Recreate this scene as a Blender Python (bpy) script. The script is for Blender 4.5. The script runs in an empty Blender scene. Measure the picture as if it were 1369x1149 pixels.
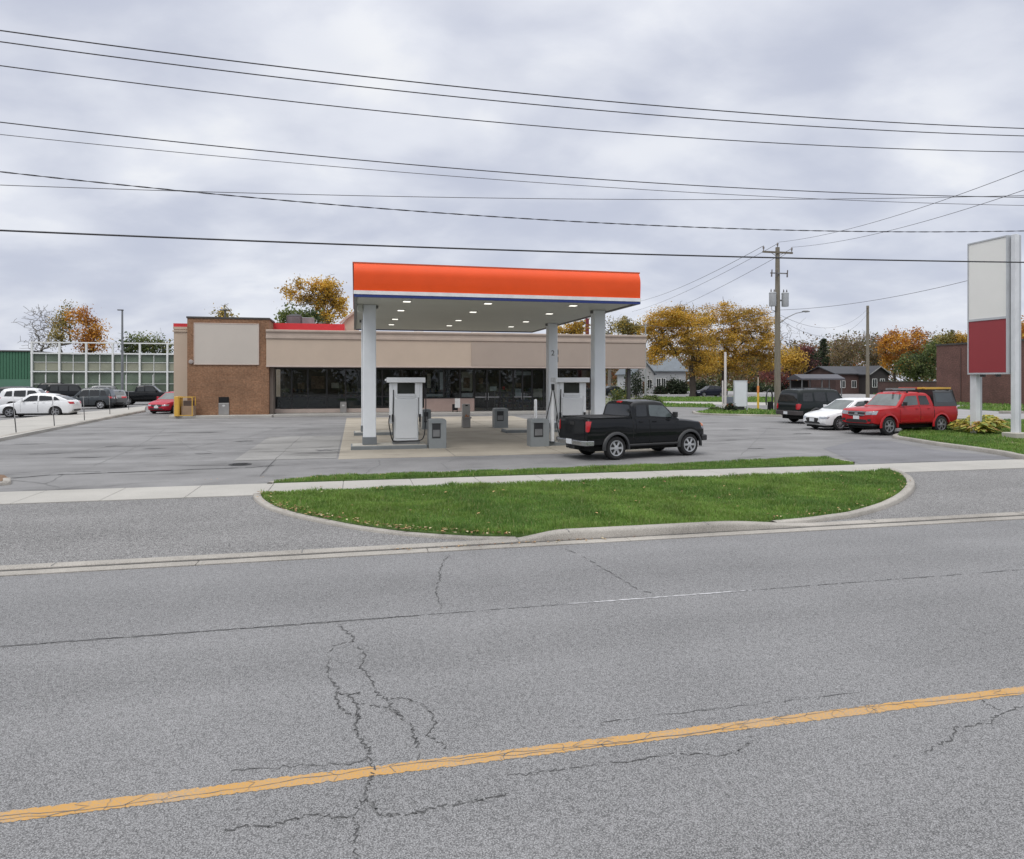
import bpy, bmesh, math, random
import numpy as np
from mathutils import Vector, Matrix, noise as mnoise
from mathutils.bvhtree import BVHTree

scene = bpy.context.scene
col = scene.collection
R = math.radians
# ------------------------------------------------------------------ camera
F, HC, YH, CX = 920.0, 2.4, 508.0, 684.5      # focal length (px of the 1369 px photo), eye height, horizon row, centre column
cam_d = bpy.data.cameras.new("camera")
cam = bpy.data.objects.new("camera", cam_d)
col.objects.link(cam)
cam.location = (0, 0, HC)
cam.rotation_euler = (R(90), 0, 0)
cam_d.sensor_width = 36.0
cam_d.lens = F / 1369.0 * 36.0
cam_d.shift_y = -(574.5 - YH) / 1369.0
cam_d.clip_start, cam_d.clip_end = 0.05, 3000
scene.camera = cam
# ------------------------------------------------------------------ exposure
scene.view_settings.view_transform = 'Standard'
scene.view_settings.look = 'None'
scene.view_settings.exposure = 0.0
scene.view_settings.gamma = 1.0
scene.view_settings.use_curve_mapping = False
scene.cycles.max_bounces = 8
scene.cycles.transparent_max_bounces = 12
scene.cycles.use_denoising = True
# ------------------------------------------------------------------ sun (veiled by the overcast)
SUN_EL, SUN_AZ = R(52), R(200)                # azimuth clockwise from +Y
sd = bpy.data.lights.new("sun", 'SUN')
sd.energy = 1.1
sd.angle = R(22)
sd.color = (1.0, 0.96, 0.9)
sun = bpy.data.objects.new("sun", sd)
col.objects.link(sun)
sun.rotation_euler = (math.pi / 2 - SUN_EL, 0, math.pi - SUN_AZ)
# ------------------------------------------------------------------ world: overcast sky
world = bpy.data.worlds.new("World")
scene.world = world
world.use_nodes = True
nt = world.node_tree
nt.nodes.clear()


def N(t, kind, **kw):
    n = t.nodes.new(kind)
    for k, v in kw.items():
        if k.startswith('i_'):
            key = k[2:]
            key = int(key) if key.isdigit() else key.replace('_', ' ')
            n.inputs[key].default_value = v
        else:
            setattr(n, k, v)
    return n


def math_node(t, op, a, b=None, c=None, clamp=False):
    n = t.nodes.new('ShaderNodeMath')
    n.operation = op
    n.use_clamp = clamp
    for i, v in enumerate((a, b, c)):
        if v is None:
            continue
        if isinstance(v, (int, float)):
            n.inputs[i].default_value = v
        else:
            t.links.new(v, n.inputs[i])
    return n.outputs[0]


def mix_rgb(t, fac, a, b, blend='MIX'):
    n = t.nodes.new('ShaderNodeMix')
    n.data_type = 'RGBA'
    n.blend_type = blend
    for s, v in ((n.inputs[0], fac), (n.inputs[6], a), (n.inputs[7], b)):
        if isinstance(v, (int, float)):
            s.default_value = v
        elif isinstance(v, (tuple, list)):
            s.default_value = (*v[:3], 1)
        else:
            t.links.new(v, s)
    return n.outputs[2]


def maprange(t, v, a, b, c, d, smooth=False):
    n = t.nodes.new('ShaderNodeMapRange')
    if smooth:
        n.interpolation_type = 'SMOOTHSTEP'
    t.links.new(v, n.inputs[0])
    for i, x in enumerate((a, b, c, d)):
        n.inputs[i + 1].default_value = x
    return n.outputs[0]


tc = N(nt, 'ShaderNodeTexCoord')
sep = N(nt, 'ShaderNodeSeparateXYZ')
nt.links.new(tc.outputs['Generated'], sep.inputs[0])
zc = math_node(nt, 'MAXIMUM', sep.outputs[2], 0.0)
den = math_node(nt, 'ADD', zc, 0.34)
cx_ = math_node(nt, 'DIVIDE', sep.outputs[0], den)
cy_ = math_node(nt, 'DIVIDE', sep.outputs[1], den)
comb = N(nt, 'ShaderNodeCombineXYZ')
nt.links.new(cx_, comb.inputs[0])
nt.links.new(cy_, comb.inputs[1])
mp = N(nt, 'ShaderNodeMapping')
mp.inputs['Rotation'].default_value = (0, 0, R(-24))
mp.inputs['Scale'].default_value = (0.9, 1.15, 1)
mp.inputs['Location'].default_value = (3.1, 1.7, 0)
nt.links.new(comb.outputs[0], mp.inputs[0])
n1 = N(nt, 'ShaderNodeTexNoise', i_Scale=3.4, i_Detail=6.0, i_Roughness=0.5, i_Distortion=0.15)
n2 = N(nt, 'ShaderNodeTexNoise', i_Scale=1.6, i_Detail=3.0, i_Roughness=0.5, i_Distortion=0.1)
nt.links.new(mp.outputs[0], n1.inputs['Vector'])
nt.links.new(mp.outputs[0], n2.inputs['Vector'])
cl = math_node(nt, 'ADD', math_node(nt, 'MULTIPLY', n1.outputs[0], 0.6), math_node(nt, 'MULTIPLY', n2.outputs[0], 0.5))
cl = maprange(nt, cl, 0.42, 0.69, 0.0, 1.0, True)
cloud = mix_rgb(nt, cl, (5.75, 6.1, 7.25), (8.15, 8.4, 9.15))
# thin places in the sheet where it glows white
hl = math_node(nt, 'MULTIPLY', maprange(nt, n1.outputs[0], 0.54, 0.70, 0.0, 1.0, True), maprange(nt, n2.outputs[0], 0.46, 0.62, 0.0, 0.75, True))
cloud = mix_rgb(nt, hl, cloud, (9.6, 9.7, 9.9))
# clear-sky light behind the cloud sheet
sky = N(nt, 'ShaderNodeTexSky')
sky.sky_type = 'NISHITA'
sky.sun_disc = False
sky.sun_elevation = SUN_EL
sky.sun_rotation = SUN_AZ
both = mix_rgb(nt, 0.93, sky.outputs[0], cloud)
# overcast: brighter towards the zenith
zen = maprange(nt, zc, 0.40, 1.0, 1.0, 2.9, True)
both = mix_rgb(nt, maprange(nt, zc, 0.42, 0.62, 0.0, 0.9, True), both, (7.0, 7.05, 7.2))
vm = N(nt, 'ShaderNodeVectorMath', operation='SCALE')
nt.links.new(both, vm.inputs[0])
nt.links.new(zen, vm.inputs['Scale'])
bg = N(nt, 'ShaderNodeBackground')
bg.inputs['Strength'].default_value = 0.1
nt.links.new(vm.outputs[0], bg.inputs[0])
wo = N(nt, 'ShaderNodeOutputWorld')
nt.links.new(bg.outputs[0], wo.inputs[0])

# ------------------------------------------------------------------ frames of the place
TH = math.atan(0.229)                          # the road runs TH to the right-and-away
UX, UY = math.cos(TH), math.sin(TH)


def G(px, py, z=0.0):
    """ground point seen at a photo pixel"""
    Y = F * (HC - z) / (py - YH)
    return Vector(((px - CX) * Y / F, Y, z))


def A(px, py, Y):
    return Vector(((px - CX) * Y / F, Y, HC - (py - YH) * Y / F))


# ------------------------------------------------------------------ materials
def lin(c):
    c = c / 255.0
    return c / 12.92 if c <= 0.04045 else ((c + 0.055) / 1.055) ** 2.4


def rgb(r, g, b, k=1.0):
    return (lin(r) * k, lin(g) * k, lin(b) * k)


MATS = {}


def mat(name, color, rough=0.6, metal=0.0, var=0.12, vscale=2.0, bump=0.0, bscale=40.0, coat=0.0, spec=0.5,
        emit=None, estr=0.0, stretch=None, trans=0.0):
    if name in MATS:
        return MATS[name]
    m = bpy.data.materials.new(name)
    MATS[name] = m
    m.use_nodes = True
    t = m.node_tree
    t.nodes.clear()
    out = N(t, 'ShaderNodeOutputMaterial')
    p = N(t, 'ShaderNodeBsdfPrincipled')
    t.links.new(p.outputs[0], out.inputs[0])
    p.inputs['Roughness'].default_value = rough
    p.inputs['Metallic'].default_value = metal
    p.inputs['Coat Weight'].default_value = coat
    p.inputs['Coat Roughness'].default_value = 0.04
    p.inputs['Specular IOR Level'].default_value = spec
    tcn = N(t, 'ShaderNodeTexCoord')
    vec = tcn.outputs['Object']
    if stretch:
        mpn = N(t, 'ShaderNodeMapping')
        mpn.inputs['Scale'].default_value = stretch
        t.links.new(vec, mpn.inputs[0])
        vec = mpn.outputs[0]
    nz = N(t, 'ShaderNodeTexNoise', i_Scale=vscale, i_Detail=5.0, i_Roughness=0.62)
    t.links.new(vec, nz.inputs['Vector'])
    f = maprange(t, nz.outputs[0], 0.3, 0.7, 0.0, 1.0)
    lo = tuple(c * (1 - var) for c in color)
    hi = tuple(min(1, c * (1 + var)) for c in color)
    t.links.new(mix_rgb(t, f, lo, hi), p.inputs['Base Color'])
    rr = maprange(t, nz.outputs[0], 0.3, 0.7, max(0.02, rough - 0.05), min(1, rough + 0.07))
    t.links.new(rr, p.inputs['Roughness'])
    if bump:
        nb = N(t, 'ShaderNodeTexNoise', i_Scale=bscale, i_Detail=3.0)
        t.links.new(vec, nb.inputs['Vector'])
        bn = N(t, 'ShaderNodeBump', i_Strength=bump, i_Distance=0.02)
        t.links.new(nb.outputs[0], bn.inputs['Height'])
        t.links.new(bn.outputs[0], p.inputs['Normal'])
    if emit:
        p.inputs['Emission Color'].default_value = (*emit, 1)
        p.inputs['Emission Strength'].default_value = estr
    if trans:
        tr = N(t, 'ShaderNodeBsdfTranslucent')
        t.links.new(mix_rgb(t, f, lo, hi), tr.inputs[0])
        mx = N(t, 'ShaderNodeMixShader')
        mx.inputs[0].default_value = trans
        t.links.new(p.outputs[0], mx.inputs[1])
        t.links.new(tr.outputs[0], mx.inputs[2])
        t.links.new(mx.outputs[0], out.inputs[0])
    return m


def glass_mat(name, tint, see=0.5, rough=0.02):
    """window glass: tinted see-through plus a Fresnel reflection"""
    if name in MATS:
        return MATS[name]
    m = bpy.data.materials.new(name)
    MATS[name] = m
    m.use_nodes = True
    t = m.node_tree
    t.nodes.clear()
    out = N(t, 'ShaderNodeOutputMaterial')
    tr = N(t, 'ShaderNodeBsdfTransparent')
    tr.inputs[0].default_value = (*[c * see for c in tint], 1)
    gl = N(t, 'ShaderNodeBsdfGlossy')
    gl.inputs['Roughness'].default_value = rough
    fr = N(t, 'ShaderNodeFresnel', i_IOR=1.5)
    mx = N(t, 'ShaderNodeMixShader')
    t.links.new(fr.outputs[0], mx.inputs[0])
    t.links.new(tr.outputs[0], mx.inputs[1])
    t.links.new(gl.outputs[0], mx.inputs[2])
    t.links.new(mx.outputs[0], out.inputs[0])
    return m


def asphalt_mat(name, color, grain=0.35, streak=0.10, patch=0.10, gs=1.0, blotch=0.0, bumps=0.35):
    if name in MATS:
        return MATS[name]
    m = bpy.data.materials.new(name)
    MATS[name] = m
    m.use_nodes = True
    t = m.node_tree
    p = t.nodes['Principled BSDF']
    tcn = N(t, 'ShaderNodeTexCoord')
    v = tcn.outputs['Object']
    rot = N(t, 'ShaderNodeMapping')
    rot.inputs['Rotation'].default_value = (0, 0, -TH)
    t.links.new(v, rot.inputs[0])
    st = N(t, 'ShaderNodeMapping')
    st.inputs['Scale'].default_value = (0.05, 0.7, 1)
    t.links.new(rot.outputs[0], st.inputs[0])
    nst = N(t, 'ShaderNodeTexNoise', i_Scale=1.0, i_Detail=3.0)
    t.links.new(st.outputs[0], nst.inputs['Vector'])
    nbig = N(t, 'ShaderNodeTexNoise', i_Scale=0.55, i_Detail=6.0, i_Roughness=0.6)
    t.links.new(v, nbig.inputs['Vector'])
    f1 = N(t, 'ShaderNodeTexNoise', i_Scale=150.0 * gs, i_Detail=2.0, i_Roughness=0.7)
    t.links.new(v, f1.inputs['Vector'])
    f2 = N(t, 'ShaderNodeTexVoronoi', i_Scale=105.0 * gs)
    t.links.new(v, f2.inputs['Vector'])
    f3 = N(t, 'ShaderNodeTexNoise', i_Scale=22.0 * gs, i_Detail=3.0, i_Roughness=0.7)
    t.links.new(v, f3.inputs['Vector'])
    g = math_node(t, 'ADD', maprange(t, f1.outputs[0], 0.3, 0.7, -1, 1), maprange(t, f2.outputs[0], 0.1, 0.7, 0.9, -0.9))
    g = math_node(t, 'ADD', g, maprange(t, f3.outputs[0], 0.3, 0.7, -0.28, 0.28))
    g = math_node(t, 'MULTIPLY', g, grain * 0.55)
    s = maprange(t, nst.outputs[0], 0.3, 0.7, -streak, streak)
    b = maprange(t, nbig.outputs[0], 0.3, 0.7, -patch, patch)
    k = math_node(t, 'ADD', math_node(t, 'ADD', g, s), math_node(t, 'ADD', b, 1.0))
    if blotch:      # oil and patching stains
        nb2 = N(t, 'ShaderNodeTexNoise', i_Scale=0.9, i_Detail=5.0, i_Roughness=0.65, i_Distortion=0.6)
        st2 = N(t, 'ShaderNodeMapping')
        st2.inputs['Scale'].default_value = (0.35, 1.0, 1)
        t.links.new(rot.outputs[0], st2.inputs[0])
        t.links.new(st2.outputs[0], nb2.inputs['Vector'])
        k = math_node(t, 'SUBTRACT', k, maprange(t, nb2.outputs[0], 0.52, 0.72, 0.0, blotch, True))
    k = math_node(t, 'MAXIMUM', k, 0.15)
    vmn = N(t, 'ShaderNodeVectorMath', operation='SCALE')
    vmn.inputs[0].default_value = color
    t.links.new(k, vmn.inputs['Scale'])
    t.links.new(vmn.outputs[0], p.inputs['Base Color'])
    p.inputs['Roughness'].default_value = 0.85
    p.inputs['Specular IOR Level'].default_value = 0.25
    bn = N(t, 'ShaderNodeBump', i_Strength=bumps, i_Distance=0.006)
    t.links.new(f2.outputs[0], bn.inputs['Height'])
    bn.invert = True
    t.links.new(bn.outputs[0], p.inputs['Normal'])
    return m


def brick_mat(name, c1, c2, mortar, scale=1.0):
    if name in MATS:
        return MATS[name]
    m = bpy.data.materials.new(name)
    MATS[name] = m
    m.use_nodes = True
    t = m.node_tree
    p = t.nodes['Principled BSDF']
    tcn = N(t, 'ShaderNodeTexCoord')
    sp = N(t, 'ShaderNodeSeparateXYZ')
    t.links.new(tcn.outputs['Object'], sp.inputs[0])
    cb = N(t, 'ShaderNodeCombineXYZ')
    t.links.new(math_node(t, 'ADD', sp.outputs[0], sp.outputs[1]), cb.inputs[0])
    t.links.new(sp.outputs[2], cb.inputs[1])
    bt = N(t, 'ShaderNodeTexBrick', i_Scale=scale)
    bt.inputs['Color1'].default_value = (*c1, 1)
    bt.inputs['Color2'].default_value = (*c2, 1)
    bt.inputs['Mortar'].default_value = (*mortar, 1)
    bt.inputs['Mortar Size'].default_value = 0.008
    bt.inputs['Brick Width'].default_value = 0.21
    bt.inputs['Row Height'].default_value = 0.075
    t.links.new(cb.outputs[0], bt.inputs[0])
    nz = N(t, 'ShaderNodeTexNoise', i_Scale=0.8, i_Detail=5.0)
    t.links.new(tcn.outputs['Object'], nz.inputs['Vector'])
    nz2 = N(t, 'ShaderNodeTexNoise', i_Scale=9.0, i_Detail=2.0)
    t.links.new(tcn.outputs['Object'], nz2.inputs['Vector'])
    kk = math_node(t, 'MULTIPLY', maprange(t, nz.outputs[0], 0.3, 0.7, 0.82, 1.18), maprange(t, nz2.outputs[0], 0.3, 0.7, 0.75, 1.25))
    vmn = N(t, 'ShaderNodeVectorMath', operation='SCALE')
    t.links.new(bt.outputs[0], vmn.inputs[0])
    t.links.new(kk, vmn.inputs['Scale'])
    t.links.new(vmn.outputs[0], p.inputs['Base Color'])
    p.inputs['Roughness'].default_value = 0.9
    return m


# ------------------------------------------------------------------ mesh builder
class MB:
    def __init__(self):
        self.v, self.f, self.m = [], [], []

    def add(self, vs, fs, mi=0):
        o = len(self.v)
        self.v += [tuple(p) for p in vs]
        self.f += [tuple(i + o for i in f) for f in fs]
        self.m += [mi] * len(fs)
        return self

    def box(self, x0, x1, y0, y1, z0, z1, mi=0):
        vs = [(x0, y0, z0), (x1, y0, z0), (x1, y1, z0), (x0, y1, z0), (x0, y0, z1), (x1, y0, z1), (x1, y1, z1), (x0, y1, z1)]
        return self.add(vs, [(3, 2, 1, 0), (4, 5, 6, 7), (0, 1, 5, 4), (1, 2, 6, 5), (2, 3, 7, 6), (3, 0, 4, 7)], mi)

    def bar(self, p, q, w, h, mi=0):
        """rectangular bar from p to q"""
        p, q = Vector(p), Vector(q)
        d = (q - p).normalized()
        up = Vector((0, 0, 1)) if abs(d.z) < 0.95 else Vector((1, 0, 0))
        a = d.cross(up).normalized() * (w / 2)
        b = a.normalized().cross(d).normalized() * (h / 2)
        vs = [p - a - b, p + a - b, p + a + b, p - a + b, q - a - b, q + a - b, q + a + b, q - a + b]
        return self.add(vs, [(3, 2, 1, 0), (4, 5, 6, 7), (0, 1, 5, 4), (1, 2, 6, 5), (2, 3, 7, 6), (3, 0, 4, 7)], mi)

    def tube(self, pts, rad, seg=8, mi=0, cap=True):
        pts = [Vector(p) for p in pts]
        n = len(pts)
        if not hasattr(rad, '__len__'):
            rad = [rad] * n
        vs, fs = [], []
        ref = None
        for i, p in enumerate(pts):
            d = (pts[min(i + 1, n - 1)] - pts[max(i - 1, 0)])
            d = d.normalized() if d.length > 1e-9 else Vector((0, 0, 1))
            if ref is None:
                ref = Vector((0, 0, 1)) if abs(d.z) < 0.9 else Vector((1, 0, 0))
            a = d.cross(ref)
            if a.length < 1e-6:
                a = d.cross(Vector((0, 1, 0.3)))
            a.normalize()
            b = a.cross(d).normalized()
            ref = b
            for k in range(seg):
                t = 2 * math.pi * k / seg
                vs.append(p + (a * math.cos(t) + b * math.sin(t)) * rad[i])
        for i in range(n - 1):
            for k in range(seg):
                k2 = (k + 1) % seg
                fs.append((i * seg + k, i * seg + k2, (i + 1) * seg + k2, (i + 1) * seg + k))
        if cap:
            fs.append(tuple(range(seg - 1, -1, -1)))
            fs.append(tuple((n - 1) * seg + k for k in range(seg)))
        return self.add(vs, fs, mi)

    def lathe(self, prof, seg=20, mi=0, axis='z', at=(0, 0, 0), cap=True):
        """prof: (radius, height) points turned round an axis"""
        vs, fs = [], []
        for r_, h in prof:
            for k in range(seg):
                t = 2 * math.pi * k / seg
                c, s = r_ * math.cos(t), r_ * math.sin(t)
                p = (c, s, h) if axis == 'z' else (c, h, s)
                vs.append((p[0] + at[0], p[1] + at[1], p[2] + at[2]))
        n = len(prof)
        for i in range(n - 1):
            for k in range(seg):
                k2 = (k + 1) % seg
                q = (i * seg + k, i * seg + k2, (i + 1) * seg + k2, (i + 1) * seg + k)
                fs.append(q if axis == 'z' else q[::-1])
        if cap and prof[0][0] > 1e-5:
            q = tuple(range(seg))
            fs.append(q[::-1] if axis == 'z' else q)
        if cap and prof[-1][0] > 1e-5:
            q = tuple((n - 1) * seg + k for k in range(seg))
            fs.append(q if axis == 'z' else q[::-1])
        return self.add(vs, fs, mi)

    def prism(self, poly, z0, z1, mi=0):
        """polygon (x, y) extruded from z0 to z1"""
        a = sum(poly[i][0] * poly[(i + 1) % len(poly)][1] - poly[(i + 1) % len(poly)][0] * poly[i][1] for i in range(len(poly)))
        if a < 0:
            poly = poly[::-1]
        n = len(poly)
        vs = [(p[0], p[1], z0) for p in poly] + [(p[0], p[1], z1) for p in poly]
        fs = [tuple(range(n - 1, -1, -1)), tuple(range(n, 2 * n))]
        fs += [(i, (i + 1) % n, n + (i + 1) % n, n + i) for i in range(n)]
        return self.add(vs, fs, mi)

    def sweep_x(self, prof, x0, x1, mi=0):
        """profile (y, z) extruded along x"""
        a = sum(prof[i][0] * prof[(i + 1) % len(prof)][1] - prof[(i + 1) % len(prof)][0] * prof[i][1] for i in range(len(prof)))
        if a < 0:
            prof = prof[::-1]
        n = len(prof)
        vs = [(x0, p[0], p[1]) for p in prof] + [(x1, p[0], p[1]) for p in prof]
        fs = [tuple(range(n - 1, -1, -1)), tuple(range(n, 2 * n))]
        fs += [(i, (i + 1) % n, n + (i + 1) % n, n + i) for i in range(n)]
        return self.add(vs, fs, mi)

    def build(self, name, mats, parent=None, bevel=0.0, smooth=None, loc=None, rz=None):
        me = bpy.data.meshes.new(name)
        me.from_pydata(self.v, [], self.f)
        mats = mats if isinstance(mats, (list, tuple)) else [mats]
        for m in mats:
            me.materials.append(m)
        if len(mats) > 1:
            me.polygons.foreach_set('material_index', self.m)
        if smooth is not None:
            me.polygons.foreach_set('use_smooth', [True] * len(me.polygons))
            me.set_sharp_from_angle(angle=R(smooth))
        me.update()
        o = bpy.data.objects.new(name, me)
        col.objects.link(o)
        if parent:
            o.parent = parent
        if loc is not None:
            o.location = loc
        if rz is not None:
            o.rotation_euler.z = rz
        if bevel:
            b = o.modifiers.new("bevel", 'BEVEL')
            b.width = bevel
            b.segments = 2
            b.limit_method = 'ANGLE'
            b.angle_limit = R(40)
        return o


def tag(o, label, cat, group=None, kind=None):
    o['label'] = label
    o['category'] = cat
    if group:
        o['group'] = group
    if kind:
        o['kind'] = kind
    return o


def empty(name, loc, rz, label, cat, group=None):
    o = bpy.data.objects.new(name, None)
    o.empty_display_size = 0.3
    col.objects.link(o)
    o.location = loc
    o.rotation_euler = (0, 0, rz)
    return tag(o, label, cat, group)


def structure(o):
    o['kind'] = 'structure'
    return o


def copy_tree(o, parent=None):
    c = o.copy()
    col.objects.link(c)
    if parent:
        c.parent = parent
    for ch in list(o.children):
        copy_tree(ch, c)
    return c


rnd = random.Random(7)

# ================================================================== GROUND
def ST(s, t, z=0.0):
    return Vector((s * UX - t * UY, s * UY + t * UX, z))


def to_st(p):
    return p.x * UX + p.y * UY, -p.x * UY + p.y * UX


ASPH_ROAD = asphalt_mat("road_asphalt", (0.226, 0.226, 0.229), grain=0.85, streak=0.09, patch=0.07, bumps=0.5)
ASPH_APRON = asphalt_mat("apron_asphalt", (0.225, 0.222, 0.22), grain=1.0, streak=0.05, patch=0.09, gs=0.55)
ASPH_LOT = asphalt_mat("lot_asphalt", (0.21, 0.208, 0.208), grain=0.2, streak=0.14, patch=0.16, gs=0.8, blotch=0.42)
ASPH_NEW = asphalt_mat("dark_lot_asphalt", (0.18, 0.18, 0.19), grain=0.25, streak=0.08, patch=0.12, blotch=0.2)
ASPH_PALE = asphalt_mat("pale_street_asphalt", (0.29, 0.285, 0.285), grain=0.15, streak=0.08, patch=0.08, gs=0.5)
CONC = asphalt_mat("pavement_concrete", (0.385, 0.372, 0.345), grain=0.14, streak=0.05, patch=0.10, gs=0.7, bumps=0.15)
CONC_K = asphalt_mat("kerb_concrete", (0.335, 0.315, 0.285), grain=0.34, streak=0.06, patch=0.28, gs=0.6, bumps=0.3)
CONC_PAD = asphalt_mat("pad_concrete", (0.35, 0.315, 0.26), grain=0.12, streak=0.08, patch=0.13, gs=0.5, blotch=0.30)
CRACK = mat("crack_dark", (0.055, 0.055, 0.057), 0.95, var=0.3, vscale=9)
CRACK_SOFT = mat("crack_soft", (0.15, 0.15, 0.15), 0.95, var=0.3, vscale=9)
SEAL = mat("sealed_crack_pale", (0.42, 0.42, 0.43), 0.9, var=0.2, vscale=9)


def sheet(name, pts, z, m, kind='structure'):
    mb = MB()
    n = len(pts)
    a = sum(pts[i][0] * pts[(i + 1) % n][1] - pts[(i + 1) % n][0] * pts[i][1] for i in range(n))
    if a < 0:
        pts = pts[::-1]
    mb.add([(p[0], p[1], z) for p in pts], [tuple(range(n))])
    o = mb.build(name, m)
    o['kind'] = kind
    return o


def ribbon(mb, pts, w, z, mi, jit=0.0, sub=1, seed=0, gap=0.0):
    """thin strip lying on the ground along pts (world xy)"""
    r_ = random.Random(seed)
    P = []
    for a, b in zip(pts[:-1], pts[1:]):
        for k in range(sub):
            f = k / sub
            p = Vector((a[0] + (b[0] - a[0]) * f, a[1] + (b[1] - a[1]) * f))
            if jit and (k or a is not pts[0]):
                p += Vector((r_.uniform(-1, 1), r_.uniform(-1, 1))) * jit
            P.append(p)
    P.append(Vector(pts[-1][:2]))
    vs = []
    for i, p in enumerate(P):
        d = P[min(i + 1, len(P) - 1)] - P[max(i - 1, 0)]
        d = d.normalized() if d.length > 1e-9 else Vector((1, 0))
        nrm = Vector((-d.y, d.x))
        k = r_.uniform(0.35, 1.3) if jit else 1.0
        if jit and (i == 0 or i == len(P) - 1):
            k = 0.15
        vs += [(*(p - nrm * w * k / 2), z), (*(p + nrm * w * k / 2), z)]
    fs = [(2 * i, 2 * i + 2, 2 * i + 3, 2 * i + 1) for i in range(len(P) - 1) if not gap or r_.random() > gap]
    mb.add(vs, fs, mi)


T_GUT, T_PAN, T_KERB, T_SW0, T_SW1 = 9.57, 9.79, 9.99, 15.05, 16.65
DIRT = mat("far_ground_dirt", (0.12, 0.13, 0.07), 0.95, var=0.3, vscale=0.2)
sheet('ground', [(-900, -300), (900, -300), (900, 1400), (-900, 1400)], -0.05, DIRT)
# ---- road with its cracks
road = MB()
road.add([ST(-160, -40), ST(160, -40), ST(160, T_GUT), ST(-160, T_GUT)], [(0, 1, 2, 3)], 0)


def Z4(l):
    return [G(300 + x / 2.738, 780 + y / 2.738) for x, y in l]


def Z5(l):
    return [G(800 + x / 2.406, 780 + y / 2.406) for x, y in l]


cracks = [
    ([G(601, 743), G(593, 749.5), G(587, 764.6), G(589, 774.7), G(582.6, 785), G(584, 800), G(590, 815)], .022),
    ([G(755.7, 734), G(782.6, 746), G(806, 759.6), G(829.6, 774.7), G(856.5, 790), G(871.6, 793)], .018),
    (Z4([(415, 150), (440, 175), (475, 195), (465, 215), (395, 230), (380, 260), (380, 310), (390, 350), (412, 380), (415, 400), (450, 410), (490, 440), (485, 470), (495, 495), (483, 520), (485, 560), (510, 590), (530, 610), (530, 650), (545, 680), (540, 710), (525, 740), (520, 790), (545, 810), (560, 845), (610, 850), (680, 845), (740, 830), (830, 812), (900, 800), (960, 785), (1040, 772)]), .015),
    (Z4([(412, 395), (412, 440), (430, 465), (470, 485), (495, 495)]), .018),
    (Z4([(490, 230), (515, 260), (495, 310), (530, 340), (550, 380), (560, 408), (600, 425), (615, 455), (650, 490), (685, 530), (690, 565), (708, 590), (705, 650)]), .014),
    (Z4([(490, 445), (540, 447), (580, 455), (615, 465), (650, 492)]), .008),
    (Z4([(600, 428), (650, 420), (690, 430), (735, 450), (765, 480), (770, 515), (745, 555), (780, 580), (815, 605)]), .011),
    (Z4([(450, 410), (480, 405), (500, 400)]), .010),
    (Z4([(0, 910), (60, 890), (150, 893), (230, 875), (320, 845), (400, 855), (475, 855)]), .010),
    (Z4([(475, 855), (490, 890), (480, 940), (485, 1010)]), .013),
    (Z4([(520, 790), (490, 805), (475, 850)]), .009),
    (Z4([(1000, 705), (1100, 700), (1180, 690), (1240, 680), (1369, 662)]), .008),
    (Z4([(0, 690), (90, 685), (300, 665), (480, 660), (530, 640)]), .007),
    (Z5([(0, 580), (140, 568), (260, 548), (400, 555), (450, 540), (490, 515)]), .010),
    (Z5([(1055, 550), (1090, 520), (1130, 505), (1155, 460), (1260, 450), (1280, 425), (1369, 395)]), .011),
    (Z5([(1220, 370), (1250, 390), (1300, 412)]), .007),
    (Z5([(0, 450), (150, 430), (380, 405), (620, 375), (850, 350)]), .006),
]
for i, (pts, w) in enumerate(cracks):
    ribbon(road, pts, w * .48, 0.0045, 1, 0.018, 8, i, .30)
    ribbon(road, pts, w * .95, 0.003, 2, 0.018, 8, i, .12)      # crumbled edge of the crack
sj = lambda px, py: to_st(G(px, py))[0]
ribbon(road, [ST(-90, 7.06), ST(sj(0, 865), 7.06)], .010, 0.0045, 1, 0.010, 400, 2)
ribbon(road, [ST(sj(0, 865), 7.06), ST(sj(300, 840), 7.05), ST(sj(445, 830), 7.045), ST(sj(560, 821), 7.04)], .016, 0.0045, 1, 0.010, 60, 3, .08)
ribbon(road, [ST(sj(0, 865), 7.06), ST(sj(560, 821), 7.04)], .030, 0.003, 2, 0.014, 80, 4)
ribbon(road, [ST(sj(560, 821), 7.04), ST(sj(770, 805), 7.04)], .010, 0.0045, 1, 0.008, 40, 5, .25)
ribbon(road, [ST(sj(745, 807), 7.04), ST(sj(1000, 786), 7.035)], .030, 0.004, 3, 0.006, 60, 6)
ribbon(road, [ST(sj(960, 789), 7.035), ST(sj(1369, 762), 7.03), ST(60, 7.03)], .012, 0.0045, 1, 0.008, 90, 7, .2)
road.build('road', [ASPH_ROAD, CRACK, CRACK_SOFT, SEAL])['kind'] = 'structure'

# ---- worn yellow line
YEL = bpy.data.materials.new("worn_yellow_paint")
YEL.use_nodes = True
t_ = YEL.node_tree
p_ = t_.nodes['Principled BSDF']
tcy = N(t_, 'ShaderNodeTexCoord')
ny = N(t_, 'ShaderNodeTexNoise', i_Scale=70.0, i_Detail=4.0, i_Roughness=0.7)
t_.links.new(tcy.outputs['Object'], ny.inputs['Vector'])
ny2 = N(t_, 'ShaderNodeTexNoise', i_Scale=2.2, i_Detail=3.0)
t_.links.new(tcy.outputs['Object'], ny2.inputs['Vector'])
fy = maprange(t_, math_node(t_, 'ADD', ny.outputs[0], math_node(t_, 'MULTIPLY', ny2.outputs[0], 0.35)), 0.62, 0.80, 0.0, 0.7, True)
c_ = mix_rgb(t_, ny2.outputs[0], (0.42, 0.225, 0.055), (0.54, 0.315, 0.10))
t_.links.new(mix_rgb(t_, fy, c_, (0.24, 0.23, 0.22)), p_.inputs['Base Color'])
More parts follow.
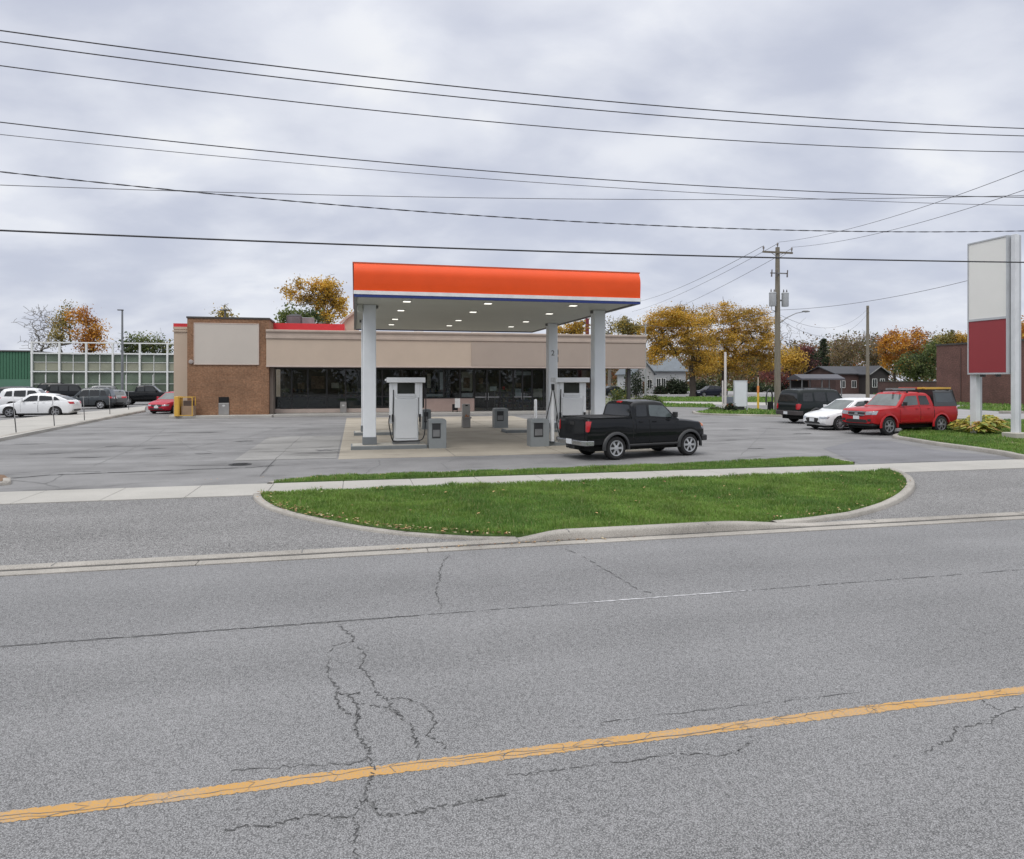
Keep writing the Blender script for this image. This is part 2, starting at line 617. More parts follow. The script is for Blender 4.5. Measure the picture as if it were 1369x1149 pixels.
p_.inputs['Roughness'].default_value = 0.8
ml = MB()
r_ = random.Random(3)
s_list = np.concatenate([np.arange(-60, -7, .5), np.arange(-7, 9, .018), np.arange(9, 90, .5)])
vs, fs = [], []
for i, s in enumerate(s_list):
    e = lambda: r_.gauss(0, 1) * 0.0042
    vs += [ST(s, 4.247 + e(), 0.002), ST(s, 4.355 + e(), 0.002)]
    if i:
        fs.append((2 * i - 2, 2 * i, 2 * i + 1, 2 * i - 1))
ml.add(vs, fs, 0)
for sd_ in range(3):
    pts = [ST(s, 4.30 + 0.03 * math.sin(s * 1.7 + sd_) + r_.uniform(-.012, .012)) for s in np.arange(-8 + sd_ * 4.2, -8 + sd_ * 4.2 + 6.5, 0.12)]
    ribbon(ml, pts, .005, 0.004, 1, 0.006, 2, sd_)
for k in range(60):
    s0 = r_.uniform(-5, 8)
    t0 = 4.24
    pts = [ST(s0 + r_.uniform(-.03, .03) * j, t0 + j * 0.032) for j in range(5)]
    ribbon(ml, pts, .0035, 0.004, 1, 0.004, 2, k)
ml.build('road_marking', [YEL, CRACK_SOFT])['kind'] = 'structure'

# ---- lot, aprons, pavement
sheet('parking_lot', [ST(-90, T_KERB), ST(150, T_KERB), ST(150, 60), ST(-90, 60)], 0.0, ASPH_LOT)
lotc = MB()


def ZA(l):
    return [G(x / 2.976, 580 + y / 2.976) for x, y in l]


for i, (pts, w) in enumerate([
    (ZA([(45, 178), (200, 165), (400, 158), (640, 148), (800, 142), (1000, 135), (1090, 128)]), .17),
    (ZA([(270, 152), (330, 150), (400, 152)]), .10),
    (ZA([(370, 130), (440, 100), (520, 65), (600, 20), (660, -20)]), .03),
    (ZA([(1035, 168), (1120, 80), (1200, 10)]), .05),
    (ZA([(35, 185), (150, 195), (240, 215)]), .07),
    (ZA([(250, 160), (210, 190), (170, 200)]), .03),
    (ZA([(280, 75), (380, 60), (500, 40)]), .04),
    (ZA([(700, 20), (760, 60), (860, 75), (980, 78), (1040, 100)]), .02),
    ([G(490, 633), G(497, 627), G(508, 622), G(505, 615)], .04),
    ([G(600, 628), G(590, 620), G(612, 614)], .03),
    ([G(250, 600), G(300, 590), G(330, 585), G(380, 570)], .04),
    ([G(820, 600), G(900, 600), G(1000, 590)], .03),
    ([G(960, 590), G(1040, 585), G(1140, 586)], .05),
    ([G(990, 610), G(1010, 590), G(1030, 570)], .03),
]):
    ribbon(lotc, pts, w, 0.004, 0, 0.03, 6, 100 + i)
for k_, (pts_, w_) in enumerate([(ZA([(45, 178), (200, 165), (400, 158), (640, 148), (800, 142), (1000, 135), (1090, 128)]), .07), (ZA([(1035, 168), (1120, 80), (1200, 10)]), .02)]):
    ribbon(lotc, pts_, w_, 0.0085, 1, 0.03, 8, 300 + k_, .1)
STAIN = mat("oil_stain", (0.115, 0.114, 0.115), .8, var=.5, vscale=2.2)


def stain(px, py, a, b, seed):
    r2 = random.Random(seed)
    c = G(px, py)
    pts = []
    for k in range(26):
        th = 2 * math.pi * k / 26
        q = r2.uniform(.55, 1.1) * (1 + .25 * math.sin(3 * th + seed))
        x, y = a * q * math.cos(th), b * q * math.sin(th)
        pts.append((c.x + x * UX - y * UY, c.y + x * UY + y * UX, .0105))
    lotc.add(pts, [tuple(range(26))], 2)


for k_, (px, py, a, b) in enumerate([(436, 602.5, .42, .30), (428, 606, .30, .12), (330, 590, .35, .18), (318, 590.5, .2, .1), (60, 607, .5, .14), (118, 612, .6, .12), (205, 600, .5, .12), (150, 597, .35, .1), (1010, 600, .4, .15), (985, 575, .5, .25), (1075, 580, .5, .3), (40, 594, .7, .1), (270, 607, .3, .1)]):
    stain(px, py, a, b, k_ + 1)
structure(lotc.build('parking_lot', [CRACK_SOFT, CRACK, STAIN]))
sheet('parking_lot', [(-140, 40), (-24, 46), (-22, 52), (-30, 92), (-140, 70)], 0.0045, ASPH_LOT)

left_out = [G(338, 663.5), G(341, 671), G(356, 681), G(374, 687.3), G(393, 692.6), G(425, 699.5), G(460, 706.5), G(500, 712.5), G(544, 717.6), G(600, 721.5), G(648, 723.5), G(690, 723)]
right_out = [G(1040, 703.5), G(1085, 699.6), G(1115, 696), G(1147, 691.5), G(1184, 681), G(1206, 671), G(1217, 663), G(1223.5, 654), G(1222, 646), G(1213, 639), G(1197, 632.5)]
a0 = to_st(left_out[0])
sheet('driveway', [ST(-90, T_KERB), ST(to_st(left_out[-1])[0], T_KERB)] + left_out[::-1] + [ST(a0[0], T_SW0), ST(-90, T_SW0)], 0.004, ASPH_APRON)
b0 = to_st(right_out[-1])
sheet('driveway', right_out + [ST(b0[0], T_SW0), ST(90, T_SW0), ST(90, T_KERB), ST(to_st(right_out[0])[0], T_KERB)], 0.004, ASPH_APRON)
# fresher asphalt near the right entrance
sheet('parking_lot', [G(1150, 621), G(1370, 613), G(1330, 610), G(1250, 602), G(1191, 590), G(1150, 588), G(1100, 600)], 0.006, ASPH_NEW)

sw = MB()
s0 = -70.0
joints = []
while s0 < 70:
    s1 = s0 + 1.55
    sw.prism([ST(s0 + .006, T_SW0)[:2], ST(s1 - .006, T_SW0)[:2], ST(s1 - .006, T_SW1)[:2], ST(s0 + .006, T_SW1)[:2]], -0.02, 0.022)
    s0 = s1
structure(sw.build('pavement', CONC, bevel=0.006))
swb = sheet('pavement', [ST(-70, T_SW0 + .01), ST(70, T_SW0 + .01), ST(70, T_SW1 - .01), ST(-70, T_SW1 - .01)], 0.006, CRACK_SOFT)

# ---- gutter pan and road kerb
gp = MB()
s0 = -80.0
while s0 < 90:
    s1 = s0 + 3.0
    gp.prism([ST(s0 + .004, T_GUT)[:2], ST(s1 - .004, T_GUT)[:2], ST(s1 - .004, T_PAN - .012)[:2], ST(s0 + .004, T_PAN - .012)[:2]], -0.02, 0.014)
    s0 = s1
structure(gp.build('gutter', CONC_K, bevel=0.004))


def kerb_h(s):
    f = lambda a, b, x: max(0, min(1, (x - a) / (b - a)))
    sm = lambda x: x * x * (3 - 2 * x)
    return 0.04 + 0.105 * sm(f(2.2, 3.1, s)) * (1 - sm(f(5.6, 7.4, s)))


kb = MB()
ss = list(np.arange(-80, 0, 1.5)) + list(np.arange(0, 10, 0.15)) + list(np.arange(10, 91, 1.5))
prof = [(T_PAN, -0.02, 0), (T_PAN + .01, .72, 1), (T_PAN + .035, .95, 1), (T_PAN + .06, 1.0, 1), (T_KERB - .02, 1.0, 1), (T_KERB, .9, 1), (T_KERB, -0.02, 0)]
vs, fs = [], []
np_ = len(prof)
for i, s in enumerate(ss):
    h = kerb_h(s)
    for (t, k, on) in prof:
        vs.append(ST(s, t, h * k if on else -0.02))
    if i:
        for k in range(np_ - 1):
            fs.append(((i - 1) * np_ + k, i * np_ + k, i * np_ + k + 1, (i - 1) * np_ + k + 1))
kb.add(vs, fs, 0)
for s in list(np.arange(-80, 90, 3.05)) + [3.12]:          # joints
    h = kerb_h(s)
    kb.box(-.008, .008, -.004, .1, 0, .1, 1) if False else None
    kb.add([ST(s - .007, T_PAN - .003, 0.0), ST(s + .007, T_PAN - .003, 0.0), ST(s + .007, T_PAN + .03, h * .98 + .003), ST(s - .007, T_PAN + .03, h * .98 + .003),
            ST(s + .007, T_KERB, h + .004), ST(s - .007, T_KERB, h + .004)], [(0, 1, 2, 3), (3, 2, 4, 5)], 1)
structure(kb.build('kerb', [CONC_K, CRACK_SOFT], smooth=50))
# dark seam between pan and kerb
sm_ = MB()
ribbon(sm_, [ST(-80, T_PAN - .004), ST(90, T_PAN - .004)], .045, 0.017, 0, 0.004, 300, 9)
structure(sm_.build('gutter', CRACK))


def kerb_line(pts, w, hs, side, name='kerb', m=None):
    """kerb of width w running along pts; side=+1 puts the body to the left of the direction"""
    P = [Vector((p[0], p[1])) for p in pts]
    Q = []
    for i in range(len(P) - 1):
        for k in range(4):
            f = k / 4
            a = P[max(i - 1, 0)]; b = P[i]; c = P[i + 1]; d = P[min(i + 2, len(P) - 1)]
            Q.append(0.5 * ((2 * b) + (c - a) * f + (2 * a - 5 * b + 4 * c - d) * f * f + (3 * b - a - 3 * c + d) * f ** 3))
    Q.append(P[-1])
    n = len(Q)
    mb = MB()
    vs, fs = [], []
    pr = [(0, 0), (.06, .8), (.16, 1), (.88, 1), (1, .9), (1, -.2)]
    for i, p in enumerate(Q):
        d = (Q[min(i + 1, n - 1)] - Q[max(i - 1, 0)]).normalized()
        nr = Vector((-d.y, d.x)) * side
        h = hs[0] + (hs[1] - hs[0]) * i / (n - 1)
        for (a, b) in pr:
            q = p + nr * a * w
            vs.append((q.x, q.y, max(-.01, b * h) if a < 1 or b > 0 else -0.02))
        if i:
            k0, k1 = (i - 1) * len(pr), i * len(pr)
            for k in range(len(pr) - 1):
                f = (k0 + k, k1 + k, k1 + k + 1, k0 + k + 1)
                fs.append(f if side > 0 else f[::-1])
    mb.add(vs, fs, 0)
    return structure(mb.build(name, m or CONC_K, smooth=50))


kerb_line(left_out, .15, (.06, .038), 1)
kerb_line(right_out, .17, (.06, .12), 1)
strip_back = [G(357, 648.2), G(364, 646), G(385, 643), G(460, 637.6), G(600, 633), G(760, 628), G(920, 622), G(1054, 615), G(1105, 613.5), G(1143, 620)]
kerb_line(strip_back, .12, (.05, .05), -1)

# ---- grass
GR1 = mat("grass_ground", (0.07, 0.12, 0.028), 0.95, var=0.35, vscale=6)
BL = [mat("grass_blade_a", (0.112, 0.215, 0.038), 0.6, var=0.25, vscale=1.2, trans=0.3),
      mat("grass_blade_b", (0.175, 0.285, 0.052), 0.6, var=0.25, vscale=1.2, trans=0.3),
      mat("grass_blade_c", (0.27, 0.29, 0.105), 0.6, var=0.25, vscale=1.2, trans=0.3)]


def in_poly(P, xs, ys):
    ins = np.zeros(len(xs), bool)
    n = len(P)
    for i in range(n):
        x0, y0 = P[i][0], P[i][1]
        x1, y1 = P[(i + 1) % n][0], P[(i + 1) % n][1]
        if abs(y1 - y0) < 1e-12:
            continue
        c = ((y0 > ys) != (y1 > ys)) & (xs < (x1 - x0) * (ys - y0) / (y1 - y0) + x0)
        ins ^= c
    return ins


def grass(poly, z, density, h, w, seed, base=True, inset=0.0):
    if base:
        mb = MB()
        mb.prism([(p[0], p[1]) for p in poly], -0.03, z)
        structure(mb.build('lawn', GR1))
    rs = np.random.RandomState(seed)
    xs = np.array([p[0] for p in poly]); ys = np.array([p[1] for p in poly])
    area = 0.5 * abs(sum(xs[i] * ys[(i + 1) % len(xs)] - xs[(i + 1) % len(xs)] * ys[i] for i in range(len(xs))))
    bb = (xs.max() - xs.min()) * (ys.max() - ys.min())
    n = int(area * density * bb / max(area, 1e-6))
    X = rs.uniform(xs.min(), xs.max(), n); Y = rs.uniform(ys.min(), ys.max(), n)
    k = in_poly(poly, X, Y)
    X, Y = X[k], Y[k]
    n = len(X)
    # tussocks: slow height variation
    hv = 0.75 + 0.35 * np.sin(X * 2.1 + 1.3 * np.sin(Y * 1.7)) * np.sin(Y * 2.9 + X) + 0.25 * rs.rand(n)
    tf = rs.rand(n)
    big = np.sin(X * 5.3 + 2.1 * np.sin(Y * 3.7 + .5)) * np.sin(Y * 6.1 + 1.9 * np.sin(X * 2.9))
    H = h * np.clip(hv + np.where(big > .55, .55, 0) * tf, 0.4, 1.9)
    a = rs.uniform(0, 2 * math.pi, n); ln = rs.uniform(0.1, 0.75, n) * H; b = rs.uniform(0, 2 * math.pi, n)
    dx, dy = np.cos(a) * w / 2, np.sin(a) * w / 2
    V = np.zeros((n, 5, 3))
    V[:, 0] = np.stack([X - dx, Y - dy, np.full(n, z - .005)], 1)
    V[:, 1] = np.stack([X + dx, Y + dy, np.full(n, z - .005)], 1)
    mx, my = np.cos(b) * ln * .35, np.sin(b) * ln * .35
    V[:, 2] = np.stack([X + mx + dx * .8, Y + my + dy * .8, z + H * .6], 1)
    V[:, 3] = np.stack([X + mx - dx * .8, Y + my - dy * .8, z + H * .6], 1)
    V[:, 4] = np.stack([X + np.cos(b) * ln, Y + np.sin(b) * ln, z + H * .95], 1)
    me = bpy.data.meshes.new('grass')
    me.vertices.add(n * 5)
    me.vertices.foreach_set('co', V.reshape(-1))
    base_i = (np.arange(n) * 5)[:, None]
    loops = np.concatenate([base_i + np.array([0, 1, 2, 3]), base_i + np.array([3, 2, 4])], 1).reshape(-1)
    me.loops.add(n * 7)
    me.loops.foreach_set('vertex_index', loops.astype(np.int32))
    me.polygons.add(n * 2)
    st = np.stack([np.arange(n) * 7, np.arange(n) * 7 + 4], 1).reshape(-1)
    me.polygons.foreach_set('loop_start', st.astype(np.int32))
    for m in BL:
        me.materials.append(m)
    cl = np.sin(X * 1.1 + 2 * np.sin(Y * .9)) + .9 * np.sin(X * 4.1 + 2.3 * np.sin(Y * 3.3)) * np.sin(Y * 4.7) + rs.normal(0, .7, n)
    mi = np.where(rs.rand(n) < .09, 2, np.where(cl > 0, 1, 0))
    me.polygons.foreach_set('material_index', np.repeat(mi, 2).astype(np.int32))
    me.update(calc_edges=True)
    me.validate()
    o = bpy.data.objects.new('grass', me)
    col.objects.link(o)
    o['kind'] = 'stuff'
    return o


def inset_poly(pts, d):
    """shrink a polygon by moving points towards the centroid side normal"""
    n = len(pts)
    a = sum(pts[i][0] * pts[(i + 1) % n][1] - pts[(i + 1) % n][0] * pts[i][1] for i in range(n))
    s = 1 if a > 0 else -1
    out = []
    for i in range(n):
        p0, p1, p2 = Vector(pts[i - 1][:2]), Vector(pts[i][:2]), Vector(pts[(i + 1) % n][:2])
        d1 = (p1 - p0).normalized(); d2 = (p2 - p1).normalized()
        nr = (Vector((-d1.y, d1.x)) + Vector((-d2.y, d2.x))) * s
        nr = nr.normalized() if nr.length > 1e-6 else Vector((0, 0))
        out.append(p1 + nr * d)
    return out


sL, sR = to_st(left_out[0])[0], to_st(right_out[-1])[0]
isl = left_out + [ST(to_st(left_out[-1])[0] + .1, T_KERB), ST(to_st(right_out[0])[0] - .1, T_KERB)] + right_out + [ST(sR - .1, T_SW0), ST(sL + .1, T_SW0)]
isl_in = inset_poly(left_out, 0)  # placeholder of the same length
isl_poly = []
for i, p in enumerate(left_out):
    d = (Vector(left_out[min(i + 1, len(left_out) - 1)][:2]) - Vector(left_out[max(i - 1, 0)][:2])).normalized()
    isl_poly.append(Vector(p[:2]) + Vector((-d.y, d.x)) * .15)
isl_poly = isl_poly[:-1] + [ST(to_st(left_out[-1])[0] + .35, T_KERB + .0)[:2], ST(to_st(right_out[0])[0] - .35, T_KERB)[:2]]
rp = []
for i, p in enumerate(right_out):
    d = (Vector(right_out[min(i + 1, len(right_out) - 1)][:2]) - Vector(right_out[max(i - 1, 0)][:2])).normalized()
    rp.append(Vector(p[:2]) + Vector((-d.y, d.x)) * .17)
isl_poly += rp + [ST(to_st(rp[-1].to_3d())[0] - .05, T_SW0 - .02)[:2], ST(to_st(isl_poly[0].to_3d())[0] + .05, T_SW0 - .02)[:2]]
grass(isl_poly, 0.06, 2300, 0.085, 0.011, 1)
stp = []
for i, p in enumerate(strip_back):
    d = (Vector(strip_back[min(i + 1, len(strip_back) - 1)][:2]) - Vector(strip_back[max(i - 1, 0)][:2])).normalized()
    stp.append(Vector(p[:2]) - Vector((-d.y, d.x)) * .12)
stp = stp[1:-1] + [ST(to_st(strip_back[-1])[0] - .3, T_SW1 + .02)[:2], ST(to_st(strip_back[0])[0] + .1, T_SW1 + .02)[:2]]
grass(stp, 0.045, 1700, 0.07, 0.014, 2)

# ---- right lawn round the tall sign
rk = [G(1370, 616), G(1352, 612.5), G(1338, 609), G(1300, 603), G(1250, 596), G(1215, 590), G(1193, 586)]
kerb_line([rk[6] + Vector((.9, 1.3, 0)), rk[6]] + rk[:6][::-1] + [G(1400, 622)], .24, (.11, .15), 1)
rl = [G(1420, 626), G(1370, 614.5, .0), G(1338, 606.5), G(1300, 600.5), G(1250, 593.5), G(1200, 585.5), G(1205, 580), G(1235, 573), G(1290, 566), G(1369, 564.5), G(1430, 565)]
grass(rl, 0.10, 420, 0.10, 0.026, 3)
mulch = mat("bed_mulch", (0.12, 0.075, 0.045), 0.95, var=0.4, vscale=8, bump=.8, bscale=30)
mb = MB()
c0 = G(1306, 581)
mb.lathe([(1.5, .09), (1.3, .13), (0.0, .15)], 20)
o = mb.build('ground', mulch, loc=(c0.x, c0.y, 0))
o.scale = (1, 0.8, 1)
structure(o)
# bare earth patch
mb = MB()
mb.lathe([(1.0, .095), (.8, .118), (0, .125)], 18)
c1 = G(1366, 597)
o = mb.build('ground', mat("bare_earth", (0.26, 0.20, 0.14), .95, var=.3, vscale=5, bump=.6), loc=(c1.x, c1.y, 0))
structure(o)

# ---- concrete pad under the canopy, tinted panel beside it
padL0, padL1 = G(451.7, 614.5), G(466.5, 556)
s_l = to_st(padL0)[0]
pad = MB()
t0_, t1_ = to_st(padL0)[1], to_st(G(640, 557))[1]
nS, nT = 3, 5
for i in range(nS):
    for j in range(nT):
        a, b = s_l + (10.7 * i) / nS, s_l + (10.7 * (i + 1)) / nS
        c, d = t0_ + (t1_ - t0_) * j / nT, t0_ + (t1_ - t0_) * (j + 1) / nT
        e = .012
        pad.prism([ST(a + e, c + e)[:2], ST(b - e, c + e)[:2], ST(b - e, d - e)[:2], ST(a + e, d - e)[:2]], -.02, .010)
structure(pad.build('forecourt_pad', CONC_PAD, bevel=.004))
sheet('parking_lot', [ST(s_l - 3.0, t0_ + .3), ST(s_l - .05, t0_ + .3), ST(s_l - .05, t0_ + 9), ST(s_l - 3.0, t0_ + 9)], 0.0075, asphalt_mat("lot_asphalt_panel", (0.265, 0.26, 0.25), grain=.2, streak=.12, patch=.14, blotch=.55))

# ---- pavement and kerb at the left dividing the two lots
dv = [G(-60, 601), G(0, 589), G(100, 569.5), G(195, 551)]
dvt = [G(195, 543, .13), G(0, 562, .13), G(-60, 568, .13)]
mb = MB()
mb.prism([(p[0], p[1]) for p in [G(-60, 598, .13), G(0, 586, .13), G(100, 566.5, .13), G(193, 548.5, .13)] + dvt], -.03, .125)
structure(mb.build('pavement', CONC))
kerb_line(dv, .3, (.14, .14), 1)
# kerb tip with dirt at the left edge
kt = [G(-40, 657), G(0, 650), G(14, 648), G(15, 643)]
kerb_line(kt, .16, (.08, .08), 1)
sheet('ground', [G(-40, 652), G(0, 646.5), G(13, 643.5), G(6, 638), G(-40, 634)], .05, mat("dirt_patch", (0.16, 0.10, 0.06), .95, var=.35, vscale=6, bump=.5))

# ---- far right: streets, verges and paths
sheet('street', [G(1040, 536), G(1250, 557), G(1369, 566), G(1600, 575), G(1600, 546), G(1369, 541.5), G(1262, 539), G(1255, 531), G(1100, 525), G(1040, 525)], .004, ASPH_PALE)
sheet('street', [G(800, 531.8), G(1042, 531.8), G(1120, 531), G(1120, 523.2), G(800, 523.2)], .004, ASPH_PALE)
for k, (poly, ss_) in enumerate([([G(866, 536.6), G(1042, 538.5), G(1042, 531.9), G(866, 531.9)], 11),
                                ([G(880, 544), G(958, 545.5), G(952, 541.4), G(874, 540.6)], 12),
                                ([G(930, 553.5), G(950, 555), G(1048, 556), G(1048, 551), G(1010, 549.2), G(960, 548)], 13),
                                ([G(1278, 547), G(1369, 552), G(1500, 557), G(1500, 552), G(1369, 546.5), G(1285, 544)], 14),
                                ([G(1262, 541), G(1369, 546), G(1369, 542), G(1262, 538.8)], 15),
                                ([G(800, 523.2), G(1120, 523.2), G(1120, 518), G(800, 518)], 16),
                                ([G(1100, 524.8), G(1255, 530.5), G(1255, 524), G(1100, 520)], 17),
                                ([G(-60, 541), G(8, 541), G(8, 536), G(-60, 536)], 18)]):
    grass(poly, .05, 18 if k != 2 else 70, .16, .10, ss_)
kerb_line([G(925, 551.5), G(940, 555), G(1048, 557.5)], .22, (.12, .12), 1)
sheet('path', [G(866, 540.4), G(952, 541.3), G(1042, 542.5), G(1042, 538.6), G(866, 536.7)], .006, CONC)

# ---- fallen leaves along the kerbs and on the lawn
LEAF = [mat("dead_leaf_brown", (0.20, 0.105, 0.05), .8, var=.3, vscale=4), mat("dead_leaf_tan", (0.42, 0.26, 0.12), .8, var=.3, vscale=4),
        mat("dead_leaf_pale", (0.5, 0.42, 0.26), .8, var=.3, vscale=4)]
lv = MB()
r_ = random.Random(11)


def leaf_at(x, y, z, s):
    a = r_.uniform(0, 6.28)
    ca, sa = math.cos(a), math.sin(a)
    tl = r_.uniform(-.5, .5)
    q = [(-1, 0), (-.3, -.5), (.5, -.45), (1, 0), (.5, .45), (-.3, .5)]
    lv.add([(x + (u * ca - v * sa) * s, y + (u * sa + v * ca) * s, z + (u * tl * .5 + abs(v) * .5) * s) for u, v in q], [tuple(range(6))], r_.choice([0, 0, 1, 1, 2]))


for i in range(230):
    k = r_.randrange(len(left_out) - 1)
    f = r_.random()
    p = left_out[k].lerp(left_out[k + 1], f)
    d = (left_out[k + 1] - left_out[k]).normalized()
    off = abs(r_.gauss(.19, .10))
    q = p + Vector((-d.y, d.x, 0)) * off
    leaf_at(q.x, q.y, .10, r_.uniform(.02, .042))
for i in range(60):
    k = r_.randrange(len(right_out) - 1)
    p = right_out[k].lerp(right_out[k + 1], r_.random())
    d = (right_out[k + 1] - right_out[k]).normalized()
    q = p + Vector((-d.y, d.x, 0)) * abs(r_.gauss(.22, .08))
    leaf_at(q.x, q.y, .13, r_.uniform(.02, .035))
cand = 0
while cand < 70:
    x, y = r_.uniform(-7, 9), r_.uniform(9, 18)
    if in_poly(isl_poly, np.array([x]), np.array([y]))[0]:
        leaf_at(x, y, .155, r_.uniform(.02, .045))
        cand += 1
for i in range(50):
    s = r_.uniform(0.5, 4.2)
    p = ST(s, T_PAN - abs(r_.gauss(.03, .04)))
    leaf_at(p.x, p.y, .024, r_.uniform(.015, .03))
for i in range(60):
    p = ST(r_.uniform(-4, 8), T_SW1 + abs(r_.gauss(.2, .25)))
    leaf_at(p.x, p.y, .13, r_.uniform(.018, .03))
lo = lv.build('fallen_leaves', LEAF)
lo['kind'] = 'stuff'

# ---- drain cover in the lot
dcv = G(321, 621.3)
dr = empty('drain_cover', (dcv.x, dcv.y, 0.004), TH, "round dark iron drain cover set in the left side of the lot", "drain cover")
IRON = mat("cast_iron", (0.05, 0.05, 0.052), .6, .6, var=.3, vscale=12, bump=.6, bscale=50)
mb = MB()
mb.lathe([(.31, 0), (.31, .008), (.27, .010), (.26, .004), (0, .004)], 28)
mb.build('frame', IRON, dr)
mb = MB()
mb.lathe([(.25, .004), (.25, .009), (0, .009)], 28)
for k in range(-4, 5):
    mb.box(-.2, .2, k * .045 - .008, k * .045 + .008, .0095, .0125)
mb.build('lid', IRON, dr)

# ================================================================== STORE
S0 = A(250.3, 508, F * 2.25 / 47.5)
S0.z = 0.0


def su(px, v=0.0):
    """distance along the store front at pixel column px, on the plane set back by v"""
    k = (px - CX) / F
    x0, y0 = S0.x - v * UY, S0.y + v * UX
    return (k * y0 - x0) / (UX - k * UY)


def sz(px, py, v=0.0):
    u = su(px, v)
    Y = S0.y + u * UY + v * UX
    return HC - (py - YH) * Y / F


BRICK = brick_mat("brown_brick", (0.21, 0.10, 0.050), (0.26, 0.137, 0.074), (0.23, 0.16, 0.11))
STUCCO = mat("beige_stucco", (0.49, 0.40, 0.32), .9, var=.05, vscale=.6, bump=.15, bscale=60)
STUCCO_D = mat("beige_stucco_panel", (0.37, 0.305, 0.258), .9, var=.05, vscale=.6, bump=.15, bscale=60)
CORN = mat("cornice_paint", (0.42, 0.345, 0.29), .75, var=.10, vscale=1.2)
TRIM = mat("pale_trim", (0.50, 0.415, 0.365), .7, var=.08)
PANELW = mat("blank_sign_panel", (0.50, 0.455, 0.405), .55, var=.04, vscale=.5)
COPING = mat("dark_coping", (0.07, 0.065, 0.06), .5, .4, var=.2)
RED = mat("red_band", (0.56, 0.028, 0.035), .45, var=.08)
BLKF = mat("black_frame", (0.018, 0.018, 0.02), .35, var=.2)
BLKP = mat("black_panel", (0.013, 0.013, 0.016), .3, var=.2)
PINK = mat("low_wall_stucco", (0.44, 0.33, 0.29), .9, var=.08, bump=.2, bscale=50)
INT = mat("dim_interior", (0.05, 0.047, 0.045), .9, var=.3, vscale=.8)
INTF = mat("interior_floor", (0.16, 0.155, 0.15), .5, var=.1)
GLASS = glass_mat("store_glass", (0.9, 0.95, 0.96), .84)
ROOF = mat("roof_gravel", (0.24, 0.23, 0.22), .95, var=.2)
WHITE = mat("white_metal", (0.68, 0.70, 0.71), .4, var=.05, vscale=.8)

store = empty('convenience_store', (S0.x, S0.y, 0), TH, "long low beige store with brown brick corner tower and black framed shopfront", "store")
VW = 1.8                                        # set-back of the shopfront under the fascia
u_b1 = su(359.4)
zt_b = sz(300, 424.5)
# brick tower
mb = MB()
mb.box(0, u_b1, 0, 3.2, 0.15, zt_b - .1)
mb.build('brick_tower', BRICK, store)
mb = MB()
mb.box(-.05, u_b1 + .06, -.05, 3.25, zt_b - .1, zt_b + .02)
mb.build('coping', COPING, store, bevel=.01)
pu0, pu1 = su(259, -.06), su(346.4, -.06)
pz0, pz1 = sz(300, 488, -.06), sz(300, 432.3, -.06)
mb = MB()
mb.box(pu0 + .05, pu1 - .05, -.065, -.002, pz0 + .05, pz1 - .05)
sgp = mb.build('sign_panel', PANELW, store)
mb = MB()
for (a, b, c, d) in ((pu0, pu1, pz0, pz0 + .055), (pu0, pu1, pz1 - .055, pz1), (pu0, pu0 + .055, pz0 + .056, pz1 - .056), (pu1 - .055, pu1, pz0 + .056, pz1 - .056)):
    mb.box(a, b, -.085, -.003, c, d)
mb.build('frame', TRIM, sgp, bevel=.008)
mb = MB()
mb.lathe([(.0, -.14), (.12, -.12), (.15, -.04), (.15, -.001)], 14, axis='y', at=(su(255.5), 0, sz(255.5, 484)))
mb.build('wall_light', mat("frosted_lamp", (0.35, 0.31, 0.29), .4), store, smooth=40)
# left wing, set back
uw = su(232.3, 1.6)
zw = sz(240, 438, 1.6)
mb = MB()
mb.box(uw, -.002, 1.6, 14, .1, zw)
mb.box(uw - .06, -.004, 1.52, 14.05, zw - .28, zw - .2, 0)
mb.box(uw - .03, -.004, 1.56, 14.02, zw - .12, zw + .04, 0)
mb.build('side_wall', STUCCO, store)
mb = MB()
mb.box(uw - .02, -.006, 1.58, 8, zw + .041, sz(240, 432.6, 1.58))
mb.build('red_band', RED, store)
# main volume
uE = su(863, -.12)
uR = su(810, VW)                                # right end wall of the enclosed part
uD = su(567, VW)
zf0, zf1 = sz(358, 490.8, -.12), sz(358, 440.8, -.12)
mb = MB()
mb.box(u_b1 + .002, uE - .25, VW + .35, 14, zf1 - .55, zf1 - .35)
mb.build('roof', ROOF, store)
mb = MB()
mb.box(0.05, uR, 13.8, 14, .1, zf1 - .56)        # back wall
mb.box(uR - .2, uR, VW + .06, 13.79, .1, zf1 - .56)   # end wall
mb.box(0.02, .22, 3.21, 13.79, .1, zf1 - .56)
mb.build('wall', [STUCCO], store)
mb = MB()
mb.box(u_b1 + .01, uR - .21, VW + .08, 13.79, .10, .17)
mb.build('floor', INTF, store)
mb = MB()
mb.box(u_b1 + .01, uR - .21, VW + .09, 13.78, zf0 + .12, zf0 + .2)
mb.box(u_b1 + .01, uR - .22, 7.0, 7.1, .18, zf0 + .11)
mb.build('interior_partition', INT, store)
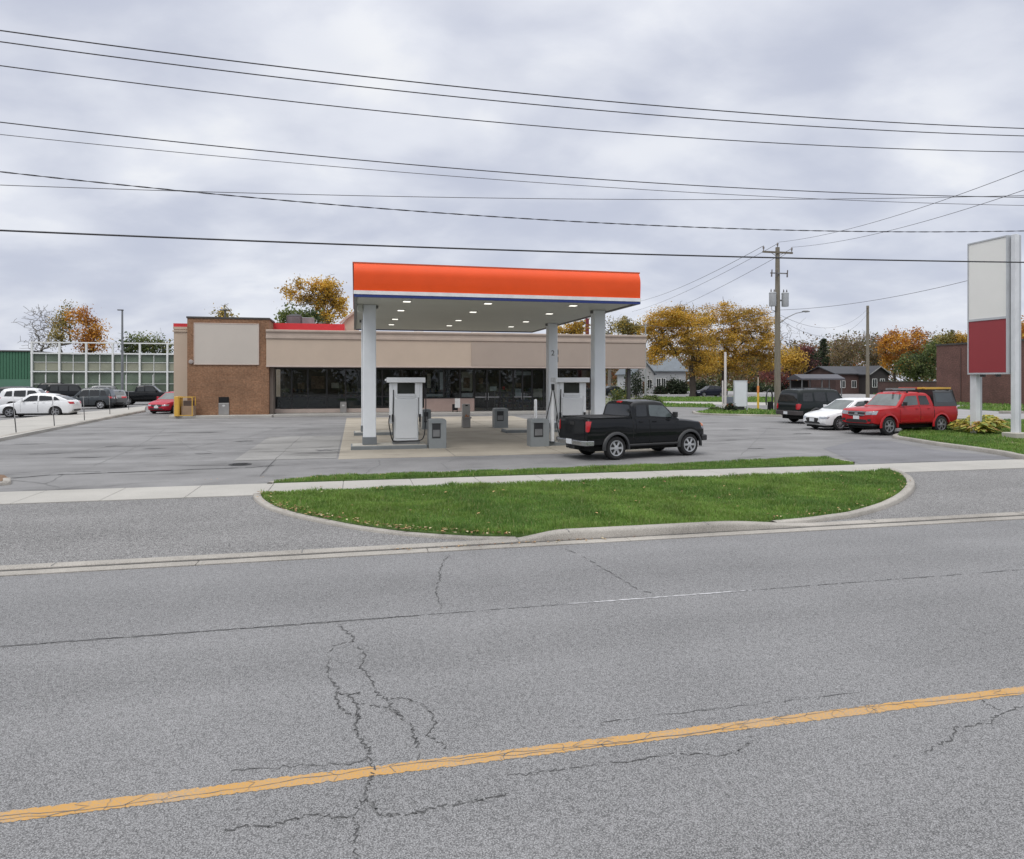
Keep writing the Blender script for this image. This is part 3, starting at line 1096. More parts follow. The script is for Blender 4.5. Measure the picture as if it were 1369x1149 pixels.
# fascia
uS = su(630, -.12)
uL = su(356, -.12)
mb = MB()
mb.box(uL, uE, -.12, VW + .3, zf0 + .10, zf1 - .22)
mb.box(u_b1 + .05, uE - .05, VW + .31, 5.5, zf1 - .6, zf1 - .23)
fas = mb.build('fascia', STUCCO, store)
mb = MB()
mb.box(uS, uE - .01, -.16, -.121, zf0 + .12, zf1 - .66)
mb.build('fascia_panel', STUCCO_D, fas)
mb = MB()
mb.box(uL - .01, uE + .01, -.15, VW + .32, zf0, zf0 + .098)
mb.build('trim', TRIM, store, bevel=.01)
mb = MB()
e0, e1 = uL - .02, uE + .02
mb.sweep_x([(-.125, zf1 - .62), (-.20, zf1 - .56), (-.20, zf1 - .42), (-.165, zf1 - .40), (-.165, zf1 - .24), (-.26, zf1 - .12), (-.26, zf1 - .02), (-.22, zf1), (VW, zf1), (VW, zf1 - .215), (-.12, zf1 - .219), (-.119, zf1 - .62)], e0, e1)
mb.box(uE - .05, uE + .16, -.20, 6, zf1 - .5, zf1 - .002) if False else None
mb.build('cornice', CORN, store, smooth=30)
# set-back red band above
ub0, ub1 = su(359.5, 2.6), su(460.5, 2.6)
mb = MB()
mb.box(ub0 + .05, ub1, 2.6, 9, zf1 - .3, sz(400, 432.6, 2.6))
mb.build('red_band', RED, store)
mb = MB()
ga = su(457, 6.5); gb = su(480, 6.5)
mb.prism([(ga, 6.5), (gb + 9, 6.5), (gb + 9, 8.5), (ga, 8.5)], zf1 - .4, zf1 + .1)
z1_ = sz(457, 433, 6.5); z2_ = sz(480, 412, 6.5)
mb.add([(ga, 6.49, zf1 - .3), (gb, 6.49, zf1 - .3), (gb, 6.49, z2_), (ga, 6.49, z1_), (ga, 9, zf1 - .3), (gb, 9, zf1 - .3), (gb, 9, z2_), (ga, 9, z1_)],
       [(0, 1, 2, 3), (3, 2, 6, 7), (0, 3, 7, 4), (1, 5, 6, 2), (5, 4, 7, 6)])
mb.build('gable', STUCCO, store)
mb = MB()
mb.bar((ga - .15, 6.4, z1_ + .02), (gb + .1, 6.4, z2_ + .04), .25, .14)
mb.build('gable', CORN, store)
# shopfront
zhead = zf0 - .06
mb = MB()
mb.box(u_b1 + .003, uR, VW - .05, VW + .3, zhead, zf0 - .004)
mb.build('header', BLKF, store)
mb = MB()
mb.box(u_b1 + .003, su(368, VW), .5, VW + .05, .15, zhead - .002)
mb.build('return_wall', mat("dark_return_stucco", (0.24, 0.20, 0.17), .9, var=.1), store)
mb = MB()
mb.box(u_b1 + .004, uD - .02, VW - .16, VW + .1, .15, sz(450, 546.5, VW) )
mb.build('sill', TRIM, store, bevel=.015)


def bay(x0, x1, zb, transom=None, door=False, poster=None):
    """one framed shopfront bay between pixel columns"""
    a, b = su(x0, VW), su(x1, VW)
    f = .045
    mb = MB()
    zt = zhead - .004
    mb.box(a, a + f, VW - .03, VW + .05, zb, zt)
    mb.box(b - f, b, VW - .03, VW + .05, zb, zt)
    mb.box(a + f + .001, b - f - .001, VW - .028, VW + .048, zt - .06, zt)
    mb.box(a + f + .001, b - f - .001, VW - .028, VW + .048, zb, zb + .06)
    if transom:
        mb.box(a + f + .001, b - f - .001, VW - .028, VW + .048, transom - .035, transom + .035)
    w = mb.build('door' if door else 'window', BLKF, store)
    mb = MB()
    mb.box(a + f - .005, b - f + .005, VW + .005, VW + .014, zb + .055, zt - .055)
    mb.build('pane', GLASS, w)
    if transom and not door:
        mb = MB()
        mb.box(a + f, b - f, VW + .016, VW + .03, zb + .05, transom)
        mb.build('lower_panel', BLKP, w)
    if door:
        mb = MB()
        c = b - f - .05 if door == 'l' else a + f + .05
        mb.tube([(c, VW - .08, .95), (c, VW - .08, 1.45)], .015)
        mb.bar((a + f, VW - .06, 1.15), (b - f, VW - .06, 1.15), .03, .05)
        mb.build('handle', mat("brushed_steel", (0.45, 0.45, 0.46), .35, .9), w)
    return w


zsill = sz(450, 546, VW)
ztr = sz(420, 531, VW)
for a, b in ((368, 390), (390, 411.5), (411.5, 437), (437, 462), (462, 484), (484, 511), (511, 538), (538, 566.5)):
    bay(a, b, zsill, ztr)
zpw = sz(600, 533, VW)
mb = MB()
mb.box(uD, su(634, VW), VW - .08, VW + .12, .15, zpw - .004)
mb.build('low_wall', PINK, store, bevel=.01)
for a, b in ((567, 593.5), (593.5, 615), (615, 633.5)):
    bay(a, b, zpw)
ztop = sz(650, 501, VW)
for a, b, k in ((634.5, 651), (651, 668)) and ((634.5, 651, 'l'), (651, 668, 'r')):
    bay(a, b, .16, None, k)
bay(668.5, 686, .2, None)
for a, b, k in ((686.5, 698.5, 'l'), (698.5, 711, 'r')):
    bay(a, b, .16, None, k)
for a, b in ((711.5, 727), (727, 748), (748, 772), (772, 790), (790, 809)):
    bay(a, b, .2, None)
# end post under the overhanging fascia
mb = MB()
up = su(840.5, .4)
mb.box(up - .11, up + .11, .3, .52, .15, zf0 - .003)
mb.build('post', mat("dark_post", (0.05, 0.05, 0.05), .5), store)
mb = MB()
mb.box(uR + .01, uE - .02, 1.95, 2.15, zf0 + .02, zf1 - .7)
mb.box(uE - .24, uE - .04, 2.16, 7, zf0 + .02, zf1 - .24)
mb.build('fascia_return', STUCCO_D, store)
# raised walk
mb = MB()
mb.box(su(225, -1.1), su(363, -1.1), -1.0, .5, -.05, .148)
mb.box(su(363, -1.1) + .01, uE + .6, -.35, VW + .05, -.05, .146)
mb.box(su(216, -1.1), -.01, .51, 1.62, -.05, .144)
wk = mb.build('pavement', CONC, loc=(S0.x, S0.y, 0), rz=TH, bevel=.02)
wk['kind'] = 'structure'
# posters and notices on the glass, plus strips that paint a reflection
PAPER = [mat("poster_and_reflection_cream", (0.42, 0.38, 0.30), .8, var=.15, vscale=4), mat("poster_and_reflection_white", (0.5, 0.5, 0.48), .8, var=.1), mat("poster_brown", (0.20, 0.13, 0.08), .8, var=.6, vscale=7),
         mat("sign_red", (0.5, 0.03, 0.03), .5)]


def poster(x0, x1, y0, y1, m, v=VW + .03):
    mb = MB()
    mb.box(su(x0, v), su(x1, v), v, v + .006, sz(x0, y1, v), sz(x0, y0, v))
    return mb.build('poster', m, store)


poster(617, 631.5, 497.5, 523, PAPER[0]); poster(619.5, 628, 505, 519, PAPER[2], VW + .022); poster(617, 631.5, 526, 531, PAPER[1])
poster(571, 576, 500, 519, PAPER[0]); poster(588, 592.5, 498, 521, PAPER[1]); poster(569, 592, 527, 530.5, PAPER[1])  # pale strips painting a white frame's reflection in the glass
poster(672, 675, 517, 521.5, PAPER[3]); poster(690, 697, 512, 518, PAPER[2]); poster(689, 697, 520, 530, PAPER[1]); poster(713, 725, 520, 531, PAPER[0])
poster(398, 407, 512, 520, PAPER[2]); poster(443, 453, 512, 519, PAPER[0]); poster(416, 434, 503, 520, PAPER[2])
poster(690, 711, 497, 502, PAPER[1]); poster(756, 764, 500, 512, PAPER[2]); poster(640, 646, 506, 514, PAPER[2]); poster(655, 664, 517, 523, PAPER[1])

# shelves and lit ceiling panels inside
SHELF = mat("shelf_metal", (0.25, 0.25, 0.25), .5)
GOODS = [mat("goods_" + n, c, .6, var=.3, vscale=6) for n, c in (("red", (.14, .05, .04)), ("cream", (.32, .29, .24)), ("blue", (.06, .08, .14)), ("green", (.07, .11, .06)), ("yellow", (.26, .2, .08)))]


def W(u, v, z=0.0):
    return (S0.x + u * UX - v * UY, S0.y + u * UY + v * UX, z)


shelf_lab = ["goods shelf behind the leftmost dark shop window beside the brick tower", "goods shelf behind the shop windows right of the grey bin",
             "goods shelf behind the windows just left of the pale poster", "goods shelf seen through the glass between the two pairs of doors",
             "goods shelf seen through the right pair of shop doors", "goods shelf behind the glass near the right end of the store"]
r_ = random.Random(21)
for i, px in enumerate((395, 470, 585, 677, 705, 775)):
    u = su(px, 4.4)
    sh = empty('goods_shelf', W(u, 4.4, .171), TH, shelf_lab[i], "shelf", "goods shelves inside the store")
    mb = MB()
    for z in (.1, .5, .9, 1.3):
        mb.box(-.9, .9, -.22, .22, z, z + .03)
    mb.box(-.93, -.901, -.25, .25, 0, 1.6)
    mb.box(.901, .93, -.25, .25, 0, 1.6)
    mb.build('frame', SHELF, sh)
    mb = MB()
    for z in (.131, .531, .931, 1.331):
        x = -.87
        while x < .8:
            w = r_.uniform(.07, .16)
            mb.box(x, x + w, -.2, .1, z, z + r_.uniform(.12, .28), r_.randrange(5))
            x += w + .015
    mb.build('goods', GOODS, sh)
LIT = mat("lit_panel", (.8, .8, .75), .5, emit=(1, .95, .82), estr=9.0)
mb = MB()
lampz = zf0 + .09
for i, px in enumerate((402, 430, 520, 640, 697, 750)):
    u = su(px, 5.2)
    li = mb = MB()
    mb.box(-.5, .5, -.14, .14, -.02, .02)
    o = mb.build('ceiling_lamp', LIT, loc=W(u, 5.2, lampz), rz=TH)
    tag(o, ["lit ceiling lamp seen in the leftmost dark window bays", "second lit ceiling lamp from the brick tower inside the store", "lit ceiling lamp inside the store behind the left fuel pump",
            "lit ceiling lamp inside behind the left pair of doors", "lit ceiling lamp inside behind the right pair of doors", "lit ceiling lamp inside near the right end of the store"][i], "ceiling lamp", "ceiling lamps inside the store")

# roof things
hv = A(401, 432, 1)
GREYM = mat("galvanised_grey", (0.23, 0.235, 0.24), .5, .5, var=.2)
DGREY = mat("dark_unit_grey", (0.10, 0.10, 0.105), .6, .3, var=.2)
vh = 4.5
ua, ub = su(383, vh), su(419, vh)
zr = sz(400, 434, vh)
hvac = empty('air_conditioner', W(ua, vh, zr - .6), TH, "grey rooftop air conditioner above the red band below the yellow tree", "air conditioner")
w = ub - ua
hh = sz(400, 422, vh) - zr + .6
mb = MB()
mb.box(0, w * .55, 0, 1.5, 0, hh)
mb.build('housing', DGREY, hvac, bevel=.03)
mb = MB()
mb.box(w * .551, w, .1, 1.4, 0, hh - .12)
mb.build('housing', GREYM, hvac, bevel=.03)
mb = MB()
for k in range(7):
    mb.box(.12, w * .5, -.02, -.001, .65 + k * .07, .69 + k * .07)
mb.build('grille', GREYM, hvac)
mb = MB()
mb.lathe([(.4, hh + .001), (.42, hh + .12), (.3, hh + .14), (0, hh + .14)], 18, at=(w * .28, .75, 0))
mb.build('fan', GREYM, hvac, smooth=40)
for px0, px1, py0, py1, v, lab in ((632, 663, 441.5, 446, 7, "low white rooftop box showing just under the canopy"), (555, 566, 441, 444, 6.6, "small pale rooftop box just under the canopy ceiling")):
    uu, u2 = su(px0, v), su(px1, v)
    z0, z1 = sz(px0, py1, v) - .5, sz(px0, py0, v)
    ob = empty('roof_vent', W(uu, v, z0), TH, lab, "roof vent")
    mb = MB()
    mb.box(0, u2 - uu, 0, .8, 0, z1 - z0 - .05)
    mb.build('housing', WHITE, ob)
    mb = MB()
    mb.box(-.04, u2 - uu + .04, -.04, .84, z1 - z0 - .049, z1 - z0)
    mb.build('lid', WHITE, ob, bevel=.01)
# tower-top light pole behind the brick tower
for px, pyt, v, lab in ((281.5, 413, 9, "thin dark double headed lamp post rising behind the brick tower"),):
    u = su(px, v)
    zt = sz(px, pyt, v)
    lp = empty('lamp_post', W(u, v + 6, 0), TH, lab, "lamp post")
    mb = MB()
    mb.tube([(0, 0, 0), (0, 0, zt + .45)], .07)
    mb.build('pole', DGREY, lp)
    for s in (-1, 1):
        mb = MB()
        mb.box(min(0, s * .42), max(0, s * .42), -.12, .12, zt + .451, zt + .54)
        mb.build('lamp_head', DGREY, lp, bevel=.02)

# ------------------------------------------------------------------ things before the store
STEEL = mat("bin_steel", (0.33, 0.32, 0.31), .45, .6, var=.1)
BLK = mat("black_plastic", (0.012, 0.012, 0.013), .6, var=.2, spec=.25)
GREYP = mat("cabinet_grey", (0.235, 0.255, 0.262), .5, var=.07, vscale=1.5)
DPAN = mat("dark_panel", (0.035, 0.037, 0.04), .35, var=.2)
PAPERW = mat("notice_white", (0.55, 0.55, 0.54), .7, var=.1)


def bin_steel(px, py, h, w, lab, lidh, lidm):
    p = G(px, py, .146)
    b = empty('litter_bin', (p.x, p.y, .148), TH, lab, "litter bin")
    mb = MB()
    mb.box(-w / 2, w / 2, -w / 2, w / 2, 0, h - lidh)
    mb.build('body', STEEL, b, bevel=.025)
    mb = MB()
    mb.box(-w / 2 + .01, w / 2 - .01, -w / 2 + .01, w / 2 - .01, h - lidh + .002, h)
    mb.box(-w / 2 + .08, w / 2 - .08, -w / 2 - .004, -w / 2 + .012, h - lidh + .06, h - .06, 0)
    mb.build('lid', lidm, b, bevel=.02)
    mb = MB()
    mb.prism([(.09 * math.cos(k * math.pi / 8), .06 * math.sin(k * math.pi / 8)) for k in range(16)], 0, .006)
    o = mb.build('notice', PAPERW, b)
    o.rotation_euler = (R(90), 0, 0)
    o.location = (0, -w / 2 - .001, h - lidh - .17)
    return b


bin_steel(300.3, 554.8, 1.15, .64, "steel litter bin with black top against the brick tower", .38, BLK)
bin_steel(459, 552, .74, .43, "small plain grey bin against the dark shop window", .07, STEEL)

YELM = mat("yellow_paint", (0.62, 0.37, 0.06), .45, var=.1)
BOXC = mat("brown_box", (0.30, 0.21, 0.14), .85, var=.2)
p0 = G(231.5, 557, .146)
cage = empty('bottle_cage', (p0.x, p0.y, .148), TH, "yellow framed gas bottle cage at the left corner of the store", "cage")
wc = 24 * p0.y / F
hc = 26 * p0.y / F
mb = MB()
f = .045
for x in (0.3, wc - f):
    for y in (0, .9):
        mb.box(x, x + f, y, y + f, 0, hc)
for z in (0.03, hc - f):
    mb.box(.3, wc, -.002, f - .003, z, z + f - .002)
    mb.box(.3, wc, .9 + .003, .9 + f + .002, z, z + f - .002)
    mb.box(.302, .3 + f - .002, f, .9, z + .002, z + f - .004)
    mb.box(wc - f + .002, wc - .002, f, .9, z + .002, z + f - .004)
mb.build('frame', YELM, cage)
mb = MB()
mb.box(0.06, .29, -.03, .93, 0, hc + .02)
mb.build('side_panel', YELM, cage, bevel=.02)
bp = empty('cardboard_box', W(0, 0), TH, "brown box inside the yellow bottle cage", "box")
bp.location = cage.matrix_basis @ Vector((.42, .15, .04)) if False else (p0.x + (.42) * UX - .2 * UY, p0.y + .42 * UY + .2 * UX, .15)
mb = MB()
mb.box(0, .72, 0, .6, 0, .62)
mb.build('body', BOXC, bp, bevel=.01)
mb = MB()
mb.box(.1, .62, .05, .55, .621, .95)
mb.build('lid', mat("dark_box", (0.10, 0.07, 0.055), .85), bp, bevel=.01)

# small stand by the doors
p0 = G(610, 551, .15)
st_ = empty('display_stand', (p0.x, p0.y, .148), TH, "small black and white display stand left of the shop doors", "stand")
mb = MB()
mb.box(-.28, .1, -.12, .12, .12, .55)
for x in (-.24, .06):
    mb.box(x - .02, x + .02, -.1, .1, 0, .118)
mb.build('body', BLK, st_, bevel=.02)
mb = MB()
mb.box(-.12, .25, -.15, -.122, .3, .95)
mb.build('board', PAPERW, st_)

# ================================================================== CANOPY
zc0, zc1 = 4.96, 6.06
CA = A(473, 508, F * (zc0 - HC) / 111.0)
CA.z = 0


def cu(px, t=0.0):
    k = (px - CX) / F
    x0, y0 = CA.x - t * UY, CA.y + t * UX
    return (k * y0 - x0) / (UX - k * UY)


def CW(u, t, z=0.0):
    return Vector((CA.x + u * UX - t * UY, CA.y + u * UY + t * UX, z))


def c_local(p):
    d = Vector((p.x - CA.x, p.y - CA.y))
    return d.x * UX + d.y * UY, -d.x * UY + d.y * UX


CWID, CDEP = cu(856), 14.5
ORANGE = mat("orange_fascia", (0.78, 0.085, 0.014), .4, var=.07, vscale=.7, coat=.12, spec=.25)
ORANGE_D = mat("orange_edge", (0.50, 0.075, 0.02), .5, var=.1)
BLUE = mat("blue_stripe", (0.016, 0.035, 0.17), .4)
WSTR = mat("white_stripe", (0.72, 0.72, 0.72), .4)
CEIL = mat("canopy_ceiling", (0.49, 0.50, 0.445), .55, var=.06, vscale=.7)
CGREY = mat("canopy_grey", (0.16, 0.16, 0.155), .5, var=.1)
COLW = mat("column_white", (0.70, 0.73, 0.755), .45, var=.04, vscale=1.2)
COLB = mat("column_base_grey", (0.15, 0.165, 0.175), .7, var=.1)
can = empty('fuel_canopy', (CA.x, CA.y, 0), TH, "flat fuel canopy with bulging orange fascia on white columns", "canopy")
# ceiling deck: slats running along the front
mb = MB()
k = 0
y = .12
while y < CDEP - .15:
    mb.box(.1, CWID - .1, y, y + .293, zc0 + .045, zc0 + .075)
    y += .30
mb.box(.1, CWID - .1, .12, CDEP - .12, zc0 + .076, zc0 + .2)
mb.build('ceiling', CEIL, can, bevel=.006)
mb = MB()
mb.box(.11, CWID - .11, .13, CDEP - .13, zc0 + .21, zc1 - .15)
mb.build('roof', CGREY, can)


def bulge(sgn):
    h = zc1 - .05 - (zc0 + .20)
    pts = []
    for k in range(15):
        f = k / 14
        z = zc0 + .20 + h * f
        # straight, gently leaning face that rolls back at the top
        d = 0.025 * math.sin(math.pi * min(1, f * .9)) - 0.13 * max(0, (f - .60) / .40) ** 2
        pts.append((d, z))
    return pts


bl = bulge(1)
fr = MB()
fr.sweep_x([(-d, z) for d, z in bl] + [(.3, zc1 - .05), (.3, zc0 + .2)], .0, CWID)
f1 = fr.build('fascia', ORANGE, can, smooth=25)
bk = MB()
bk.sweep_x([(CDEP + d, z) for d, z in bl] + [(CDEP - .3, zc1 - .05), (CDEP - .3, zc0 + .2)], .0, CWID)
bk.build('fascia', ORANGE, can, smooth=25)
for x0, x1 in ((0.0, .1), (CWID - .1, CWID)):
    sd2 = MB()
    sd2.box(x0 + .003, x1 - .003, .31, CDEP - .31, zc0 + .2, zc1 - .06)
    sd2.build('fascia', mat("side_fascia_grey", (0.30, 0.30, 0.31), .5), can)
mb = MB()
mb.box(-.04, CWID + .04, .12, .34, zc1 - .049, zc1 + .0)
mb.box(-.04, CWID + .04, CDEP - .34, CDEP - .12, zc1 - .049, zc1)
mb.box(-.04, .12, .341, CDEP - .341, zc1 - .05, zc1 - .002)
mb.box(CWID - .12, CWID + .04, .341, CDEP - .341, zc1 - .05, zc1 - .002)
mb.build('edge_cap', ORANGE_D, can)
for nm, a, b, m, e in (('white_stripe', zc0 + .085, zc0 + .199, WSTR, .012), ('blue_stripe', zc0, zc0 + .084, BLUE, .0)):
    MB().box(-e, CWID + e, -.02 - e, .11, a, b).build(nm, m, can)
    MB().box(-e, CWID + e, CDEP - .11, CDEP + .02 + e, a, b).build(nm, m, can)
for x in (0, CWID - .095):
    MB().box(x, x + .095, .112, CDEP - .112, zc0 + .001, zc0 + .198).build('gutter', CGREY, can)
# columns
T1, T2 = 2.75, 8.9
uc0 = cu(494.0, T1)
uc1 = cu(799.5, T1)
for (u, t, nm) in ((uc0, T1, 0), (uc1, T1, 1), (uc0, T2, 2), (uc1 - .02, T2, 3)):
    mb = MB()
    mb.box(u - .22, u + .22, t - .22, t + .22, .15, zc0 + .044)
    c = mb.build('column', COLW, can, bevel=.03)
    mb = MB()
    mb.box(u - .245, u + .245, t - .245, t + .245, .15, .42)
    mb.build('column_base', COLB, c, bevel=.02)
    mb = MB()
    mb.box(u - .30, u + .30, t - .05, t + .05, zc0 - .07, zc0 + .03)
    mb.build('bracket', CGREY, c)
mb = MB()
mb.box(.12, uc0 - .24, T1 - .3, T1 + .3, zc0 - .22, zc0 + .04)
mb.build('beam', CEIL, can, bevel=.01)
# ceiling lights
lit = mat("canopy_light", (.9, .9, .85), .4, emit=(1, .97, .88), estr=1.3)
lrim = mat("light_rim", (.5, .5, .48), .5)
LY = [(544, 403), (537.3, 415), (530.7, 426.7), (526, 434)]
rowt = []
for px, py in LY:
    Y = F * (zc0 - HC + .03) / (YH - py)
    rowt.append(c_local(Vector(((px - CX) * Y / F, Y, 0)))[1])
for t in rowt:
    for px0 in (544, 653.7, 768):
        Y0 = F * (zc0 - HC + .03) / (YH - {544: 403, 653.7: 405, 768: 408}[px0])
        u = c_local(Vector(((px0 - CX) * Y0 / F, Y0, 0)))[0]
        mb = MB()
        mb.box(u - .15, u + .15, t - .15, t + .15, zc0 + .02, zc0 + .043)
        l = mb.build('ceiling_light', lrim, can, bevel=.008)
        mb = MB()
        mb.box(u - .115, u + .115, t - .115, t + .115, zc0 + .004, zc0 + .0195)
        mb.build('lens', lit, l)
# number on the back right column
digit = bpy.data.curves.new('number', 'FONT')
digit.body = '2'
digit.size = .34
digit.extrude = .002
_tmp = bpy.data.objects.new('number_curve', digit)
dmesh = bpy.data.meshes.new_from_object(_tmp)
bpy.data.objects.remove(_tmp)
dmesh.materials.clear()
dmesh.materials.append(DPAN)
dm = bpy.data.objects.new('number', dmesh)
col.objects.link(dm)
dm.parent = can
dm.rotation_euler = (R(90), 0, 0)
dm.location = (uc1 - .12, T2 - .224, sz(735, 476) * 0 + 2.4 + (508 - 475) / 920 * 31.2)

# ------------------------------------------------------------------ islands, pumps, cabinets, bollards
ISL = mat("island_concrete", (0.42, 0.40, 0.35), .85, var=.1, vscale=2, bump=.2)
ISLF = mat("island_kerb_grey", (0.17, 0.185, 0.19), .7, var=.15, vscale=2)


def island(u0, u1, t, lab, d=1.1):
    p = CW(u0, t - d / 2)
    o = empty('pump_island', (p.x, p.y, 0.0), TH, lab, "pump island", "raised pump islands under the canopy")
    mb = MB()
    mb.box(0, u1 - u0, 0, d, -.02, .135)
    mb.build('kerb', ISLF, o, bevel=.02)
    mb = MB()
    mb.box(.05, u1 - u0 - .05, .05, d - .05, .1355, .15)
    mb.build('top', ISL, o)
    return o


ui0, ui1 = cu(469, T1 - .5), cu(575, T1 - .5)
island(ui0, ui1 - .1, T1, "grey edged pump island under the front left white column")
uj0, uj1 = cu(734, T1 - .5), uc1 + .6
island(uj0, uj1, T1, "grey edged pump island under the front right column by the black pickup")
island(cu(473, T2 - .4), cu(560, T2 - .4), T2, "grey edged pump island behind the left fuel pump")
island(cu(676, T2 - .4), uc1 + .5, T2, "grey edged pump island under the column numbered 2")

PW = mat("pump_white", (0.76, 0.78, 0.79), .4, var=.04, vscale=1)
PG = mat("pump_panel", (0.60, 0.62, 0.635), .45, var=.03)
PGL = mat("pump_screen", (0.03, 0.034, 0.03), .12, var=.3)
HOSE = mat("hose_black", (0.012, 0.012, 0.013), .45)


def pump(u, t, lab, sc=1.0):
    p = CW(u, t)
    o = empty('fuel_pump', (p.x, p.y, .15), TH, lab, "fuel pump", "fuel pumps under the canopy")
    mb = MB()
    mb.box(-.47, .47, -.26, .26, .0, .12)
    mb.build('base', GREYM, o, bevel=.01)
    mb = MB()
    mb.box(-.42, .42, -.24, .24, .121, 1.62)
    mb.build('cabinet', PW, o, bevel=.02)
    for sy in (-1, 1):
        mb = MB()
        mb.box(-.385, .385, sy * .255 - .014, sy * .255 + .014, .20, 1.58)
        mb.build('front_panel', PG, o, bevel=.012)
        mb = MB()
        mb.box(-.31, .31, sy * .235 - .02, sy * .235 + .02, 1.60, 1.76)
        mb.box(-.24, .24, sy * .26 - .006, sy * .26 + .006, 1.66, 1.70)
        mb.build('keypad', PG, o, bevel=.01)
        mb = MB()
        mb.box(-.29, .29, sy * .16 - .012, sy * .16 + .012, 1.77, 2.12)
        mb.build('screen', PGL, o)
    mb = MB()
    mb.box(-.34, .34, -.14, .14, 1.621, 2.13)
    mb.build('display_housing', DPAN, o)
    for s in (-1, 1):
        mb = MB()
        mb.box(s * .38 - .075, s * .38 + .075, -.2, .2, 1.6205, 2.14)
        mb.build('post', PW, o, bevel=.012)
        mb = MB()
        mb.box(s * .51 - .06, s * .51 + .06, -.17, .17, .72 if s < 0 else .95, 2.135)
        sp_ = mb.build('side_post', PW, o, bevel=.02)
        mb = MB()
        hp = [(s * .56, -.2, 1.02), (s * .60, -.24, .8), (s * .565, -.27, .5), (s * .50, -.285, .2), (s * .44, -.29, .10)]
        if s > 0:
            hp = [(.60, -.1, 2.02), (.68, -.12, 1.9), (.69, -.16, 1.3), (.66, -.22, .6), (.60, -.27, .25), (.47, -.29, .13), (.1, -.29, .115), (-.42, -.29, .11), (-.455, -.285, .3), (-.46, -.28, 1.2), (-.44, -.26, 1.9)]
        # smooth the hose
        q = []
        for i in range(len(hp) - 1):
            for k in range(4):
                f = k / 4
                a = Vector(hp[max(i - 1, 0)]); b = Vector(hp[i]); c = Vector(hp[i + 1]); d = Vector(hp[min(i + 2, len(hp) - 1)])
                q.append(0.5 * ((2 * b) + (c - a) * f + (2 * a - 5 * b + 4 * c - d) * f * f + (3 * b - a - 3 * c + d) * f ** 3))
        q.append(Vector(hp[-1]))
        mb.tube(q, .019, 8)
        mb.build('hose', HOSE, o, smooth=60)
        mb = MB()
        x = s * .47
        mb.box(x - .035, x + .035, -.33, -.255, .78, 1.05)
        mb.tube([(x, -.30, .80), (x, -.34, .72), (x, -.33, .58)], [.03, .025, .018], 8)
        mb.build('nozzle', HOSE, o, bevel=.01)
    mb = MB()
    mb.box(-.66, .66, -.34, .34, 2.15, 2.33)
    mb.box(-.73, -.661, -.05, .05, 2.2, 2.28)
    mb.build('pump_canopy', PW, o, bevel=.02)
    return o


pump(cu(542.5, T1), T1, "white fuel pump at the left standing before dark shop windows")
pump(cu(760, T1 + .25), T1 + .05, "white fuel pump behind the black pickup truck bed")


def payment_cabinet(px, py, w, h, lab, z=0.0):
    p = G(px, py, z)
    o = empty('payment_cabinet', (p.x, p.y, z), TH, lab, "cabinet", "grey payment cabinets at the pumps")
    mb = MB()
    r = .08
    pr = [(-w / 2, 0), (w / 2, 0), (w / 2, h - r)] + [(w / 2 - r + r * math.cos(a), h - r + r * math.sin(a)) for a in (R(30), R(60), R(90))] + [(-w / 2 + r - r * math.cos(a), h - r + r * math.sin(a)) for a in (R(90), R(60), R(30))] + [(-w / 2, h - r)]
    n = len(pr)
    vs = [(x, -.05, z_) for x, z_ in pr] + [(x, .5, z_) for x, z_ in pr]
    fs = [tuple(range(n)), tuple(range(2 * n - 1, n - 1, -1))] + [(i, n + i, n + (i + 1) % n, (i + 1) % n) for i in range(n)]
    mb.add(vs, fs)
    mb.build('body', GREYP, o, bevel=.012)
    mb = MB()
    x0, x1, z0, z1 = -.32 * w, .16 * w, .36 * h, .86 * h
    mb.box(x0, x1, -.062, -.0505, z0, z1)
    pn = mb.build('screen', DPAN, o)
    mb = MB()
    mb.box(x0 + .03, x1 - .03, -.068, -.0625, z0 + .05 * h, z0 + .28 * h)
    mb.build('keypad', GREYM, pn)
    mb = MB()
    mb.box(x0 - .02, x1 + .02, -.10, -.051, z1 + .001, z1 + .03)
    mb.build('hood', GREYP, o)
    return o


payment_cabinet(585, 600, .61, 1.03, "grey payment cabinet right of the left fuel pump")
payment_cabinet(721.5, 597.5, .70, 1.0, "grey payment cabinet just left of the black pickup tailgate")
payment_cabinet(670, 572.5, .70, .98, "grey payment cabinet standing alone in front of the shop doors")
payment_cabinet(570.5, 574.5, .42, .98, "grey payment cabinet half hidden behind the left fuel pump")

# squeegee bin
p0 = G(623, 572)
sqb = empty('forecourt_bin', (p0.x, p0.y, .01), TH, "pale slim forecourt bin with an orange squeegee tray", "bin")
mb = MB()
mb.box(-.2, .2, -.2, .2, 0, .45)
mb.build('base', STEEL, sqb, bevel=.02)
mb = MB()
mb.sweep_x([(-.19, .451), (.19, .451), (.13, 1.18), (-.13, 1.18)], -.19, .19)
mb.build('body', mat("bin_pale", (0.38, 0.37, 0.35), .6, var=.08), sqb, bevel=.02)
mb = MB()
mb.box(-.23, .23, -.30, -.2, .46, .54)
mb.build('tray', STEEL, sqb)
mb = MB()
mb.tube([(-.05, -.25, .54), (-.02, -.26, .66)], .03)
mb.tube([(.06, -.25, .54), (.07, -.26, .62)], .03)
mb.build('squeegee', mat("orange_plastic", (.6, .22, .05), .5), sqb)
mb = MB()
mb.box(-.06, .06, -.19, -.155, 1.08, 1.14)
mb.build('slot', BLK, sqb)

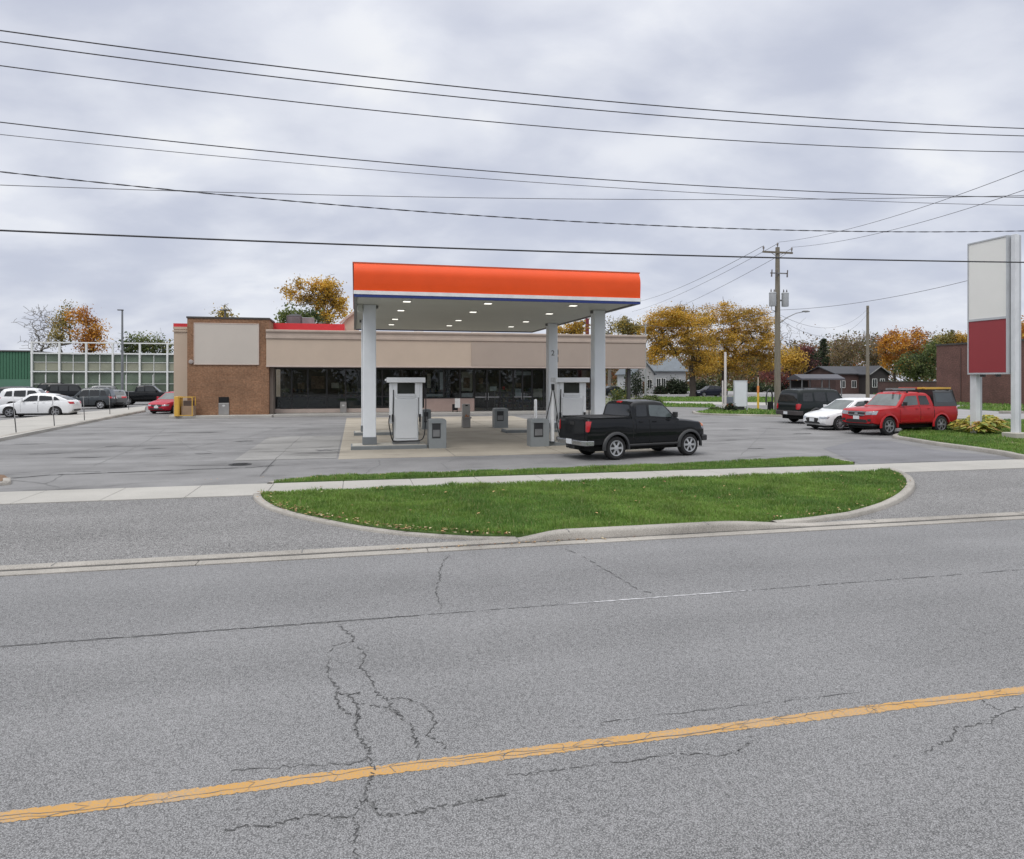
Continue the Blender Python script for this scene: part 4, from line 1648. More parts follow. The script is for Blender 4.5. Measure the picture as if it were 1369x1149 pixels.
# white guard posts
BOL = mat("bollard_white", (0.72, 0.73, 0.73), .5, var=.06, vscale=3)
for px, py, h, r_b, z, lab, extra in ((716, 564, 1.28, .085, .0, "short white guard post left of the column numbered 2", 0), (738.3, 591, 1.95, .075, .15, "tall white hose post with black hose beside the right pump", 1),
                                      (777, 582, 1.15, .085, .15, "white guard post between the right pump and front right column", 0)):
    p = G(px, py, z)
    o = empty('guard_post', (p.x, p.y, z), TH, lab, "guard post")
    mb = MB()
    mb.lathe([(r_b, 0), (r_b, h - .06), (r_b * .8, h - .015), (r_b * .35, h), (0, h)], 16)
    mb.build('pole', BOL, o, smooth=50)
    mb = MB()
    mb.lathe([(r_b + .03, 0), (r_b + .03, .03), (r_b, .03)], 16)
    mb.build('base', COLB, o)
    if extra:
        mb = MB()
        mb.tube([(-.02, -.06, 1.9), (-.10, -.1, 1.5), (-.24, -.1, .9), (-.3, -.05, .3)], .018)
        mb.tube([(.03, -.07, 1.9), (.10, -.1, 1.4), (.2, -.1, .7)], .018)
        mb.box(-.05, .05, -.12, -.04, 1.88, 2.1)
        mb.build('hose', HOSE, o)
# conduit with junction boxes on the back right column
for z in (2.4 + (508 - 470) / 920 * 31, 2.4 + (508 - 480) / 920 * 31):
    mb = MB()
    mb.box(uc1 + .21, uc1 + .27, T2 - .1, T2 + .05, z - .12, z + .12)
    mb.build('junction_box', DGREY, can)

# ================================================================== VEHICLES
def paint(name, c, rough=.35, metal=.0):
    return mat(name, c, rough, metal, var=.03, vscale=1, coat=.5, spec=.06)


P_BLACK = paint("paint_black", (0.0075, 0.0085, 0.010), .4)
P_RED = paint("paint_red", (0.40, 0.018, 0.022), .4)
P_RED2 = paint("paint_cherry", (0.42, 0.018, 0.040), .4)
P_WHITE = paint("paint_white", (0.72, 0.73, 0.74), .4)
P_GREY = paint("paint_grey", (0.060, 0.068, 0.074), .4, .4)
P_SILV = paint("paint_silver_grey", (0.16, 0.165, 0.17), .4, .5)
P_NAVY = paint("paint_navy", (0.010, 0.012, 0.022), .4)
P_DGREEN = paint("paint_black_green", (0.010, 0.014, 0.014), .4)
AGL = mat("car_glass", (0.010, 0.012, 0.013), .03, var=.3, vscale=1.5, spec=.7)
AGL_L = mat("car_glass_light", (0.085, 0.105, 0.105), .03, var=.45, vscale=1.1, spec=.9)
TYRE = mat("tyre_rubber", (0.013, 0.013, 0.014), .8, var=.2)
ALLOY = mat("alloy_rim", (0.43, 0.44, 0.455), .35, .25, var=.05)
DALLOY = mat("dark_alloy_rim", (0.24, 0.245, 0.26), .35, .25, var=.1)
HUBD = mat("wheel_dark", (0.012, 0.012, 0.012), .7)
PLASTIC = mat("dark_trim_plastic", (0.018, 0.018, 0.019), .55, var=.15)
ARCHP = mat("arch_trim", (0.03, 0.031, 0.033), .5, var=.1)
CHROME = mat("bumper_chrome", (0.45, 0.46, 0.47), .22, .95, var=.06)
TLAMP = mat("tail_lamp_red", (0.42, 0.012, 0.018), .15, coat=.6, var=.1)
HLAMP = mat("head_lamp", (0.36, 0.38, 0.41), .08, .35, coat=.6, var=.25, vscale=6)
AMBER = mat("amber_lamp", (0.55, 0.16, 0.03), .2, coat=.6)
PLATE = mat("licence_plate", (0.62, 0.64, 0.66), .5, var=.15, vscale=14)
SEAMM = mat("panel_gap", (0.004, 0.004, 0.004), .8)
UNDER = mat("underbody", (0.008, 0.008, 0.008), .9)


def interp(tab, x):
    if x <= tab[0][0]:
        return tab[0][1]
    for (a, b), (c, d) in zip(tab[:-1], tab[1:]):
        if x <= c:
            return b + (d - b) * (x - a) / max(1e-9, c - a)
    return tab[-1][1]


SHAPES = {
    'pickup': dict(
        sh=[(0, .655), (.006, .70), (.02, .715), (.345, .715), (.36, .70), (.74, .665), (.80, .655), (.93, .615), (.975, .58), (.992, .52), (1, .44)],
        ro=[(.352, .70), (.365, .93), (.385, .98), (.46, 1.0), (.565, 1.0), (.625, .975), (.75, .668)],
        lo=[(0, .30), (.03, .27), (.06, .24), (.94, .24), (.97, .25), (1, .28)],
        pl=[(0, .955), (.01, .985), (.03, 1), (.88, 1), (.93, .97), (.97, .90), (.99, .82), (1, .74)],
        win=[[(.39, .735), (.48, .735), (.485, .935), (.40, .93)], [(.50, .735), (.708, .70), (.632, .915), (.505, .935)]],
        doors=[[(.38, .28), (.488, .28), (.488, .70), (.38, .70)], [(.493, .28), (.72, .28), (.72, .655), (.493, .70)]],
        ws=[(.738, .69, .84), (.642, .955, .68)], rw=[(.359, .74, .80), (.371, .935, .68)]),
    'crew': dict(
        sh=[(0, .62), (.006, .665), (.02, .68), (.285, .68), (.30, .675), (.70, .655), (.78, .65), (.93, .62), (.975, .60), (.992, .56), (1, .47)],
        ro=[(.292, .67), (.315, .92), (.345, .975), (.45, 1.0), (.54, 1.0), (.60, .975), (.725, .655)],
        lo=[(0, .30), (.03, .27), (.06, .24), (.94, .24), (.97, .25), (1, .28)],
        pl=[(0, .955), (.01, .985), (.03, 1), (.88, 1), (.93, .985), (.97, .95), (.99, .89), (1, .83)],
        win=[[(.335, .70), (.455, .70), (.455, .925), (.36, .92)], [(.475, .70), (.68, .68), (.60, .91), (.475, .925)]],
        doors=[[(.325, .28), (.462, .28), (.462, .67), (.325, .67)], [(.468, .28), (.70, .28), (.70, .645), (.468, .67)]],
        ws=[(.715, .68, .84), (.615, .955, .68)], rw=[(.30, .72, .80), (.325, .92, .68)]),
    'sedan': dict(
        sh=[(0, .55), (.006, .62), (.02, .665), (.08, .69), (.2, .69), (.4, .67), (.62, .645), (.72, .63), (.88, .55), (.95, .50), (.985, .44), (1, .36)],
        ro=[(.05, .68), (.18, .87), (.30, .965), (.40, 1.0), (.50, 1.0), (.58, .965), (.735, .63)],
        lo=[(0, .24), (.03, .19), (.06, .14), (.94, .14), (.97, .16), (1, .20)],
        pl=[(0, .80), (.015, .88), (.05, .96), (.12, 1), (.85, 1), (.92, .95), (.965, .86), (.99, .74), (1, .66)],
        win=[[(.165, .715), (.25, .71), (.25, .875), (.215, .85)], [(.265, .71), (.435, .69), (.44, .925), (.275, .885)], [(.455, .69), (.655, .665), (.555, .91), (.455, .925)]],
        doors=[[(.33, .18), (.44, .18), (.44, .665), (.235, .68)], [(.447, .18), (.665, .18), (.665, .635), (.447, .665)]],
        ws=[(.72, .65, .86), (.595, .95, .70)], rw=[(.075, .715, .80), (.27, .935, .68)]),
    'suv': dict(
        sh=[(0, .50), (.006, .56), (.02, .60), (.08, .615), (.5, .60), (.70, .585), (.78, .575), (.90, .545), (.96, .51), (.985, .46), (1, .38)],
        ro=[(.012, .60), (.05, .86), (.085, .955), (.16, .99), (.35, 1.0), (.50, .99), (.57, .96), (.72, .58)],
        lo=[(0, .26), (.03, .21), (.06, .165), (.94, .165), (.97, .18), (1, .22)],
        pl=[(0, .86), (.015, .92), (.04, .975), (.10, 1), (.86, 1), (.92, .96), (.965, .88), (.99, .78), (1, .70)],
        win=[[(.095, .645), (.215, .635), (.215, .89), (.13, .87)], [(.24, .635), (.415, .62), (.415, .915), (.24, .90)], [(.435, .62), (.645, .60), (.545, .90), (.435, .915)]],
        doors=[[(.325, .20), (.425, .20), (.425, .60), (.225, .615)], [(.432, .20), (.665, .20), (.665, .585), (.432, .60)]],
        ws=[(.705, .605, .86), (.585, .94, .70)], rw=[(.02, .635, .80), (.055, .88, .68)]),
    'box_suv': dict(
        sh=[(0, .52), (.004, .58), (.012, .61), (.05, .62), (.5, .61), (.70, .60), (.76, .60), (.92, .57), (.97, .54), (.99, .48), (1, .40)],
        ro=[(.008, .61), (.028, .86), (.05, .96), (.10, .99), (.35, 1.0), (.52, .99), (.585, .96), (.69, .60)],
        lo=[(0, .27), (.03, .24), (.06, .20), (.94, .20), (.97, .21), (1, .25)],
        pl=[(0, .90), (.01, .95), (.035, .985), (.07, 1), (.90, 1), (.95, .95), (.98, .88), (1, .80)],
        win=[[(.07, .65), (.215, .645), (.215, .90), (.09, .89)], [(.24, .645), (.40, .635), (.40, .915), (.24, .91)], [(.42, .635), (.635, .62), (.565, .90), (.42, .915)]],
        doors=[[(.345, .24), (.41, .24), (.41, .61), (.235, .62)], [(.416, .24), (.65, .24), (.65, .60), (.416, .61)]],
        ws=[(.68, .62, .86), (.595, .94, .72)], rw=[(.012, .645, .80), (.033, .88, .70)]),
}
SHAPES['hatch'] = dict(SHAPES['sedan'])
SHAPES['hatch'].update(
    ro=[(.02, .66), (.08, .86), (.15, .955), (.30, 1.0), (.45, 1.0), (.55, .965), (.735, .63)],
    win=[[(.12, .70), (.235, .695), (.235, .90), (.15, .87)], [(.255, .695), (.435, .68), (.44, .925), (.265, .905)], [(.455, .68), (.655, .66), (.545, .91), (.455, .925)]],
    rw=[(.035, .69, .80), (.10, .905, .68)], ws=[(.72, .65, .86), (.565, .95, .70)])


_WM = {}


def wheel_set(r, w, style, rim_mat):
    k = (round(r, 3), round(w, 3), style, rim_mat.name)
    if k in _WM:
        return _WM[k]
    ri = r * .66
    t = MB()
    t.lathe([(ri, -w / 2 + .012), (r * .86, -w / 2), (r * .965, -w / 2 + .025), (r, -w / 4), (r, w / 4), (r * .965, w / 2 - .025), (r * .86, w / 2), (ri, w / 2 - .012)], 30, axis='y', cap=False)
    t.lathe([(0, w / 2 - .03), (ri, w / 2 - .03)], 24, axis='y')
    a = t.build('tyre', TYRE, smooth=40)
    d = MB()
    d.lathe([(0, -.03), (ri * .99, -.03)], 24, axis='y')
    b = d.build('hub', HUBD)
    rm = MB()
    rm.lathe([(ri, -w / 2 + .015), (ri, -w / 2 - .001), (ri * .91, -w / 2 + .004), (ri * .88, -.031)], 30, axis='y', cap=False)
    ns = {'six': 6, 'five': 5, 'ten': 10}[style]
    yb = -w / 2 + .020
    rm.lathe([(ri * .90, yb + .004), (ri * .55, yb - .004), (r * .17, yb - .008), (r * .15, yb - .022), (r * .06, yb - .026), (0, yb - .026)], 30, axis='y', cap=False)
    for i in range(ns):           # dark faces on the solid dish paint the shade of spoke gaps
        a0, a1 = 2 * math.pi * (i + .20) / ns, 2 * math.pi * (i + .80) / ns
        b0, b1 = 2 * math.pi * (i + .30) / ns, 2 * math.pi * (i + .70) / ns
        r0, r1 = ri * .36, ri * .84
        K = 5
        vs = [(r1 * math.cos(a0 + (a1 - a0) * k / K), yb - .008, r1 * math.sin(a0 + (a1 - a0) * k / K)) for k in range(K + 1)]
        vs += [(r0 * math.cos(b1 + (b0 - b1) * k / 2), yb - .0105, r0 * math.sin(b1 + (b0 - b1) * k / 2)) for k in range(3)]
        rm.add(vs, [tuple(range(len(vs)))], 1)
    c = rm.build('rim', [rim_mat, HUBD], smooth=40)
    out = (a.data, b.data, c.data)
    for o in (a, b, c):
        bpy.data.objects.remove(o)
    _WM[k] = out
    return out


def child(name, me, parent, loc=(0, 0, 0), rz=0):
    o = bpy.data.objects.new(name, me)
    col.objects.link(o)
    o.parent = parent
    o.location = loc
    o.rotation_euler.z = rz
    return o


def vehicle(name, label, cat, at, heading, L, Wd, H, wb, fo, wr, shape, pm, rim='five', rim_m=None, arch=False, group=None, detail=2,
            glass=None, wsglass=None, rear_bumper=None, front='plain'):
    """heading in degrees; at = ground point under the middle of the wheelbase"""
    S = SHAPES[shape]
    root = empty(name, (at[0], at[1], at[2] if len(at) > 2 else 0.004), R(heading), label, cat, group)
    xr, xf = -wb / 2, wb / 2
    x1 = xf + fo
    x0 = x1 - L
    X = lambda t: x0 + t * L
    hw = Wd / 2
    ra = wr * 1.17
    xs = set([X(t) for t, _ in S['sh']] + [X(t) for t, _ in S['pl']] + [X(t) for t, _ in S['lo']])
    xs |= set(X(k / 26) for k in range(27))
    for c in (xr, xf):
        for a in range(0, 181, 15):
            xs.add(c + ra * math.cos(R(a)))
        xs.add(c - ra - .004)
        xs.add(c + ra + .004)
    xs = sorted(x for x in xs if x0 - 1e-6 <= x <= x1 + 1e-6)
    xs = [x for i, x in enumerate(xs) if i == 0 or x - xs[i - 1] > .0015]
    mb = MB()
    rings = []
    for x in xs:
        t = (x - x0) / L
        zb = interp(S['lo'], t) * H * 1.0
        base = zb
        for c in (xr, xf):
            if abs(x - c) <= ra + 1e-5:
                zb = max(zb, wr + math.sqrt(max(0, ra * ra - (x - c) ** 2)))
        zt = interp(S['sh'], t) * H
        w = hw * interp(S['pl'], t)
        cr = .035 if .05 < t < .95 else .01
        zz = [base + .06, base + (zt - base) * .30, base + (zt - base) * .55, base + (zt - base) * .80, zt - .03]
        yy = [.955, .985, 1.0, .985, .945]
        pts = [(0, zb), (w * .80, zb)]
        for z, y in zip(zz, yy):
            pts.append((w * y, max(z, zb + .002)))
        pts += [(w * .89, max(zt, zb + .003)), (w * .45, zt + cr * .8), (0, zt + cr)]
        ring = [(x, -y, z) for y, z in pts] + [(x, y, z) for y, z in pts[-2:0:-1]]
        rings.append(ring)
    n = len(rings[0])
    vs = [p for r_ in rings for p in r_]
    fs = []
    for i in range(len(rings) - 1):
        for k in range(n):
            k2 = (k + 1) % n
            fs.append((i * n + k, i * n + k2, (i + 1) * n + k2, (i + 1) * n + k)[::-1])
    fs.append(tuple(range(n))[::-1])
    fs.append(tuple((len(rings) - 1) * n + k for k in range(n)))
    mb.add(vs, fs)
    # greenhouse
    ro = S['ro']
    ts = sorted(set([t for t, _ in ro] + [ro[0][0] + (ro[-1][0] - ro[0][0]) * k / 20 for k in range(21)]))
    rings = []
    zroof = lambda t: interp(ro, t) * H
    for t in ts:
        x = X(t)
        zt = interp(S['sh'], t) * H
        w = hw * interp(S['pl'], t)
        zr = max(zroof(t), zt - .015)
        wb_ = w * .925
        tum = .24 * H * .5
        yz = lambda z: wb_ - (z - zt) / (.36 * H) * (.175 * hw)
        e = min(.05, max(.0, (zr - zt) * .35))
        pts = [(wb_ + .004, zt - .05), (wb_, zt + .0), (yz(zt + (zr - zt) * .5), zt + (zr - zt) * .5), (yz(zr - e), zr - e), (yz(zr) - e * .55, zr - e * .25), (yz(zr) - e * 2.2, zr + e * .25), (yz(zr) * .4, zr + e * .6), (0, zr + e * .7)]
        rings.append([(x, -y, z) for y, z in pts] + [(x, y, z) for y, z in pts[-2::-1]])
    n = len(rings[0])
    vs = [p for r_ in rings for p in r_]
    fs = []
    for i in range(len(rings) - 1):
        for k in range(n - 1):
            fs.append((i * n + k, i * n + k + 1, (i + 1) * n + k + 1, (i + 1) * n + k)[::-1])
    fs.append(tuple(range(n))[::-1])
    fs.append(tuple((len(rings) - 1) * n + k for k in range(n)))
    mb.add(vs, fs)
    body = mb.build('body', pm, root, smooth=38)
    bm = bmesh.new()
    bm.from_mesh(body.data)
    bmesh.ops.recalc_face_normals(bm, faces=bm.faces)
    bm.to_mesh(body.data)
    bm.free()
    bvh = BVHTree.FromPolygons(mb.v, mb.f)

    def patch(nm, quad, d, mt, off=.006, nu=8, nv=6, parent=root, seam=None, rnd_=.0):
        """panel laid on the body: quad corners (3-D, near the body) pushed along d on to it"""
        d = Vector(d).normalized()
        q = [Vector(p) for p in quad]
        vs_, ok = [], True
        for i in range(nu + 1):
            for j in range(nv + 1):
                u, v = i / nu, j / nv
                if rnd_:
                    # pull the corners in a little
                    cu_, cv_ = u - .5, v - .5
                    k = 1 - rnd_ * (4 * cu_ * cu_) * (4 * cv_ * cv_)
                    u, v = .5 + cu_ * k, .5 + cv_ * k
                p = q[0].lerp(q[1], u).lerp(q[3].lerp(q[2], u), v)
                h, nrm, fi, dist = bvh.ray_cast(p - d * 3.0, d)
                if h is None:
                    h, nrm = bvh.find_nearest(p)[:2]
                if nrm.dot(d) > 0:
                    nrm = -nrm
                vs_.append((h, nrm))
        m_ = MB()
        W_ = nv + 1
        N_ = len(vs_)
        top = [h + nr * off for h, nr in vs_]
        bot = [h - nr * .01 for h, nr in vs_]
        f_ = [(i * W_ + j, (i + 1) * W_ + j, (i + 1) * W_ + j + 1, i * W_ + j + 1) for i in range(nu) for j in range(nv)]
        bd = [i * W_ for i in range(nu + 1)] + [nu * W_ + j for j in range(1, nv + 1)] + [i * W_ + nv for i in range(nu - 1, -1, -1)] + [j for j in range(nv - 1, 0, -1)]
        f_ += [(bd[k], N_ + bd[k], N_ + bd[(k + 1) % len(bd)], bd[(k + 1) % len(bd)]) for k in range(len(bd))]
        m_.add(top + bot, f_)
        o_ = m_.build(nm, mt, parent, smooth=50)
        b_ = bmesh.new()
        b_.from_mesh(o_.data)
        bmesh.ops.recalc_face_normals(b_, faces=b_.faces)
        # make the outside face outwards
        f0 = b_.faces[:]
        if f0 and f0[0].normal.dot(d) > 0:
            bmesh.ops.reverse_faces(b_, faces=b_.faces)
        b_.to_mesh(o_.data)
        b_.free()
        return o_

    P3 = lambda t, y, z: (X(t), y, z * H)
    glass = glass or AGL
    # glazing
    (ta, za, ka), (tb, zb_, kb) = S['ws']
    patch('windshield', [P3(ta, -hw * ka, za), P3(ta, hw * ka, za), P3(tb, hw * kb, zb_), P3(tb, -hw * kb, zb_)], (-1, 0, -.35), wsglass or glass, .004, 10, 6, rnd_=.03)
    (ta, za, ka), (tb, zb_, kb) = S['rw']
    patch('rear_window', [P3(ta, -hw * ka, za), P3(ta, hw * ka, za), P3(tb, hw * kb, zb_), P3(tb, -hw * kb, zb_)], (1, 0, -.2), glass, .004, 10, 6, rnd_=.05)
    for s in (-1, 1):
        for wq in S['win']:
            patch('side_window', [P3(t, s * hw, z) for t, z in wq], (0, -s, 0), glass if wq is not S['win'][-1] else (wsglass or glass), .004, 8, 6, rnd_=.04)
        if detail > 1:
            for dq in S['doors']:
                # dark gap round the door, then the door skin
                g = .012
                dd = [P3(t, s * hw, z) for t, z in dq]
                # keep the skin out of the wheel openings
                sk = patch('door', dd, (0, -s, 0), pm, .007, 14, 10)
                gp_ = [(dd[0][0] - g, dd[0][1], dd[0][2] - g), (dd[1][0] + g, dd[1][1], dd[1][2] - g), (dd[2][0] + g, dd[2][1], dd[2][2] + g), (dd[3][0] - g, dd[3][1], dd[3][2] + g)]
                patch('door_gap', gp_, (0, -s, 0), SEAMM, .0015, 14, 10, parent=sk)
                tz = dq[3][1] - .055
                tx = dq[0][0] + .012 + .01
                h_ = MB()
                hp = bvh.ray_cast(Vector((X(tx + .018), s * 3, tz * H)), Vector((0, -s, 0)))[0]
                if hp:
                    h_.bar((hp.x - .075, hp.y + s * .03, hp.z), (hp.x + .075, hp.y + s * .03, hp.z), .03, .025)
                    h_.build('handle', pm, sk, bevel=.008)
            # mirror
            bt = S['win'][-1][1]
            mp_ = bvh.ray_cast(Vector((X(bt[0] - .015), s * 3, (bt[1] + .03) * H)), Vector((0, -s, 0)))[0]
            if mp_:
                m_ = MB()
                m_.bar((mp_.x, mp_.y - s * .03, mp_.z), (mp_.x, mp_.y + s * .1, mp_.z), .08, .04)
                m_.box(mp_.x - .05, mp_.x + .05, min(mp_.y + s * .08, mp_.y + s * .24), max(mp_.y + s * .08, mp_.y + s * .24), mp_.z - .03, mp_.z + .13)
                m_.build('mirror', PLASTIC if pm in (P_BLACK, P_NAVY) or arch else pm, root, bevel=.025)
    # wheels
    tm, hm, rmm = wheel_set(wr, .235 if arch else .21, rim, rim_m or ALLOY)
    for c in (xr, xf):
        for s in (-1, 1):
            w_ = child('wheel', tm, root, (c, s * (hw - .125), wr), 0 if s < 0 else math.pi)
            child('hub', hm, w_)
            child('rim', rmm, w_)
            if arch:
                am = MB()
                fl = .035 if arch == 'dark' else .014
                pv = []
                for k in range(19):
                    a = R(-8 + 196 * k / 18)
                    for (r0, y) in ((ra - .01, hw - .06), (ra - .01, hw + fl), (ra + .05, hw + fl * .8), (ra + .085, hw - .02)):
                        pv.append((c + r0 * math.cos(a), s * y, max(wr + r0 * math.sin(a), .3 * wr)))
                pf = []
                for k in range(18):
                    for j in range(3):
                        q_ = (k * 4 + j, k * 4 + j + 1, k * 4 + 5 + j, k * 4 + 4 + j)
                        pf.append(q_ if s > 0 else q_[::-1])
                am.add(pv, pf)
                am.build('wheel_arch', ARCHP if arch == 'dark' else pm, root, smooth=60)
    # inner wheel houses and floor are dark
    ub = MB()
    zl = interp(S['lo'], .5) * H
    ub.box(X(.05), X(.95), -hw * .70, hw * .70, zl * .62, zl + .02)
    ub.build('underbody', UNDER, root)
    # ---- lamps, bumpers, grille, plates
    zbf = interp(S['lo'], .99) * H
    zt1 = interp(S['sh'], .97) * H
    zt0 = interp(S['sh'], .02) * H
    f_ = (zt1 - zbf)
    for s in (-1, 1):
        patch('headlight', [(x1, s * hw * .50, zbf + f_ * .62), (x1 - .1, s * hw * .99, zbf + f_ * .66), (x1 - .22, s * hw * .99, zbf + f_ * .92), (x1, s * hw * .52, zbf + f_ * .86)],
              (-1, -s * .75, 0), HLAMP, .008, 8, 4)
    if detail > 1 or front != 'plain':
        gz0, gz1, gw = (.26, .74, .50) if front == 'mesh' else (.50, .88, .50)
        patch('grille', [(x1, -hw * gw * .8, zbf + f_ * gz0), (x1, hw * gw * .8, zbf + f_ * gz0), (x1, hw * gw, zbf + f_ * gz1), (x1, -hw * gw, zbf + f_ * gz1)], (-1, 0, 0), PLASTIC, .010, 8, 4, rnd_=.08)
        if front == 'truck':
            for zz_ in (.58, .80):
                patch('grille_bar', [(x1, -hw * .48, zbf + f_ * zz_), (x1, hw * .48, zbf + f_ * zz_), (x1, hw * .48, zbf + f_ * (zz_ + .05)), (x1, -hw * .48, zbf + f_ * (zz_ + .05))], (-1, 0, 0), CHROME, .018, 8, 1)
        patch('bumper_intake', [(x1, -hw * .62, zbf + f_ * .06), (x1, hw * .62, zbf + f_ * .06), (x1, hw * .55, zbf + f_ * .30), (x1, -hw * .55, zbf + f_ * .30)], (-1, 0, 0), PLASTIC, .008, 8, 3, rnd_=.08)
        patch('licence_plate', [(x1, -.155, zbf + f_ * .30), (x1, .155, zbf + f_ * .30), (x1, .155, zbf + f_ * .30 + .15), (x1, -.155, zbf + f_ * .30 + .15)], (-1, 0, 0), PLATE, .022, 2, 2)
    return root, dict(X=X, hw=hw, H=H, L=L, x0=x0, x1=x1, patch=patch, bvh=bvh, xr=xr, xf=xf, wr=wr, ra=ra, zt0=zt0, zbf=zbf, f=f_)


def rear_car(v, kind='hatch', plate=True):
    """tail lamps, rear bumper and plate of a car"""
    p, x0, hw, H = v['patch'], v['x0'], v['hw'], v['H']
    zt = v['zt0']
    for s in (-1, 1):
        p('tail_light', [(x0, s * hw * .52, zt - .17), (x0 + .05, s * hw * 1.0, zt - .16), (x0 + .17, s * hw, zt - .01), (x0, s * hw * .55, zt - .02)], (1, -s * .6, 0), TLAMP, .009, 8, 4)
    zb = .24 * H
    p('bumper_trim', [(x0, -hw * .8, zb), (x0, hw * .8, zb), (x0, hw * .8, zb + .13), (x0, -hw * .8, zb + .13)], (1, 0, 0), PLASTIC, .012, 8, 3)
    if plate:
        p('licence_plate', [(x0, -.155, zt - .22), (x0, .155, zt - .22), (x0, .155, zt - .07), (x0, -.155, zt - .07)], (1, 0, 0), PLATE, .014, 2, 2)


def mid(pa, pb, inset, heading):
    """ground point under the wheelbase centre from the two near-side wheel contacts"""
    m = (Vector(pa) + Vector(pb)) / 2
    return m


def mid_from_near(px, py, heading, hw, side):
    """centre point when (px,py) is the near-side tyre line contact at mid wheelbase; side=-1: the car's right side faces us"""
    g = G(px, py)
    h = R(heading)
    nrm = Vector((-math.sin(h), math.cos(h), 0))     # car's left
    g = g - nrm * side * (hw - .1)
    g.z = .004
    return g


# ---- black pickup by the pumps
HB = 26.0
m0 = mid_from_near(872, 612, HB, .86, -1)
bt, v = vehicle('pickup_truck', "black pickup truck parked beside the right pump and grass strip", "pickup truck", m0, HB, 4.52, 1.74, 1.74, 2.78, .74, .355, 'pickup', P_BLACK, 'six', arch='dark', wsglass=AGL_L)
p, x0, hw, H = v['patch'], v['x0'], v['hw'], v['H']
for s in (-1, 1):
    p('tail_light', [(x0, s * hw * .85, .86), (x0 + .02, s * hw, .86), (x0 + .08, s * hw, 1.17), (x0, s * hw * .85, 1.17)], (1, -s * .55, 0), TLAMP, .012, 6, 6, rnd_=.06)
tg = p('tailgate', [(x0, -hw * .77, .64), (x0, hw * .77, .64), (x0, hw * .77, 1.19), (x0, -hw * .77, 1.19)], (1, 0, 0), P_BLACK, .012, 8, 6)
p('tailgate_gap', [(x0, -hw * .79, .62), (x0, hw * .79, .62), (x0, hw * .79, 1.21), (x0, -hw * .79, 1.21)], (1, 0, 0), SEAMM, .004, 8, 6, parent=tg)
p('handle', [(x0, -.12, 1.04), (x0, .12, 1.04), (x0, .12, 1.13), (x0, -.12, 1.13)], (1, 0, 0), PLASTIC, .022, 4, 2, parent=tg)
mb = MB()
mb.prism([(x0 - .14, -hw * .80), (x0 - .14, hw * .80), (x0 - .04, hw * .99), (x0 + .22, hw * .985), (x0 + .22, -hw * .985), (x0 - .04, -hw * .99)], .45, .60)
bmp = mb.build('rear_bumper', CHROME, bt, bevel=.02)
mb = MB()
mb.box(x0 - .15, x0 - .139, -.155, .155, .47, .62)
mb.build('licence_plate', PLATE, bt)
mb = MB()
mb.box(x0 - .10, x0 + .2, -.25, .25, .33, .45)
mb.tube([(x0 - .12, -.0, .40), (x0 - .22, 0, .40)], .03)
mb.build('tow_hitch', PLASTIC, bt, bevel=.02)
# load bed: flat dark cover between low rails
X = v['X']
mb = MB()
mb.box(X(.03), X(.345), -hw * .80, hw * .80, .715 * H + .004, .715 * H + .036)
mb.build('bed_cover', mat("bed_cover_black", (0.012, 0.012, 0.013), .7), bt, bevel=.01)
mb = MB()
for s in (-1, 1):
    mb.box(X(.02), X(.345), min(s * hw * .82, s * hw * .92), max(s * hw * .82, s * hw * .92), .715 * H - .02, .715 * H + .035)
mb.build('bed_rail', P_BLACK, bt, bevel=.015)
p('brake_light', [(X(.37), -.13, .965 * H), (X(.37), .13, .965 * H), (X(.373), .13, .995 * H), (X(.373), -.13, .995 * H)], (1, 0, -.1), TLAMP, .012, 4, 2)
for s in (-1, 1):
    p('marker_light', [(X(.955), s * hw, .53 * H), (X(.985), s * hw * .9, .53 * H), (X(.985), s * hw * .9, .60 * H), (X(.955), s * hw, .60 * H)], (-.4, -s, 0), AMBER, .012, 4, 3)
mb = MB()
mb.prism([(v['x1'] + .10, -hw * .72), (v['x1'] + .10, hw * .72), (v['x1'] - .02, hw * .97), (v['x1'] - .25, hw * 1.0), (v['x1'] - .25, -hw * 1.0), (v['x1'] - .02, -hw * .97)], .46, .64)
mb.build('front_bumper', PLASTIC, bt, bevel=.03)
for s in (-1, 1):
    mb = MB()
    mb.tube([(v['xr'] + .45, s * hw * .98, .42), (v['xf'] - .5, s * hw * .98, .42)], .045, 8)
    mb.build('side_step', PLASTIC, bt, smooth=60)

for s in (-1, 1):
    p('bed_gap', [(X(.354), s * hw, .27 * H), (X(.360), s * hw, .27 * H), (X(.360), s * hw, .70 * H), (X(.354), s * hw, .70 * H)], (0, -s, 0), SEAMM, .004, 1, 8)

# ---- red crew-cab pickup with canopy and roof ladders
HR = 201.0
m0 = mid_from_near(1222, 581, HR, .93, 1)
rt, v = vehicle('pickup_truck', "red crew cab pickup with black bed canopy and ladders on its rack", "pickup truck", m0, HR, 5.1, 1.88, 1.84, 3.15, .88, .40, 'crew', P_RED, 'six', DALLOY, arch='body', wsglass=AGL_L, front='truck')
X, hw, H, p = v['X'], v['hw'], v['H'], v['patch']
mb = MB()
zb = .68 * H + .004
hcap = 1.035 * H
a, b = X(.005), X(.285)
vs = []
for x, k in ((a + .05, 1), (b, 1)):
    vs += [(x, -hw * .95, zb), (x, hw * .95, zb), (x + (.10 if x < 0 and k and x == a + .05 else 0), hw * .80, hcap), (x + (.10 if x == a + .05 else 0), -hw * .80, hcap)]
mb.add(vs, [(0, 1, 2, 3)[::-1], (4, 5, 6, 7), (0, 4, 7, 3)[::-1], (1, 2, 6, 5)[::-1], (3, 7, 6, 2)[::-1], (0, 1, 5, 4)])
cap = mb.build('bed_canopy', mat("canopy_black", (0.016, 0.017, 0.018), .45, coat=.5), rt, bevel=.04)
